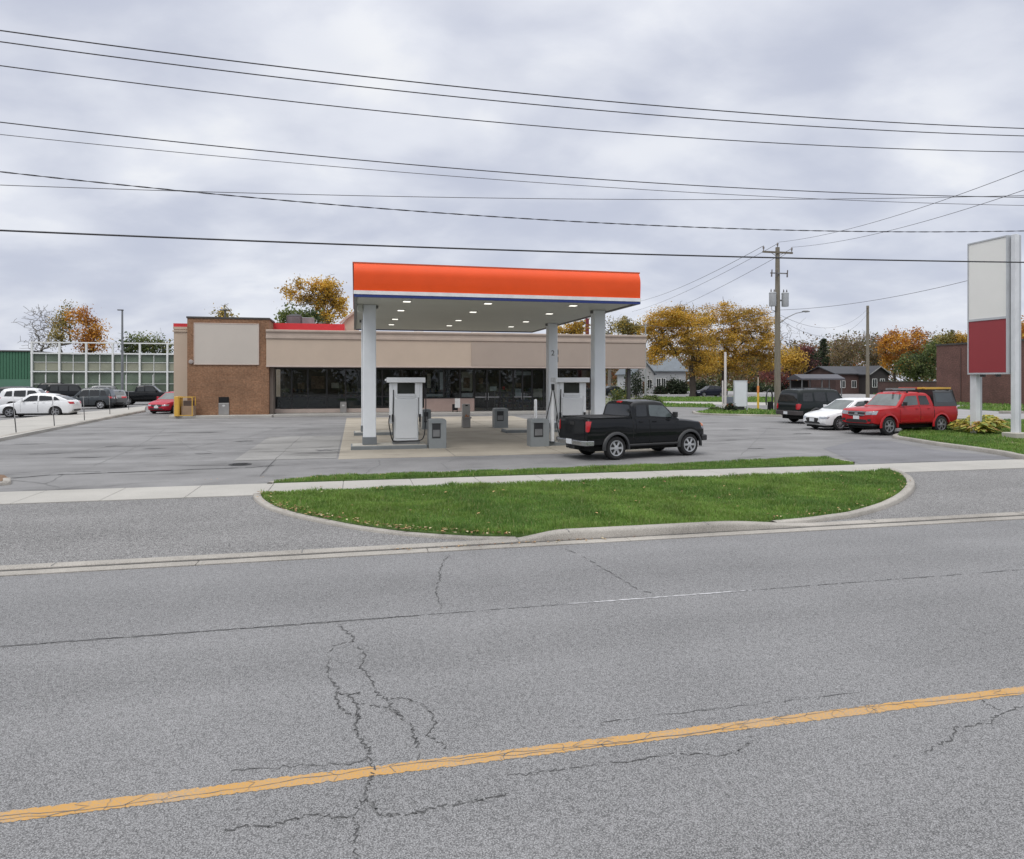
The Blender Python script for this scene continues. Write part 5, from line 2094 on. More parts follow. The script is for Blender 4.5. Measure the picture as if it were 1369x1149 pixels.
for s in (-1, 1):
    mb = MB()
    y0, y1 = s * hw * .955 , s * hw * .83
    q = lambda x, f, o_=.004: (x, s * (hw * .95 + (hw * .80 - hw * .95) * f) + s * o_, zb + (hcap - zb) * f)
    pts = [q(a + .20, .2), q(b - .12, .2), q(b - .12, .85), q(a + .25, .85)]
    pts2 = [(x, y - s * .02, z) for x, y, z in pts]
    mb.add(pts + pts2, [(0, 1, 2, 3) if s < 0 else (3, 2, 1, 0)])
    mb.build('side_window', mat("canopy_glass", (0.035, 0.045, 0.052), .05, spec=.7), cap)
for x in (a + .35, b - .2):
    mb = MB()
    mb.box(x - .03, x + .03, -.75, .75, hcap + .03, hcap + .07)
    mb.box(x - .03, x + .03, -.72, -.66, hcap - .02, hcap + .03)
    mb.box(x - .03, x + .03, .66, .72, hcap - .02, hcap + .03)
    mb.build('roof_rack', PLASTIC, rt)
for x in (X(.42), X(.56)):
    mb = MB()
    mb.box(x - .03, x + .03, -.72, .72, H + .06, H + .10)
    mb.box(x - .03, x + .03, -.68, -.62, H - .05, H + .06)
    mb.box(x - .03, x + .03, .62, .68, H - .05, H + .06)
    mb.build('roof_rack', PLASTIC, rt)


def ladder(lab, xa, xb, y0, z, m, w=.36):
    o = empty('ladder', rt.matrix_basis @ Vector((xa, y0, z)) if False else (0, 0, 0), 0, lab, "ladder", "ladders on the red pickup")
    h = R(HR)
    o.location = (m0.x + xa * math.cos(h) - y0 * math.sin(h), m0.y + xa * math.sin(h) + y0 * math.cos(h), z)
    o.rotation_euler.z = h
    Ln = xb - xa
    for y in (-w / 2, w / 2):
        mb = MB()
        mb.box(0, Ln, y - .02, y + .02, 0, .085)
        mb.build('rail', m, o)
    n_ = int(Ln / .3)
    for k in range(n_):
        mb = MB()
        mb.tube([(.15 + k * .3, -w / 2 + .021, .045), (.15 + k * .3, w / 2 - .021, .045)], .016, 6)
        mb.build('rung', m, o)
    return o


ladder("yellow ladder on the black canopy rack of the red pickup", X(-.02), X(.30), .30, hcap + .071, YELM)
ladder("orange red ladder on the rack of the red pickup beside the yellow one", X(.05), X(.40), -.25, hcap + .071, mat("ladder_red", (0.42, 0.09, 0.06), .5))
ladder("grey ladder over the cab roof of the red pickup", X(.40), X(.66), .2, H + .101, mat("ladder_alu", (0.30, 0.33, 0.33), .45, .6))
# front of the red truck
x1, zbf, f_ = v['x1'], v['zbf'], v['f']
p('emblem', [(x1, -.08, zbf + f_ * .64), (x1, .08, zbf + f_ * .64), (x1, .08, zbf + f_ * .76), (x1, -.08, zbf + f_ * .76)], (-1, 0, 0), CHROME, .03, 2, 2)
for s in (-1, 1):
    p('fog_light', [(x1, s * hw * .62, zbf + f_ * .18), (x1, s * hw * .80, zbf + f_ * .18), (x1, s * hw * .80, zbf + f_ * .34), (x1, s * hw * .62, zbf + f_ * .34)], (-1, -s * .3, 0), PLASTIC, .014, 3, 3)
mb = MB()
mb.box(x1 - .5, x1 - .04, -hw * .86, hw * .86, zbf - .1, zbf + .02)
mb.build('bumper_intake', PLASTIC, rt, bevel=.03)
for s in (-1, 1):
    p('tail_light', [(v['x0'], s * hw * .86, .78), (v['x0'] + .02, s * hw, .78), (v['x0'] + .14, s * hw, 1.14), (v['x0'], s * hw * .86, 1.14)], (1, -s * .55, 0), TLAMP, .012, 5, 5)
mb = MB()
mb.box(v['x0'] - .1, v['x0'] + .2, -hw * .96, hw * .96, .46, .60)
mb.build('rear_bumper', PLASTIC, rt, bevel=.03)

for s in (-1, 1):
    p('bed_gap', [(X(.296), s * hw, .27 * H), (X(.302), s * hw, .27 * H), (X(.302), s * hw, .672 * H), (X(.296), s * hw, .672 * H)], (0, -s, 0), SEAMM, .004, 1, 8)
    p('side_moulding', [(X(.33), s * hw, .30 * H), (X(.70), s * hw, .30 * H), (X(.70), s * hw, .335 * H), (X(.33), s * hw, .335 * H)], (0, -s, 0), P_RED, .022, 10, 1)

# ---- white hatchback beside it
HW_ = 196.0
m0 = mid_from_near(1152, 575, HW_, .9, 1)
wh, v = vehicle('hatchback_car', "white hatchback parked between the red pickup and the black off-roader", "car", m0, HW_, 4.4, 1.82, 1.48, 2.62, .86, .33, 'hatch', P_WHITE, 'ten', DALLOY, front='mesh', wsglass=AGL_L)
rear_car(v)
# ---- black SUV
HS = 17.0
m0 = mid_from_near(1117, 566, HS, .92, -1)
sv, v = vehicle('off_road_car', "black boxy off-roader parked farthest left of the three beside the lawn", "car", m0, HS, 4.7, 1.92, 1.88, 2.76, .78, .37, 'box_suv', P_DGREEN, 'five', arch='dark', glass=AGL)
p, x0, hw, H, X = v['patch'], v['x0'], v['hw'], v['H'], v['X']
for s in (-1, 1):
    p('tail_light', [(x0, s * hw * .76, .78), (x0 + .02, s * hw * 1.0, .78), (x0 + .14, s * hw, 1.08), (x0, s * hw * .76, 1.08)], (1, -s * .5, 0), TLAMP, .012, 5, 5, rnd_=.1)
mb = MB()
mb.prism([(x0 - .1, -hw * .8), (x0 - .1, hw * .8), (x0, hw * .98), (x0 + .3, hw), (x0 + .3, -hw), (x0, -hw * .98)], .46, .70)
mb.build('rear_bumper', mat("bumper_dark_red_grey", (0.05, 0.043, 0.043), .5), sv, bevel=.03)
mb = MB()
mb.box(x0 - .115, x0 - .1, -.155, .155, .50, .65)
mb.build('licence_plate', PLATE, sv)
for s in (-1, 1):
    mb = MB()
    mb.tube([(X(.12), s * hw * .62, H + .055), (X(.52), s * hw * .62, H + .055)], .02, 6)
    for t in (.13, .32, .51):
        mb.tube([(X(t), s * hw * .62, H - .01), (X(t), s * hw * .62, H + .055)], .018, 6)
    mb.build('roof_rail', PLASTIC, sv)
for t in (.2, .42):
    mb = MB()
    mb.tube([(X(t), -hw * .62, H + .06), (X(t), hw * .62, H + .06)], .018, 6)
    mb.build('roof_rail', PLASTIC, sv)

# ---- cars in the lot at the left
m0 = mid_from_near(44, 558.2, 194, .9, 1)
c1_, v = vehicle('sedan', "white sedan parked nearest the post lined pavement at the left", "car", m0, 194, 4.4, 1.84, 1.50, 2.58, .84, .335, 'sedan', P_WHITE, 'five', DALLOY, wsglass=AGL)
rear_car(v)
m0 = mid_from_near(43, 549, 20, .92, -1)
c2_, v = vehicle('crossover_car', "white crossover half hidden behind the white sedan", "car", m0, 20, 4.5, 1.86, 1.72, 2.65, .88, .34, 'suv', P_WHITE, 'five', DALLOY)
rear_car(v)
m0 = mid_from_near(113, 547.5, 197, .92, 1)
c3_, v = vehicle('crossover_car', "grey crossover right behind the tail of the white sedan", "car", m0, 197, 3.85, 1.82, 1.72, 2.3, .74, .345, 'suv', P_GREY, 'five', ALLOY)
rear_car(v)
m0 = G(154, 544.5)
c4_, v = vehicle('sedan', "silver grey sedan between the grey crossover and the black pickup", "car", m0, 120, 4.7, 1.82, 1.50, 2.75, .9, .33, 'sedan', P_SILV, 'five', ALLOY, detail=1)
rear_car(v)
m0 = mid_from_near(196, 541.5, 18, .95, -1)
c5_, v = vehicle('pickup_truck', "black pickup behind the red car at the corner of the store", "pickup truck", m0, 18, 5.0, 1.9, 1.86, 3.2, .9, .37, 'crew', P_BLACK, 'five', DALLOY)
for s in (-1, 1):
    v['patch']('tail_light', [(v['x0'], s * v['hw'] * .84, .82), (v['x0'] + .02, s * v['hw'], .82), (v['x0'] + .14, s * v['hw'], 1.2), (v['x0'], s * v['hw'] * .84, 1.2)], (1, -s * .55, 0), TLAMP, .012, 5, 5)
mb = MB()
mb.box(v['x0'] - .1, v['x0'] + .2, -v['hw'] * .96, v['hw'] * .96, .48, .62)
mb.build('rear_bumper', CHROME, c5_, bevel=.03)
g0 = G(214, 553.5)
hd = 262.0
m0 = g0 - Vector((math.cos(R(hd)), math.sin(R(hd)), 0)) * 1.7
m0.z = .004
c6_, v = vehicle('hatchback_car', "cherry red hatchback facing out beside the yellow cage", "car", m0, hd, 4.3, 1.76, 1.52, 2.6, .82, .32, 'hatch', P_RED2, 'five', DALLOY, front='car', wsglass=AGL_L)
rear_car(v)
p, x1, zbf, f_ = v['patch'], v['x1'], v['zbf'], v['f']
p('emblem', [(x1, -.06, zbf + f_ * .68), (x1, .06, zbf + f_ * .68), (x1, .06, zbf + f_ * .8), (x1, -.06, zbf + f_ * .8)], (-1, 0, 0), CHROME, .03, 2, 2)
# farther rows
for px, py, hd, nm, shape, pm, lab, L, H_ in ((8, 543, 196, 'crossover_car', 'suv', P_NAVY, "dark crossover at the far left edge behind the white crossover", 4.7, 1.78),
                                            (100, 538.5, 30, 'van', 'box_suv', P_BLACK, "black van roof showing over the grey crossover", 4.8, 1.95),
                                            (72, 538, 200, 'sedan', 'sedan', P_WHITE, "white sedan in the back row behind the white crossover", 4.6, 1.5),
                                            (60, 533, 195, 'off_road_car', 'box_suv', P_BLACK, "tall black car in the farthest row before the glazed school front", 4.7, 2.0),
                                            (128, 535, 200, 'crossover_car', 'suv', P_SILV, "silver crossover in the back row under the lamp post", 4.5, 1.7),
                                            (949, 530.5, 192, 'sedan', 'sedan', P_NAVY, "dark blue sedan on the street under the big yellow tree", 4.6, 1.55),
                                            (822, 530.5, 20, 'sedan', 'sedan', P_BLACK, "dark car on the far street seen under the store's overhang", 4.4, 1.5)):
    g0 = G(px, py)
    o, v = vehicle(nm, lab, "car", g0, hd, L, 1.84, H_, L * .585, L * .19, .335, shape, pm, 'five', DALLOY, detail=1)
    rear_car(v, plate=False)

# ================================================================== PLANTS
BARK = mat("bark_dark", (0.045, 0.037, 0.030), .95, var=.3, vscale=3, bump=.6, bscale=14)
BARKG = mat("bark_grey", (0.17, 0.155, 0.14), .95, var=.25, vscale=3, bump=.5, bscale=14)


def leafm(n, c):
    return mat("leaf_" + n, c, .65, var=.3, vscale=.35, trans=.38)


LF = {
    'orange': [leafm("orange_a", (0.486, 0.223, 0.030)), leafm("orange_b", (0.621, 0.317, 0.041)), leafm("orange_c", (0.365, 0.142, 0.030))],
    'gold': [leafm("gold_a", (0.540, 0.331, 0.038)), leafm("gold_b", (0.675, 0.439, 0.074)), leafm("gold_c", (0.338, 0.209, 0.035))],
    'olive': [leafm("olive_a", (0.270, 0.223, 0.057)), leafm("olive_b", (0.378, 0.304, 0.095)), leafm("olive_c", (0.176, 0.155, 0.047))],
    'rust': [leafm("rust_a", (0.351, 0.128, 0.041)), leafm("rust_b", (0.459, 0.189, 0.054)), leafm("rust_c", (0.216, 0.088, 0.038))],
    'maroon': [leafm("maroon_a", (0.135, 0.041, 0.046)), leafm("maroon_b", (0.230, 0.081, 0.068)), leafm("maroon_c", (0.068, 0.030, 0.032))],
    'green': [leafm("green_a", (0.101, 0.135, 0.041)), leafm("green_b", (0.162, 0.196, 0.061)), leafm("green_c", (0.061, 0.088, 0.030))],
    'dark': [leafm("dark_a", (0.024, 0.037, 0.017)), leafm("dark_b", (0.036, 0.052, 0.024)), leafm("dark_c", (0.014, 0.022, 0.012))],
    'brown': [leafm("brown_a", (0.203, 0.142, 0.081)), leafm("brown_b", (0.284, 0.203, 0.108)), leafm("brown_c", (0.128, 0.095, 0.057))],
    'hosta': [leafm("hosta_a", (0.55, 0.47, 0.08)), leafm("hosta_b", (0.30, 0.37, 0.08)), leafm("hosta_c", (0.52, 0.33, 0.12))],
}


def leaf_mesh(name, C, tone, rc, n_per, size, mats, parent, seed, flat=1.0, loc=(0, 0, 0)):
    """leaf-sized faces scattered in clumps centred on C (numpy n x 3)"""
    rs = np.random.RandomState(seed)
    n = len(C) * n_per
    P = np.repeat(C, n_per, 0)
    rcs = np.repeat(rc * (0.6 + .8 * rs.rand(len(C))), n_per)
    D = rs.normal(0, 1, (n, 3)) * .5
    D[:, 2] *= flat
    P = P + D * rcs[:, None]
    s = size * rs.uniform(.55, 1.3, n)
    nr = rs.normal(0, 1, (n, 3)); nr[:, 2] += .5
    nr /= np.linalg.norm(nr, axis=1)[:, None]
    a = np.cross(nr, rs.normal(0, 1, (n, 3))); a /= np.linalg.norm(a, axis=1)[:, None]
    b = np.cross(nr, a)
    V = np.zeros((n, 4, 3))
    V[:, 0] = P - a * s[:, None]
    V[:, 1] = P + b * (s * .55)[:, None] + nr * (s * .12)[:, None]
    V[:, 2] = P + a * s[:, None]
    V[:, 3] = P - b * (s * .55)[:, None] + nr * (s * .12)[:, None]
    me = bpy.data.meshes.new(name)
    me.vertices.add(n * 4)
    me.vertices.foreach_set('co', V.reshape(-1))
    me.loops.add(n * 4)
    me.loops.foreach_set('vertex_index', np.arange(n * 4, dtype=np.int32))
    me.polygons.add(n)
    me.polygons.foreach_set('loop_start', (np.arange(n) * 4).astype(np.int32))
    for m in mats:
        me.materials.append(m)
    tn = np.repeat(tone, n_per)
    tn = np.where(rs.rand(n) < .2, rs.randint(0, len(mats), n), tn)
    me.polygons.foreach_set('material_index', tn.astype(np.int32))
    me.update(calc_edges=True)
    me.validate()
    o = bpy.data.objects.new(name, me)
    col.objects.link(o)
    if parent:
        o.parent = parent
    o.location = loc
    return o


def branches(mb, F_, C, r_tip, r0, seed, seg=5, crook=.08):
    """limbs from the fork F_ to every clump centre, thickened by what they carry"""
    rs = random.Random(seed)
    nodes = [Vector(F_)]
    par = [-1]
    order = sorted(range(len(C)), key=lambda i: (Vector(C[i]) - nodes[0]).length)
    for i in order:
        c = Vector(C[i])
        best, bi = 1e9, 0
        d0 = (c - nodes[0]).length
        for k, nd in enumerate(nodes):
            d = (c - nd).length
            # prefer parents that lie on the way out
            back = max(0, (nd - nodes[0]).length - d0)
            cost = d + back * 2 + (.0 if k else .12 * d0)
            if cost < best:
                best, bi = cost, k
        nodes.append(c)
        par.append(bi)
    cnt = [1] * len(nodes)
    for i in range(len(nodes) - 1, 0, -1):
        cnt[par[i]] += cnt[i]
    tot = cnt[0]
    for i in range(1, len(nodes)):
        a, b = nodes[par[i]], nodes[i]
        ra = max(r_tip, r0 * math.sqrt(cnt[i] / tot) * 1.05)
        rb = max(r_tip * .7, ra * .72)
        L = (b - a).length
        m1 = a.lerp(b, .35) + Vector((rs.uniform(-1, 1), rs.uniform(-1, 1), rs.uniform(-.2, 1))) * L * crook
        m2 = a.lerp(b, .7) + Vector((rs.uniform(-1, 1), rs.uniform(-1, 1), rs.uniform(-.3, .8))) * L * crook
        mb.tube([a, m1, m2, b], [ra, ra * .9, (ra + rb) / 2, rb], seg, cap=False)


def tree(name, label, px, Y, ells, leaves, n_cl, n_per, lsize, rc, seed, bark=BARK, fork=None, r0=None, group=None, bare=False, flat=.8, tip=.02, shell=.5, extra_twigs=0, zb=0.0, cat="tree"):
    """ells: crown ellipses in photo pixels at distance Y: (cx, cy, rx, ry[, weight])"""
    base = Vector(((px - CX) * Y / F, Y, zb))
    root = empty(name, base, 0, label, cat, group)
    rs = random.Random(seed)
    m = Y / F
    C, tone = [], []
    wts = [e[2] * e[3] * (e[4] if len(e) > 4 else 1) for e in ells]
    for i in range(n_cl):
        e = rs.choices(ells, wts)[0]
        while True:
            x, y, z = rs.uniform(-1, 1), rs.uniform(-1, 1), rs.uniform(-1, 1)
            d = math.sqrt(x * x + y * y + z * z)
            if .05 < d <= 1 and (d > shell or rs.random() < .45):
                break
        c = Vector(((e[0] - CX) * m - base.x + x * e[2] * m, y * (e[2] + e[3]) * .5 * m, HC - zb - (e[1] - YH) * m + z * e[3] * m))
        C.append(c)
        t = rs.random()
        q = mnoise.noise(c * .45 + Vector((seed, 0, 0)))
        tone.append(2 if (q < -.12 or t < .14) else (1 if (q > .10 or t > .86) else 0))
    zmin = min(c.z for c in C)
    zmax = max(c.z for c in C)
    cxm = sum(c.x for c in C) / len(C)
    if fork is None:
        fork = zmin * .75 + .12 * (zmax - zmin)
    fork = max(.6, fork)
    r0 = r0 or zmax * .022
    mb = MB()
    Fp = Vector((cxm * .15, 0, fork))
    k = 7
    pts = [Vector((Fp.x * i / k + rs.uniform(-1, 1) * .03 * r0 * i, rs.uniform(-1, 1) * .03 * r0 * i, fork * i / k - .05)) for i in range(k + 1)]
    pts[-1] = Fp
    mb.tube(pts, [r0 * (1.45 if i == 0 else 1.15 - .3 * i / k) for i in range(k + 1)], 9, cap=False)
    Cb = list(C)
    for j in range(extra_twigs):
        c = rs.choice(C)
        Cb.append(c + Vector((rs.gauss(0, 1), rs.gauss(0, 1), rs.gauss(.4, .8))) * rc * .9)
    branches(mb, Fp, Cb, tip, r0 * .85, seed)
    mb.build('trunk', bark, root, smooth=70)
    if not bare:
        if name != 'honey_locust_tree' and n_per > 10:
            n_per = int(n_per * 1.7)
        leaf_mesh('crown', np.array([tuple(c) for c in C]), np.array(tone), rc, n_per, lsize, leaves, root, seed, flat)
    return root


def conifer(name, label, px, Y, ytop, ybot, rpx, seed, mats, group=None):
    m = Y / F
    base = Vector(((px - CX) * m, Y, 0))
    h = HC - (ytop - YH) * m
    zb = max(.3, HC - (ybot - YH) * m)
    rs = random.Random(seed)
    root = empty(name, base, 0, label, "tree", group)
    MB().tube([(0, 0, -.05), (0, 0, h * .5), (0, 0, h * .98)], [.03 * h, .018 * h, .003 * h], 8).build('trunk', BARK, root)
    C, T = [], []
    n = int(26 * (h - zb) / 1.0)
    for i in range(max(60, n)):
        f = rs.random() ** 1.3
        z = zb + (h - zb) * f
        r_ = rpx * m * (1 - f) ** .85 * (1 - .25 * ((f * 9) % 1)) + .05
        a = rs.uniform(0, 6.28)
        q = rs.uniform(.35, 1.0)
        C.append((r_ * q * math.cos(a), r_ * q * math.sin(a), z - .12 * r_ * q))
        T.append(rs.choice([0, 0, 1, 2]))
    leaf_mesh('crown', np.array(C), np.array(T), .12 * rpx * m + .18, 16, .05 * rpx * m + .07, mats, root, seed, .6)
    return root


def bush(name, label, px, py, rx, h, mats, seed, n_cl=45, n_per=22, ls=.10, group=None, Y=None, cat="bush", zb=0):
    g = G(px, py) if Y is None else Vector(((px - CX) * Y / F, Y, 0))
    g.z = zb
    m = g.y / F
    root = empty(name, g, 0, label, cat, group)
    rs = random.Random(seed)
    RX, H = rx * m, h * m
    C, T = [], []
    for i in range(n_cl):
        a = rs.uniform(0, 6.28)
        r_ = math.sqrt(rs.random())
        z = rs.uniform(.12, 1) * H * math.sqrt(max(.05, 1 - r_ * r_ * .8))
        C.append((RX * r_ * math.cos(a), RX * .7 * r_ * math.sin(a), z))
        T.append(rs.choice([0, 0, 1, 2]))
    mb = MB()
    for i in range(0, n_cl, 3):
        c = Vector(C[i])
        mb.tube([(c.x * .15, c.y * .15, -.02), (c.x * .6, c.y * .6, c.z * .55), tuple(c)], [.02 + .01 * H, .015, .006], 5, cap=False)
    mb.build('stem', BARK, root)
    leaf_mesh('foliage', np.array(C), np.array(T), .30 * H + .05, n_per, ls, mats, root, seed, .8)
    return root


# ---- trees, left
tree('bare_tree', "bare grey leafless tree rising behind the white school frame", 58, 112, [(57, 438, 15, 28), (52, 460, 12, 14)], LF['olive'], 300, 0, .2, .8, 31, BARKG, bare=True, tip=.03, extra_twigs=420, fork=4.5, r0=.22)
tree('maple_tree', "sparse olive yellow tree between the bare tree and the orange tree", 86, 110, [(80, 425, 8, 14), (90, 415, 8, 9), (86, 440, 13, 14), (76, 452, 9, 14)], LF['olive'] + LF['gold'], 75, 16, .16, 1.0, 32, BARKG, extra_twigs=60, fork=4, r0=.24)
tree('maple_tree', "rusty orange tree behind the middle of the white school frame", 112, 108, [(98, 424, 9, 13), (116, 424, 11, 11), (128, 440, 9, 10), (131, 458, 10, 13), (108, 446, 13, 13), (116, 462, 16, 10)], LF['orange'] + LF['gold'][:1] + LF['rust'][:1], 85, 26, .18, 1.05, 33, BARK, extra_twigs=30, fork=4, r0=.26)
tree('small_tree', "sparse green tree showing through the right of the school frame", 180, 118, [(180, 461, 15, 11), (173, 468, 9, 9)], LF['green'], 30, 26, .23, 1.3, 34, BARKG, extra_twigs=40, fork=4)
tree('small_tree', "sparse green tree just left of the store's beige wing", 207, 119, [(207, 461, 18, 11), (222, 468, 9, 9)], LF['green'] + LF['olive'], 32, 26, .23, 1.3, 35, BARKG, extra_twigs=40, fork=4)
tree('small_tree', "yellow tree top peeping over the brick tower", 301, 100, [(300, 425, 7, 7)], LF['olive'] + LF['gold'], 14, 18, .2, 1.1, 36, BARKG, extra_twigs=20)
# ---- behind the store
tree('plane_tree', "large golden yellow tree rising behind the red roof band", 428, 82, [(427, 382, 15, 10), (441, 388, 14, 13), (389, 392, 9, 11), (402, 381, 9, 6), (453, 409, 11, 10), (460, 418, 7, 7), (425, 402, 18, 10), (408, 398, 10, 8, .6), (440, 424, 16, 8)], LF['gold'] + LF['orange'][:1], 130, 30, .15, .8, 41, BARKG, extra_twigs=50, fork=5, r0=.36)
tree('evergreen_tree', "dark green leafy tree behind the rooftop air conditioner", 388, 78, [(389, 426, 14, 8), (412, 427, 12, 8)], LF['green'], 40, 26, .19, 1.1, 42, BARK)
tree('honey_locust_tree', "yellow tree seen under the canopy left of the front right column", 758, 100, [(758, 441, 22, 9), (775, 440, 10, 10)], LF['gold'] + LF['orange'][:1], 44, 30, .2, 1.1, 43, BARK)
tree('bare_tree', "thin nearly bare tree between the front right column and store corner", 815, 112, [(818, 436, 11, 13), (810, 447, 7, 12)], LF['olive'], 50, 6, .16, .9, 44, BARKG, extra_twigs=90, tip=.02)
tree('maple_tree', "pale yellow green tree above the right end of the store roof", 838, 108, [(836, 437, 11, 12), (850, 443, 9, 8)], LF['olive'] + LF['gold'], 40, 28, .19, 1.0, 45, BARK, extra_twigs=20)
# ---- the two big honey locusts
tree('honey_locust_tree', "big spreading orange tree in front of the grey house", 927, 98, [(895, 424, 32, 15), (882, 448, 18, 22), (918, 432, 28, 20), (903, 460, 32, 16), (938, 466, 20, 18), (876, 474, 12, 14), (868, 442, 8, 18, .8), (940, 490, 22, 12, .9)], LF['gold'] + LF['orange'][:2] + LF['olive'][:2], 340, 100, .12, 1.1, 51, BARK, fork=4.3, r0=.44, extra_twigs=120, flat=.45, tip=.03)
tree('honey_locust_tree', "big spreading golden tree behind the tall white pole", 967, 106, [(972, 420, 42, 15, .8), (1004, 432, 32, 20, .8), (955, 442, 34, 24, .9), (995, 458, 42, 24, 1.1), (955, 484, 28, 16, 1.2), (1003, 487, 32, 14, 1.3), (1027, 470, 17, 20, .9)], LF['gold'] + LF['olive'] + LF['orange'][:2], 420, 98, .12, 1.1, 52, BARK, fork=4.6, r0=.46, extra_twigs=200, flat=.45, tip=.032)
tree('small_tree', "golden yellow tree right of the wooden utility pole with transformers", 1056, 125, [(1056, 478, 15, 14), (1062, 492, 14, 10)], LF['gold'], 46, 30, .2, 1.1, 53, BARK, extra_twigs=20)
tree('small_tree', "dark maroon tree between the transformer pole and the dark evergreen", 1074, 135, [(1074, 477, 13, 14), (1085, 490, 9, 10)], LF['maroon'], 46, 32, .2, 1.1, 54, BARK)
tree('small_tree', "reddish brown tree low behind the big golden tree", 1040, 138, [(1040, 500, 26, 13), (1058, 508, 14, 9)], LF['maroon'] + LF['rust'][:2], 60, 30, .2, 1.2, 55, BARK)
tree('bare_tree', "bare twiggy tree behind the wooden pole with transformers", 1046, 142, [(1048, 452, 18, 20), (1030, 458, 10, 18)], LF['olive'], 90, 0, .2, 1.2, 56, BARKG, bare=True, extra_twigs=140, tip=.022, r0=.2)
conifer('spruce_tree', "dark pointed spruce behind the open shelter roof", 1101, 150, 453, 503, 14, 57, LF['dark'])
tree('evergreen_tree', "dark rounded evergreen left of the pointed spruce", 1082, 148, [(1083, 484, 13, 16), (1078, 498, 14, 9)], LF['dark'], 50, 34, .22, 1.2, 58, BARK)
tree('oak_tree', "brown half bare tree right of the pointed spruce", 1134, 152, [(1133, 466, 18, 17), (1122, 482, 14, 12)], LF['brown'] + LF['olive'][:1], 80, 20, .2, 1.2, 59, BARKG, extra_twigs=130, tip=.025)
tree('oak_tree', "brown half bare tree behind the bare wooden pole", 1162, 150, [(1162, 465, 19, 19), (1172, 482, 16, 10)], LF['brown'] + LF['olive'][:1], 80, 20, .2, 1.2, 60, BARKG, extra_twigs=130, tip=.025)
tree('maple_tree', "bright orange tree right of the bare wooden pole", 1196, 140, [(1194, 462, 17, 22), (1200, 486, 18, 12)], LF['orange'], 84, 32, .21, 1.15, 61, BARK, extra_twigs=40)
tree('maple_tree', "pale orange tree behind the green one near the brick building", 1226, 142, [(1224, 459, 16, 20), (1232, 472, 12, 14)], LF['orange'] + LF['brown'], 70, 28, .21, 1.15, 62, BARKG, extra_twigs=60)
tree('evergreen_tree', "dull green tree at the left corner of the red brick building", 1224, 118, [(1220, 488, 19, 15), (1242, 476, 13, 20), (1232, 500, 18, 8)], LF['green'] + LF['dark'][:1], 90, 34, .19, 1.1, 63, BARK)
tree('maple_tree', "olive tree top over the left end of the brick building", 1264, 130, [(1262, 455, 13, 10), (1252, 464, 10, 9)], LF['olive'] + LF['green'], 40, 30, .2, 1.1, 64, BARK)
tree('maple_tree', "yellow tree top over the brick building left of the tall sign", 1288, 128, [(1287, 456, 14, 10), (1300, 458, 9, 8)], LF['gold'], 40, 30, .2, 1.1, 65, BARK)
conifer('spruce_tree', "thin dark conifer tip above the brick building", 1273, 165, 441, 475, 6, 66, LF['dark'])
tree('maple_tree', "orange tree at the far right edge behind the tall sign", 1380, 95, [(1378, 444, 17, 20), (1368, 452, 8, 10)], LF['orange'] + LF['gold'], 60, 34, .18, 1.0, 67, BARK)
# ---- far belt of trees that reads as one mass
rs_ = np.random.RandomState(5)
C_, T_ = [], []
for k in range(2200):
    px = rs_.uniform(690, 1420)
    Y = rs_.uniform(165, 230)
    hh = 8.0 + 3.0 * mnoise.noise(Vector((px * .02, 3, 0))) + 2.0 * mnoise.noise(Vector((px * .07, 9, 0)))
    if px > 1055:
        hh += 4.0
    C_.append(((px - CX) * Y / F, Y, rs_.uniform(.2, 1) * max(2.5, hh)))
    T_.append(int(rs_.choice([0, 0, 1, 2, 3, 4])))
for k in range(260):
    px = rs_.uniform(-120, 300)
    Y = rs_.uniform(150, 190)
    C_.append(((px - CX) * Y / F, Y, rs_.uniform(.2, 1) * (6 + 2.5 * mnoise.noise(Vector((px * .03, 5, 0))))))
    T_.append(int(rs_.choice([0, 1, 2, 3])))
tl = leaf_mesh('treeline', np.array(C_), np.array(T_), 2.4, 30, .40, [LF['brown'][0], LF['brown'][2], LF['green'][2], LF['olive'][2], LF['rust'][2]], None, 70)
tl['kind'] = 'stuff'

# ---- unseen leaf mass added behind the viewer to darken reflections in paint and glass
C_, T_ = [], []
for k in range(700):
    x = rs_.uniform(-90, 90)
    C_.append((x, rs_.uniform(-34, -24), rs_.uniform(0, 1) * (6.5 + 2.5 * mnoise.noise(Vector((x * .12, 1, 0))))))
    T_.append(int(rs_.choice([0, 1, 2, 3])))
added_treeline = leaf_mesh('treeline', np.array(C_), np.array(T_), 1.8, 26, .55, [LF['brown'][0], LF['dark'][0], LF['green'][2], LF['olive'][2]], None, 71)
added_treeline['kind'] = 'stuff'

# ---- bushes
bush('bush', "yellow green bush right of the store's end post", 828, 537, 13, 17, LF['green'] + LF['gold'][:1], 81, 60, 24, .10)
bush('hedge', "low wide clipped hedge at the right end of the store", 866, 541, 19, 12, LF['green'] + LF['dark'], 82, 90, 26, .09, cat="hedge")
bush('bush', "slender dark bush beside the thin steel lamp post", 851, 531, 7, 38, LF['dark'] + LF['green'][:1], 83, 60, 24, .14)
bush('bush', "round dark bush before the left end of the grey house", 884, 525.5, 8, 12, LF['dark'] + LF['maroon'][:1], 84, 40, 30, .16, Y=114)
bush('bush', "tall dark bush under the windows of the grey house", 900, 525.5, 9, 20, LF['dark'], 85, 60, 34, .18, Y=114.5)
bush('bush', "dark bush at the right end of the grey house beside the trunk", 912, 525.2, 7, 16, LF['dark'] + LF['green'][:1], 86, 45, 30, .18, Y=115)
bush('bush', "dark bush right of the trunk of the big orange tree", 938, 525, 9, 17, LF['dark'] + LF['green'], 87, 50, 30, .18, Y=116)
bush('hedge', "long dark hedge behind the white sign board on the far verge", 1010, 524.5, 30, 11, LF['dark'] + LF['green'], 88, 110, 26, .2, cat="hedge")
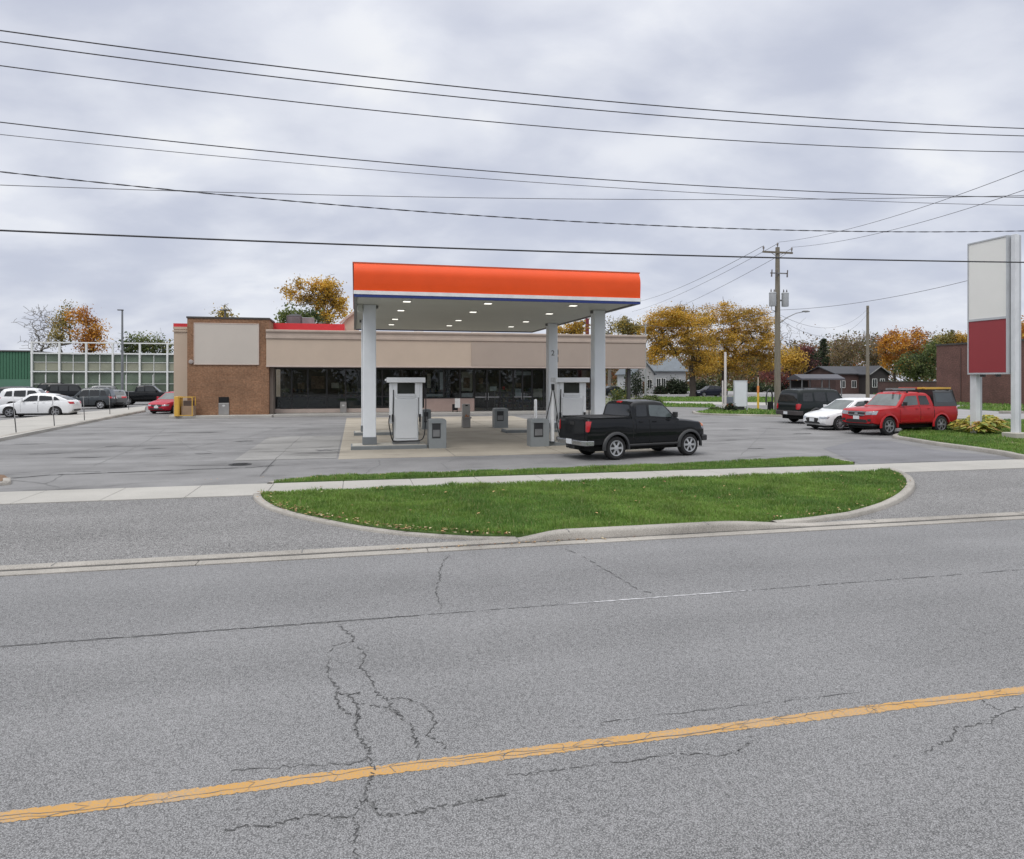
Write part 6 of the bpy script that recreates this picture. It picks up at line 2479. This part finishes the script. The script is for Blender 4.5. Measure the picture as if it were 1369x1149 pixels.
bush('hedge', "dark hedge under the maroon tree beside the shelter", 1056, 524, 18, 14, LF['dark'] + LF['maroon'][:1], 89, 80, 26, .2, cat="hedge")
bush('bush', "small bush at the foot of the tall white pole", 957, 550.5, 8, 6, LF['green'] + LF['brown'], 90, 30, 22, .07)
bush('bush', "dark grassy plant left of the blank white sign board", 976, 551.5, 6, 11, LF['dark'] + LF['green'], 91, 34, 22, .08)
HOST = [("yellow green hosta leftmost in the bed under the sign", 1287, 580), ("tall pale hosta between the left and middle plants of the sign bed", 1297, 583), ("broad yellow hosta in the middle front of the sign bed", 1309, 585),
        ("green centred hosta at the back of the sign bed beside the far post", 1303, 574), ("browning hosta right of the middle of the sign bed", 1321, 584), ("yellow hosta at the right end of the sign bed", 1330, 580), ("small green hosta at the back right of the sign bed", 1322, 574)]
for i, (lab, px, py) in enumerate(HOST):
    g = G(px, py)
    o = empty('hosta_plant', (g.x, g.y, .12), rnd.uniform(0, 6), lab, "plant", "hosta plants in the sign bed")
    r_ = random.Random(200 + i)
    mb = MB()
    for k in range(80):
        a = r_.uniform(0, 6.28)
        el = r_.uniform(.4, 1.4)
        L_ = r_.uniform(.42, .72)
        w_ = L_ * r_.uniform(.13, .2)
        d = Vector((math.cos(a) * math.cos(el), math.sin(a) * math.cos(el), math.sin(el)))
        sd3 = Vector((-math.sin(a), math.cos(a), 0))
        st0 = d * L_ * .5
        p1_ = st0 + d * L_ * .35
        p2_ = p1_ + Vector((math.cos(a), math.sin(a), -.35)) * L_ * .45
        mb.add([st0, p1_ + sd3 * w_, p1_ - Vector((0, 0, .02)), p1_ - sd3 * w_, p2_], [(0, 2, 1), (0, 3, 2), (1, 2, 4), (2, 3, 4)], r_.choice([0, 0, 1, 1, 2]))
        mb.tube([(0, 0, 0), tuple(st0)], [.008, .006], 4, 1, cap=False)
    mb.build('foliage', LF['hosta'], o)

# ================================================================== FAR BUILDINGS
def frame_at(name, px, Y, label, cat, rz=TH, z=0.0, group=None):
    return empty(name, ((px - CX) * Y / F, Y, z), rz, label, cat, group)


# ---- green school with white glazed frame
YS = 88.0
sch = frame_at('school_building', 44, YS, "low green building with a white glazed frame front at the left", "building")
sx = lambda px: ((px - CX) / F * sch.location.y - sch.location.x) / (UX - (px - CX) / F * UY)
szz = lambda px, py: HC - (py - YH) * (YS + sx(px) * UY) / F
GRN = mat("green_cladding", (0.040, 0.13, 0.075), .6, var=.08, vscale=.3)
GRN2 = mat("green_cladding_pale", (0.085, 0.19, 0.13), .6, var=.08, vscale=.3)
SGL = mat("school_glass", (0.105, 0.135, 0.10), .25, var=.55, vscale=.16)
SGL2 = mat("school_glass_blind", (0.26, 0.265, 0.20), .35, var=.25, vscale=.25)
WFR = mat("white_frame", (0.70, 0.71, 0.70), .5, var=.05)
zt = szz(44, 470.5)
mb = MB()
x = -38.0
while x < -.3:                                     # ribbed cladding
    mb.box(x, x + .28, .05, .12, szz(20, 507), zt)
    x += .34
mb.box(-38, -.12, .121, 12, 0, zt)
mb.build('wall', GRN, sch)
MB().box(-38, -.12, .0, .119, 0, szz(20, 507.2)).build('wall', GRN2, sch)
MB().box(-38.1, -.1, -.1, 12.1, zt + .001, zt + .16).build('coping', COPING, sch)
cols_px = [43.7, 80.4, 116.2, 151.6, 187.6, 224.4, 262]
ztop, zmid, zlow = szz(60, 458), szz(60, 472.5), szz(60, 497)
for i, c in enumerate(cols_px):
    x = sx(c)
    MB().box(x - .10, x + .10, -.35, -.05, 0, ztop).build('frame_post', WFR, sch)
for nm, z, h in (('top', ztop, .15), ('mid', zmid, .18), ('low', zlow, .16)):
    MB().box(sx(43.7) - .15, sx(262) + .15, -.30, -.08, z - h / 2, z + h / 2).build('frame_beam', WFR, sch)
MB().box(sx(43.7), sx(262), 3.5, 14, zmid - .3, zmid).build('roof', ROOF, sch)
MB().box(sx(43.7), sx(262), 3.0, 3.4, 0, zmid - .3).build('wall', mat("school_inner_wall", (0.10, 0.11, 0.09), .9, var=.4, vscale=.3), sch)
for i in range(6):
    a, b = sx(cols_px[i]) + .135, sx(cols_px[i + 1]) - .135
    for (z0, z1, g) in ((.25, zlow - .1, 0), (zlow + .1, zmid - .11, 1)):
        mb = MB()
        mxx = (a + b) / 2
        mb.box(mxx - .03, mxx + .03, -.16, -.06, z0, z1)
        zz = z0 + (z1 - z0) * .52
        mb.box(a, mxx - .051, -.15, -.07, zz - .028, zz + .028)
        mb.box(mxx + .051, b, -.15, -.07, zz - .028, zz + .028)
        if not g:
            q = (a + mxx) / 2 + .6
            mb.box(q, q + .07, -.14, -.08, z0, z1 - .3)
        w = mb.build('window', WFR, sch)
        MB().box(a, b, -.04, -.01, z0, z1).build('pane', SGL, w)
        if g:
            MB().box(a + .05, b - .05, -.058, -.045, z0 + .05, zz - .05).build('blind', SGL2, w)
# tall lamp post in that lot
g = G(163.5, 541)
lp = empty('lamp_post', (g.x, g.y, 0), TH, "tall grey parking lot lamp post before the glazed school front", "lamp post")
hL = HC - (415.5 - YH) * g.y / F
mb = MB()
mb.tube([(0, 0, .3), (0, 0, hL * .5), (0, 0, hL)], [.13, .11, .08], 10)
mb.build('pole', mat("pole_grey", (0.20, 0.21, 0.22), .5, .4), lp)
mb = MB()
mb.box(-.42, .1, -.12, .12, hL + .001, hL + .1)
mb.build('lamp_head', DGREY, lp, bevel=.02)
MB().lathe([(.28, 0), (.28, .32), (0, .32)], 14).build('base', CONC_K, lp)
# slim posts on the dividing pavement
for i, (px, py) in enumerate([(21.6, 578.5), (72.8, 570), (113, 562), (147, 554), (172, 547.8)]):
    g = G(px, py, .125)
    o = empty('marker_post', (g.x, g.y, .125), 0, ["slim leaning marker post nearest the left edge on the pavement", "slim marker post before the white sedan's rear wheel", "slim marker post just right of the white sedan", "slim marker post below the grey crossover's tail",
                                                  "farthest slim marker post by the black pickup"][i], "post", "slim posts on the dividing pavement")
    o.rotation_euler = (R(2), R(-4 + i), 0)
    MB().tube([(0, 0, -.02), (0, 0, .62)], .022, 8).build('base', mat("post_dark", (0.07, 0.07, 0.07), .6), o)
    MB().tube([(0, 0, .60), (0, 0, 1.35)], .015, 8).build('rod', mat("post_pale", (0.34, 0.34, 0.34), .5), o)

# ---- grey house
SIDE = mat("pale_siding", (0.33, 0.345, 0.36), .7, var=.05)
SHIN = mat("blue_grey_shingle", (0.145, 0.165, 0.185), .9, var=.15, vscale=1.5)
DWIN = mat("house_window", (0.02, 0.024, 0.026), .08)
DOORM = mat("house_door", (0.16, 0.09, 0.06), .6)


def house(name, px, Y, label, w, d, hw_, hr, wall, roof, wins, rz=TH, gable_front=False, over=.35, door=None, trim=None):
    """gabled house: ridge along the front unless gable_front"""
    o = frame_at(name, px, Y, label, "house", rz)
    MB().box(0, w, 0, d, 0, hw_).build('wall', wall, o)
    mb = MB()
    t = .16
    if gable_front:
        for s in (0, 1):
            a = (-over, hw_ - over * (hr - hw_) / (w / 2)) if s == 0 else (w + over, hw_ - over * (hr - hw_) / (w / 2))
            m_ = (w / 2, hr)
            pr = [a, m_, (m_[0], m_[1] + t), (a[0], a[1] + t)]
            vs = [(x, -over, z) for x, z in pr] + [(x, d + over, z) for x, z in pr]
            mb.add(vs, [(0, 1, 2, 3), (7, 6, 5, 4), (0, 4, 5, 1), (1, 5, 6, 2), (2, 6, 7, 3), (3, 7, 4, 0)])
        MB().add([(0, 0, hw_), (w, 0, hw_), (w / 2, 0, hr)], [(0, 1, 2)]).build('gable', wall, o)
        MB().add([(0, d, hw_), (w, d, hw_), (w / 2, d, hr)], [(2, 1, 0)]).build('gable', wall, o)
    else:
        for s in (0, 1):
            a = (-over, hw_ - over * (hr - hw_) / (d / 2)) if s == 0 else (d + over, hw_ - over * (hr - hw_) / (d / 2))
            m_ = (d / 2, hr)
            pr = [a, m_, (m_[0], m_[1] + t), (a[0], a[1] + t)]
            vs = [(-over, y, z) for y, z in pr] + [(w + over, y, z) for y, z in pr]
            mb.add(vs, [(0, 1, 2, 3), (7, 6, 5, 4), (0, 4, 5, 1), (1, 5, 6, 2), (2, 6, 7, 3), (3, 7, 4, 0)])
        MB().add([(0, 0, hw_), (0, d, hw_), (0, d / 2, hr)], [(0, 2, 1)]).build('gable', wall, o)
        MB().add([(w, 0, hw_), (w, d, hw_), (w, d / 2, hr)], [(0, 1, 2)]).build('gable', wall, o)
    mb.build('roof', roof, o)
    for (x, z, ww, hh) in wins:
        f = MB()
        for (a, b, c, e) in ((x - .07, x, z - .07, z + hh + .07), (x + ww, x + ww + .07, z - .07, z + hh + .07), (x, x + ww, z - .07, z), (x, x + ww, z + hh, z + hh + .07), (x + ww / 2 - .025, x + ww / 2 + .025, z, z + hh)):
            f.box(a, b, -.05, .02, c, e)
        fo_ = f.build('window', WFR, o)
        MB().box(x, x + ww, -.02, .004, z, z + hh).build('pane', DWIN, fo_)
    if door:
        x, ww, hh = door
        dd = MB().box(x, x + ww, -.05, .01, .1, hh).build('door', DOORM, o)
        MB().box(x + ww - .15, x + ww - .08, -.09, -.051, hh * .45, hh * .5).build('handle', GREYM, dd)
    return o


Yh = 122.0
mh = Yh / F
house('grey_house', 871, Yh, "grey sided house with blue grey roof behind the orange tree", 6.6, 9, HC + 11 * mh + .15, HC + 29 * mh, SIDE, SHIN,
      [(1.0, 1.0, .7, 1.6), (1.95, 1.0, .7, 1.6), (3.9, 1.4, .7, 1.1), (5.0, 1.4, .7, 1.1)], door=(3.0, .7, 2.2))
house('white_house', 849, Yh - 6, "white gabled house left of the grey house beyond the store", 3.4, 8, HC + 9 * mh, HC + 23 * mh, mat("white_siding", (0.42, 0.43, 0.44), .7, var=.05), SHIN,
      [(.4, 1.0, .7, 1.4), (2.3, 1.0, .7, 1.4)], gable_front=True, door=(1.35, .7, 2.1))
# ---- dark brick house with white gable, shelter, long brick wall, tall brick building
RBR = brick_mat("dark_red_brick", (0.062, 0.034, 0.030), (0.082, 0.042, 0.036), (0.08, 0.06, 0.055))
RBR2 = brick_mat("red_brown_brick", (0.105, 0.047, 0.038), (0.135, 0.06, 0.048), (0.12, 0.085, 0.075))
SHD = mat("dark_shingle", (0.055, 0.057, 0.065), .9, var=.2, vscale=1.5)
DRK = mat("dark_timber", (0.035, 0.03, 0.03), .8, var=.2)
Y2 = 116.0
m2 = Y2 / F
h1 = house('dark_roofed_house', 1117, Y2, "dark shingled brick house left of the bare wooden pole", 6.2, 8, HC + 8 * m2, HC + 17.5 * m2, RBR, SHD, [(1.0, 1.1, .8, 1.1), (3.2, 1.1, .8, 1.1)], door=(4.9, .8, 2.0))
h2 = house('gabled_house', 1163, Y2 - 1.5, "dark gable fronted house with grey barge boards behind the bare pole", 3.6, 7, HC + 8 * m2, HC + 17.5 * m2, DRK, SHD, [(.5, 1.2, .8, 1.3), (2.0, 1.2, .8, 1.3)], gable_front=True)
mb = MB()
for s in (0, 1):
    mb.bar((-.3 if s == 0 else 3.9, -.42, HC + 6.8 * m2), (1.8, -.42, HC + 17.6 * m2), .10, .12)
mb.build('barge_board', mat('weathered_board', (0.26, 0.26, 0.26), .7), h2)
wl = frame_at('brick_wall', 1176, 108, "long low dark brick wall between the bare pole and the tall brick building", "wall")
MB().box(0, 12.5, 0, .35, 0, HC - (511 - YH) * 108 / F + .0).build('wall', RBR, wl)
MB().box(-.05, 12.55, -.06, .41, HC - (511 - YH) * 108 / F + .001, HC - (511 - YH) * 108 / F + .12).build('coping', COPING, wl)
sh_ = frame_at('shelter', 1072, 100, "open sided shelter with flat grey roof on slim posts", "shelter")
ms = 100 / F
wS = 62 * ms
zr1 = HC - (500.5 - YH) * ms
zr0 = HC - (508 - YH) * ms
mb = MB()
mb.sweep_x([(-.3, zr0), (3.2, zr0), (3.2, zr0 + .2), (1.4, zr1), (-.3, zr0 + .2)], -.3, wS + .3)
mb.build('roof', mat("shelter_roof", (0.085, 0.085, 0.10), .7), sh_)
for x in (.0, wS / 2 - .06, wS - .12):
    for y in (0, 2.7):
        MB().box(x, x + .12, y, y + .12, 0, zr0 - .002).build('post', GREYM, sh_)
MB().box(.13, wS - .13, 2.75, 2.83, .2, 1.1).build('railing', DRK, sh_)
MB().box(.13, wS * .45, 2.74, 2.80, 1.11, zr0 - .1).build('back_panel', DRK, sh_)
MB().box(wS * .55, wS - .13, 1.6, 2.2, 0, .85).build('bench', DRK, sh_)
# tall brick building at the right: its long side runs away from the road
bx0 = (1252 - CX) / F * 73.0
bb = empty('brick_building', (bx0, 73.0, 0), TH, "tall plain red brown brick building behind the tall sign", "building")
hB = HC + 47.5 / F * 73
MB().box(0, 30, -26, 0, 0, hB - .18).build('wall', RBR2, bb)
MB().box(-.08, 30.08, -26.08, .08, hB - .179, hB).build('coping', COPING, bb)
for v_ in (-3, -9):
    f = MB().box(-.06, -.001, v_ - .06, v_ + .0, .1, 5.6).build('downpipe', mat("pipe_brown", (0.07, 0.04, 0.035), .6), bb)

# ================================================================== POLES, SIGNS, WIRES
WOOD = mat("pole_wood", (0.185, 0.165, 0.13), .9, var=.25, vscale=2.5, stretch=(6, 6, .6), bump=.4, bscale=8)
g = G(1039.5, 551)
Yp = g.y
up_ = empty('utility_pole', (g.x, g.y, 0), TH, "wooden utility pole with two transformers and a crossarm", "utility pole")
zP = lambda py: HC - (py - YH) * Yp / F
mp_ = Yp / F
MB().tube([(0, 0, -.1), (0, 0, zP(440)), (0, 0, zP(331))], [.24, .20, .15], 14).build('pole', WOOD, up_, smooth=60)
MB().box(-1.35, 1.15, -.22, -.12, zP(339.5), zP(339.5) + .13).build('crossarm', mat("crossarm_wood", (0.15, 0.13, 0.10), .9, var=.2), up_)
mb = MB()
mb.bar((-.62, -.19, zP(339.5)), (-.02, -.19, zP(345.5)), .04, .03)
mb.bar((.6, -.19, zP(339.5)), (.02, -.19, zP(345.5)), .04, .03)
mb.build('brace', GREYM, up_)
INS = mat("insulator", (0.10, 0.085, 0.08), .3)
for x, z in ((-1.28, zP(339.5) + .13), (1.08, zP(339.5) + .13), (0, zP(331))):
    MB().lathe([(.03, 0), (.03, .12), (.07, .14), (.05, .2), (.075, .24), (.04, .34), (0, .36)], 10, at=(x, -.17 if x else 0, z + .001)).build('insulator', INS, up_)
MB().box(-.75, .65, -.28, -.20, zP(367), zP(367) + .08).build('bracket', GREYM, up_)
for x in (-.72, -.3, .58):
    mb = MB()
    mb.tube([(x, -.33, zP(367) - .25), (x + .04, -.33, zP(367) + .28)], [.055, .04], 8)
    mb.build('fuse', INS, up_)
TRF = mat("transformer_grey", (0.37, 0.385, 0.40), .45, var=.06)
for x in (-.52, .53):
    mb = MB()
    mb.lathe([(.0, 0), (.24, .02), (.255, .06), (.255, .95), (.27, .96), (.27, 1.0), (.22, 1.06), (0, 1.09)], 18, at=(x, -.16, zP(410.5)))
    t_o = mb.build('transformer', TRF, up_, smooth=40)
    for dx in (-.14, .12):
        MB().lathe([(.05, 0), (.035, .05), (.055, .08), (.03, .2), (0, .26)], 8, at=(x + dx, -.18, zP(410.5) + 1.05)).build('bushing', INS, t_o)
    MB().box(min(x, 0) + (.1 if x < 0 else .12), max(x, 0) - (.12 if x < 0 else .1), -.1, .02, zP(403), zP(403) + .12).build('bracket', GREYM, up_)
mb = MB()
mb.tube([(.15, -.1, zP(432)), (.6, -.3, zP(425)), (1.2, -.5, zP(419.5)), (1.75, -.6, zP(417.5))], [.035, .035, .03, .03], 8)
arm = mb.build('lamp_arm', GREYM, up_)
mb = MB()
mb.lathe([(0, -.06), (.16, -.02), (.18, .02), (.1, .09), (0, .1)], 12, at=(0, 0, 0))
o = mb.build('lamp_head', GREYM, arm, smooth=50)
o.location = (1.95, -.62, zP(417.3))
o.scale = (1.9, 1, 1)
MB().tube([(-.16, -.05, zP(417)), (-.62, -.2, zP(415)), (-.66, -.2, zP(398))], .02, 6).build('cable', BLK, up_)
# lighter bare pole
g = G(1160, 533.2)
Yq = g.y
pole2 = empty('utility_pole', (g.x, g.y, 0), TH, "plain bare wooden pole standing before the brown trees", "utility pole")
z2 = HC - (409 - YH) * Yq / F
MB().tube([(0, 0, -.1), (0, 0, z2)], [.23, .16], 12).build('pole', WOOD, pole2, smooth=60)
for z in (z2 - .35, z2 - 1.0):
    MB().tube([(-.25, -.1, z), (.12, -.1, z + .1)], .05, 6).build('insulator', INS, pole2)
# thin steel lamp post near the store's right end
g = G(863, 534.5)
sl = empty('lamp_post', (g.x, g.y, 0), TH, "thin grey steel lamp post just right of the store's fascia", "lamp post")
zq = HC - (433 - YH) * g.y / F
MB().tube([(0, 0, 0), (0, 0, zq * .55), (0, 0, zq)], [.12, .10, .07], 10).build('pole', mat("steel_pale", (0.33, 0.34, 0.34), .5, .4), sl)
MB().box(-1.3, .1, -.05, .05, zq - .25, zq - .18).build('arm', GREYM, sl)
MB().lathe([(.0, 0), (.11, .02), (.10, .16), (0, .2)], 10, at=(-1.25, 0, zq - .17)).build('lamp_head', DGREY, sl)
# red pole sign far behind the canopy
Yr = 110.0
rsn = frame_at('pole_sign', 785, Yr, "dark red sign pole with a black oval board behind the store", "sign")
zz = lambda py: HC - (py - YH) * Yr / F
MB().tube([(0, 0, 0), (0, 0, zz(426))], .30, 10).build('pole', mat("sign_pole_red", (0.16, 0.018, 0.03), .5), rsn)
mb = MB()
mb.prism([(1.05 * math.cos(k * math.pi / 12), .42 * math.sin(k * math.pi / 12)) for k in range(24)], -.08, .08)
ov = mb.build('board', DPAN, rsn)
ov.rotation_euler = (R(90), R(-12), 0)
ov.location = (-1.45, -.35, zz(434))
# ---- tall pylon sign at the right
Ysn = 27.0
px0 = .729 * Ysn
pyl = empty('pylon_sign', (px0, Ysn, 0), TH, "tall pylon sign with blank white panel over a dark red panel", "sign")
SFR = mat("sign_frame_grey", (0.48, 0.50, 0.52), .45, .2, var=.06)
SPW = mat("post_white", (0.64, 0.66, 0.68), .5, var=.10, vscale=1.5)
zS = lambda py, v: HC - (py - YH) * (Ysn + v * UX) / F
zTop = zS(313.5, 0)
zBot = zS(500.5, .2)
MB().box(-.02, .17, -.09, .11, .32, zTop).build('post', SPW, pyl, bevel=.012)
MB().box(.171, .29, -.07, .09, .32, zTop - .03).build('post', SFR, pyl, bevel=.012)
MB().box(-.02, .20, 1.66, 1.95, .1, zBot - .003).build('post', SPW, pyl, bevel=.012)
MB().box(.201, .32, 1.68, 1.93, .1, zBot - .003).build('post', SFR, pyl, bevel=.012)
mb = MB()
mb.box(-.26, .50, -.36, .30, -.05, .33)
mb.build('base', ISL, pyl, bevel=.03)
zMid = zS(424.5, .2)
v0, v1 = .165, 1.97
for nm, a, b, m in (('white_panel', zMid + .05, zTop - .06, mat("panel_blank_white", (0.75, 0.75, 0.715), .4, var=.03, vscale=.5)), ('red_panel', zBot + .07, zMid - .05, mat("panel_dark_red", (0.28, 0.035, 0.042), .45, var=.05, vscale=.5))):
    MB().box(-.105, .31, v0 + .05, v1 - .05, a, b).build(nm, m, pyl)
mb = MB()
for (ya, yb, za, zb2) in ((v0, v0 + .045, zBot, zTop), (v1 - .045, v1, zBot, zTop), (v0 + .046, v1 - .046, zTop - .055, zTop), (v0 + .046, v1 - .046, zMid - .045, zMid + .045), (v0 + .046, v1 - .046, zBot, zBot + .065)):
    mb.box(-.13, .33, ya, yb, za, zb2)
mb.build('frame', SFR, pyl)
for v_ in (.75, 1.45):
    MB().box(0, .2, v_ - .04, v_ + .04, zBot - .1, zBot - .001).build('drain', DGREY, pyl)
# ---- small traffic island: blank board, poles, post
g = G(990, 551.3)
bo = empty('sign_board', (g.x, g.y, .05), TH, "blank white sign board on two legs on the small traffic island", "sign board")
mw = g.y / F
w = 19.6 * mw
MB().box(-w / 2 + .05, w / 2 - .05, -.03, .05, .42, 2.26).build('panel', mat("board_white", (0.66, 0.68, 0.71), .5, var=.04), bo)
mb = MB()
for (a, b, c, d) in ((-w / 2, -w / 2 + .05, -.05, 2.31), (w / 2 - .05, w / 2, -.05, 2.31)):
    mb.box(a, b, -.05, .07, c, d)
mb.box(-w / 2 + .051, w / 2 - .051, -.05, .07, 2.261, 2.31)
mb.box(-w / 2 + .051, w / 2 - .051, -.05, .07, .36, .419)
mb.build('frame', SFR, bo)
mb = MB()
mb.box(-.25, .45, .2, .6, -.05, .38)
mb.build('footing', DGREY, bo)
for px, pyb, pyt, r_b, lab in ((969.7, 550, 471, .095, "tall plain white pole on the small traffic island"), (966.2, 549.6, 509, .06, "short thin white post beside the tall white pole")):
    g = G(px, pyb)
    o = empty('white_pole', (g.x, g.y, 0), 0, lab, "pole")
    h = HC - (pyt - YH) * g.y / F
    MB().tube([(0, 0, -.02), (0, 0, h)], [r_b, r_b * .95], 12).build('pole', mat("pole_white_pinkish", (0.62, 0.58, 0.56), .5, var=.06), o)
    MB().lathe([(r_b + .04, 0), (r_b + .04, .06), (r_b, .07)], 12).build('base', CONC_K, o)
g = G(1013.5, 547)
o = empty('marker_post', (g.x, g.y, 0), 0, "yellow and orange gas marker post right of the white board", "post")
MB().box(-.08, .08, -.04, .04, 0, 1.3).build('lower_half', mat("marker_yellow", (0.65, 0.42, 0.05), .5), o)
MB().box(-.08, .08, -.04, .04, 1.302, 1.9).build('upper_half', mat("marker_orange", (0.62, 0.22, 0.05), .5), o)
MB().box(-.035, .035, -.03, .03, 1.902, 2.6).build('tip', mat("marker_pale", (0.5, 0.45, 0.35), .6), o)
g = G(1029, 551)
o = empty('air_hose_stand', (g.x, g.y, .02), TH, "dark curved air hose stand left of the transformer pole", "air stand")
MB().box(-.12, .25, -.12, .12, 0, .75).build('cabinet', BLK, o, bevel=.02)
mb = MB()
mb.tube([(.2, 0, .7), (.22, 0, 1.2), (.16, 0, 1.55), (-.02, 0, 1.68), (-.2, 0, 1.5), (-.28, 0, 1.15), (-.3, 0, .8), (-.28, 0, .5)], [.06, .06, .055, .05, .045, .05, .06, .04], 8)
mb.build('hose', DPAN, o, smooth=60)
g = G(975, 549.5)
o = empty('newspaper_box', (g.x, g.y, .03), TH, "small grey and orange box low behind the tall white pole", "box")
MB().box(-.4, .35, 0, .4, .5, 1.05).build('upper', mat("box_bluegrey", (0.16, 0.18, 0.22), .5), o, bevel=.02)
MB().box(-.2, .3, -.05, .35, 0, .498).build('lower', mat("box_orange", (0.45, 0.12, 0.05), .6), o, bevel=.02)
# low concrete marker far right
g = G(1352, 553)
o = empty('concrete_block', (g.x, g.y, 0), TH, "low concrete kerb block beyond the tall sign", "block")
MB().box(-.9, .9, -.2, .2, 0, .18).build('block', CONC_K, o, bevel=.03)

# ---- overhead wires along the road
WIRE = mat("wire_dark", (0.02, 0.02, 0.024), .5)
WIREG = mat("wire_grey", (0.09, 0.09, 0.10), .5)
D0 = 17.6


def road_wire(pts, r, lab, m=WIRE, d0=D0, twist=False, name='overhead_wire'):
    """wire in a vertical plane beside the road, fitted through photo pixels"""
    S_, Z_ = [], []
    for px, py in pts:
        k = (px - CX) / F
        Y = d0 / (1 - .229 * k)
        p = Vector((k * Y, Y))
        S_.append(p.x * UX + p.y * UY)
        Z_.append(HC - (py - YH) * Y / F)
    co = np.polyfit(S_, Z_, 2 if len(pts) > 2 else 1)
    t = d0 * UX
    P = []
    for s in np.linspace(-32, 44, 70):
        q = ST(s, t)
        P.append((q.x, q.y, float(np.polyval(co, s))))
    mb = MB()
    if twist:
        for ph in (0, math.pi):
            Q = []
            for i in range(0, 900):
                s = -32 + 76 * i / 899
                q = ST(s, t)
                a = s * 2 * math.pi / .9 + ph
                Q.append((q.x - UY * math.cos(a) * r * .8, q.y + UX * math.cos(a) * r * .8, float(np.polyval(co, s)) + math.sin(a) * r * .9))
            mb.tube(Q, r * .8, 5, cap=False)
    else:
        mb.tube(P, r, 6, cap=False)
    o = mb.build(name, m, smooth=80)
    return tag(o, lab, "wire", "overhead wires along the road")


road_wire([(0, 41), (684, 123.5), (1369, 172)], .014, "topmost dark overhead wire crossing the whole sky")
road_wire([(0, 56), (700, 138.6), (1369, 182)], .013, "second overhead wire from the top just under the topmost")
road_wire([(0, 88), (700, 167), (1369, 203.5)], .012, "third overhead wire from the top of the sky")
road_wire([(0, 163.6), (700, 232.7), (1369, 264)], .012, "fourth overhead wire down with a faint grey wire under it")
road_wire([(0, 180), (700, 243), (1369, 275)], .008, "faint grey overhead wire close under the fourth wire", WIREG)
road_wire([(0, 230), (700, 292), (1169, 310.5), (1369, 308.7)], .010, "twisted overhead cable crossing just above the canopy roof", WIRE, twist=True)
road_wire([(0, 308.3), (700, 335.4), (1369, 351)], .021, "lowest thick black overhead cable passing before the tall sign")
road_wire([(0, 247.5), (700, 266), (1229, 264), (1369, 262)], .010, "nearly level grey wire crossing the twisted cable at the left", WIREG, d0=21.0)


def span(a, b, r, lab, sag=.3, m=WIREG):
    a, b = Vector(a), Vector(b)
    P = [a.lerp(b, i / 24) - Vector((0, 0, sag * 4 * (i / 24) * (1 - i / 24))) for i in range(25)]
    o = MB().tube(P, r, 6, cap=False).build('overhead_wire', m, smooth=80)
    return tag(o, lab, "wire", "wires on the transformer pole")


top = lambda x, z: up_.matrix_basis @ Vector((x, -.17, z)) if False else Vector((up_.location.x + x * UX + .17 * UY, up_.location.y + x * UY - .17 * UX, z))
span(top(0, zP(331) + .36), A(1420, 208, 24), .012, "upper slanting wire rising from the transformer pole towards the right", .5)
span(top(1.08, zP(339.5) + .5), A(1430, 233, 25), .012, "lower slanting wire rising from the crossarm towards the right", .5)
span(top(-1.28, zP(339.5) + .5), A(850, 404, 120), .018, "wire slanting down left from the crossarm's left end", .6)
span(top(0, zP(331) + .3), A(845, 417, 120), .016, "wire slanting down left from the top of the transformer pole", .6)
span(top(1.08, zP(339.5) + .4), A(850, 432, 120), .016, "wire slanting down left from the crossarm's right end", .6)
span(top(.1, zP(415)), A(1330, 366, 38), .014, "wire from the transformers rising right to the tall sign", .4)
span(top(-.1, zP(416)), A(862, 434, 84), .02, "cable from below the transformers to the thin steel lamp post", .8)
span(top(.15, zP(422)), Vector((pole2.location.x, pole2.location.y, z2 - .4)), .012, "drooping wire between the transformer pole and the bare pole", 1.6)
span(top(.15, zP(428)), Vector((pole2.location.x, pole2.location.y, z2 - 1.0)), .012, "lower drooping wire between the transformer pole and the bare pole", 2.0)
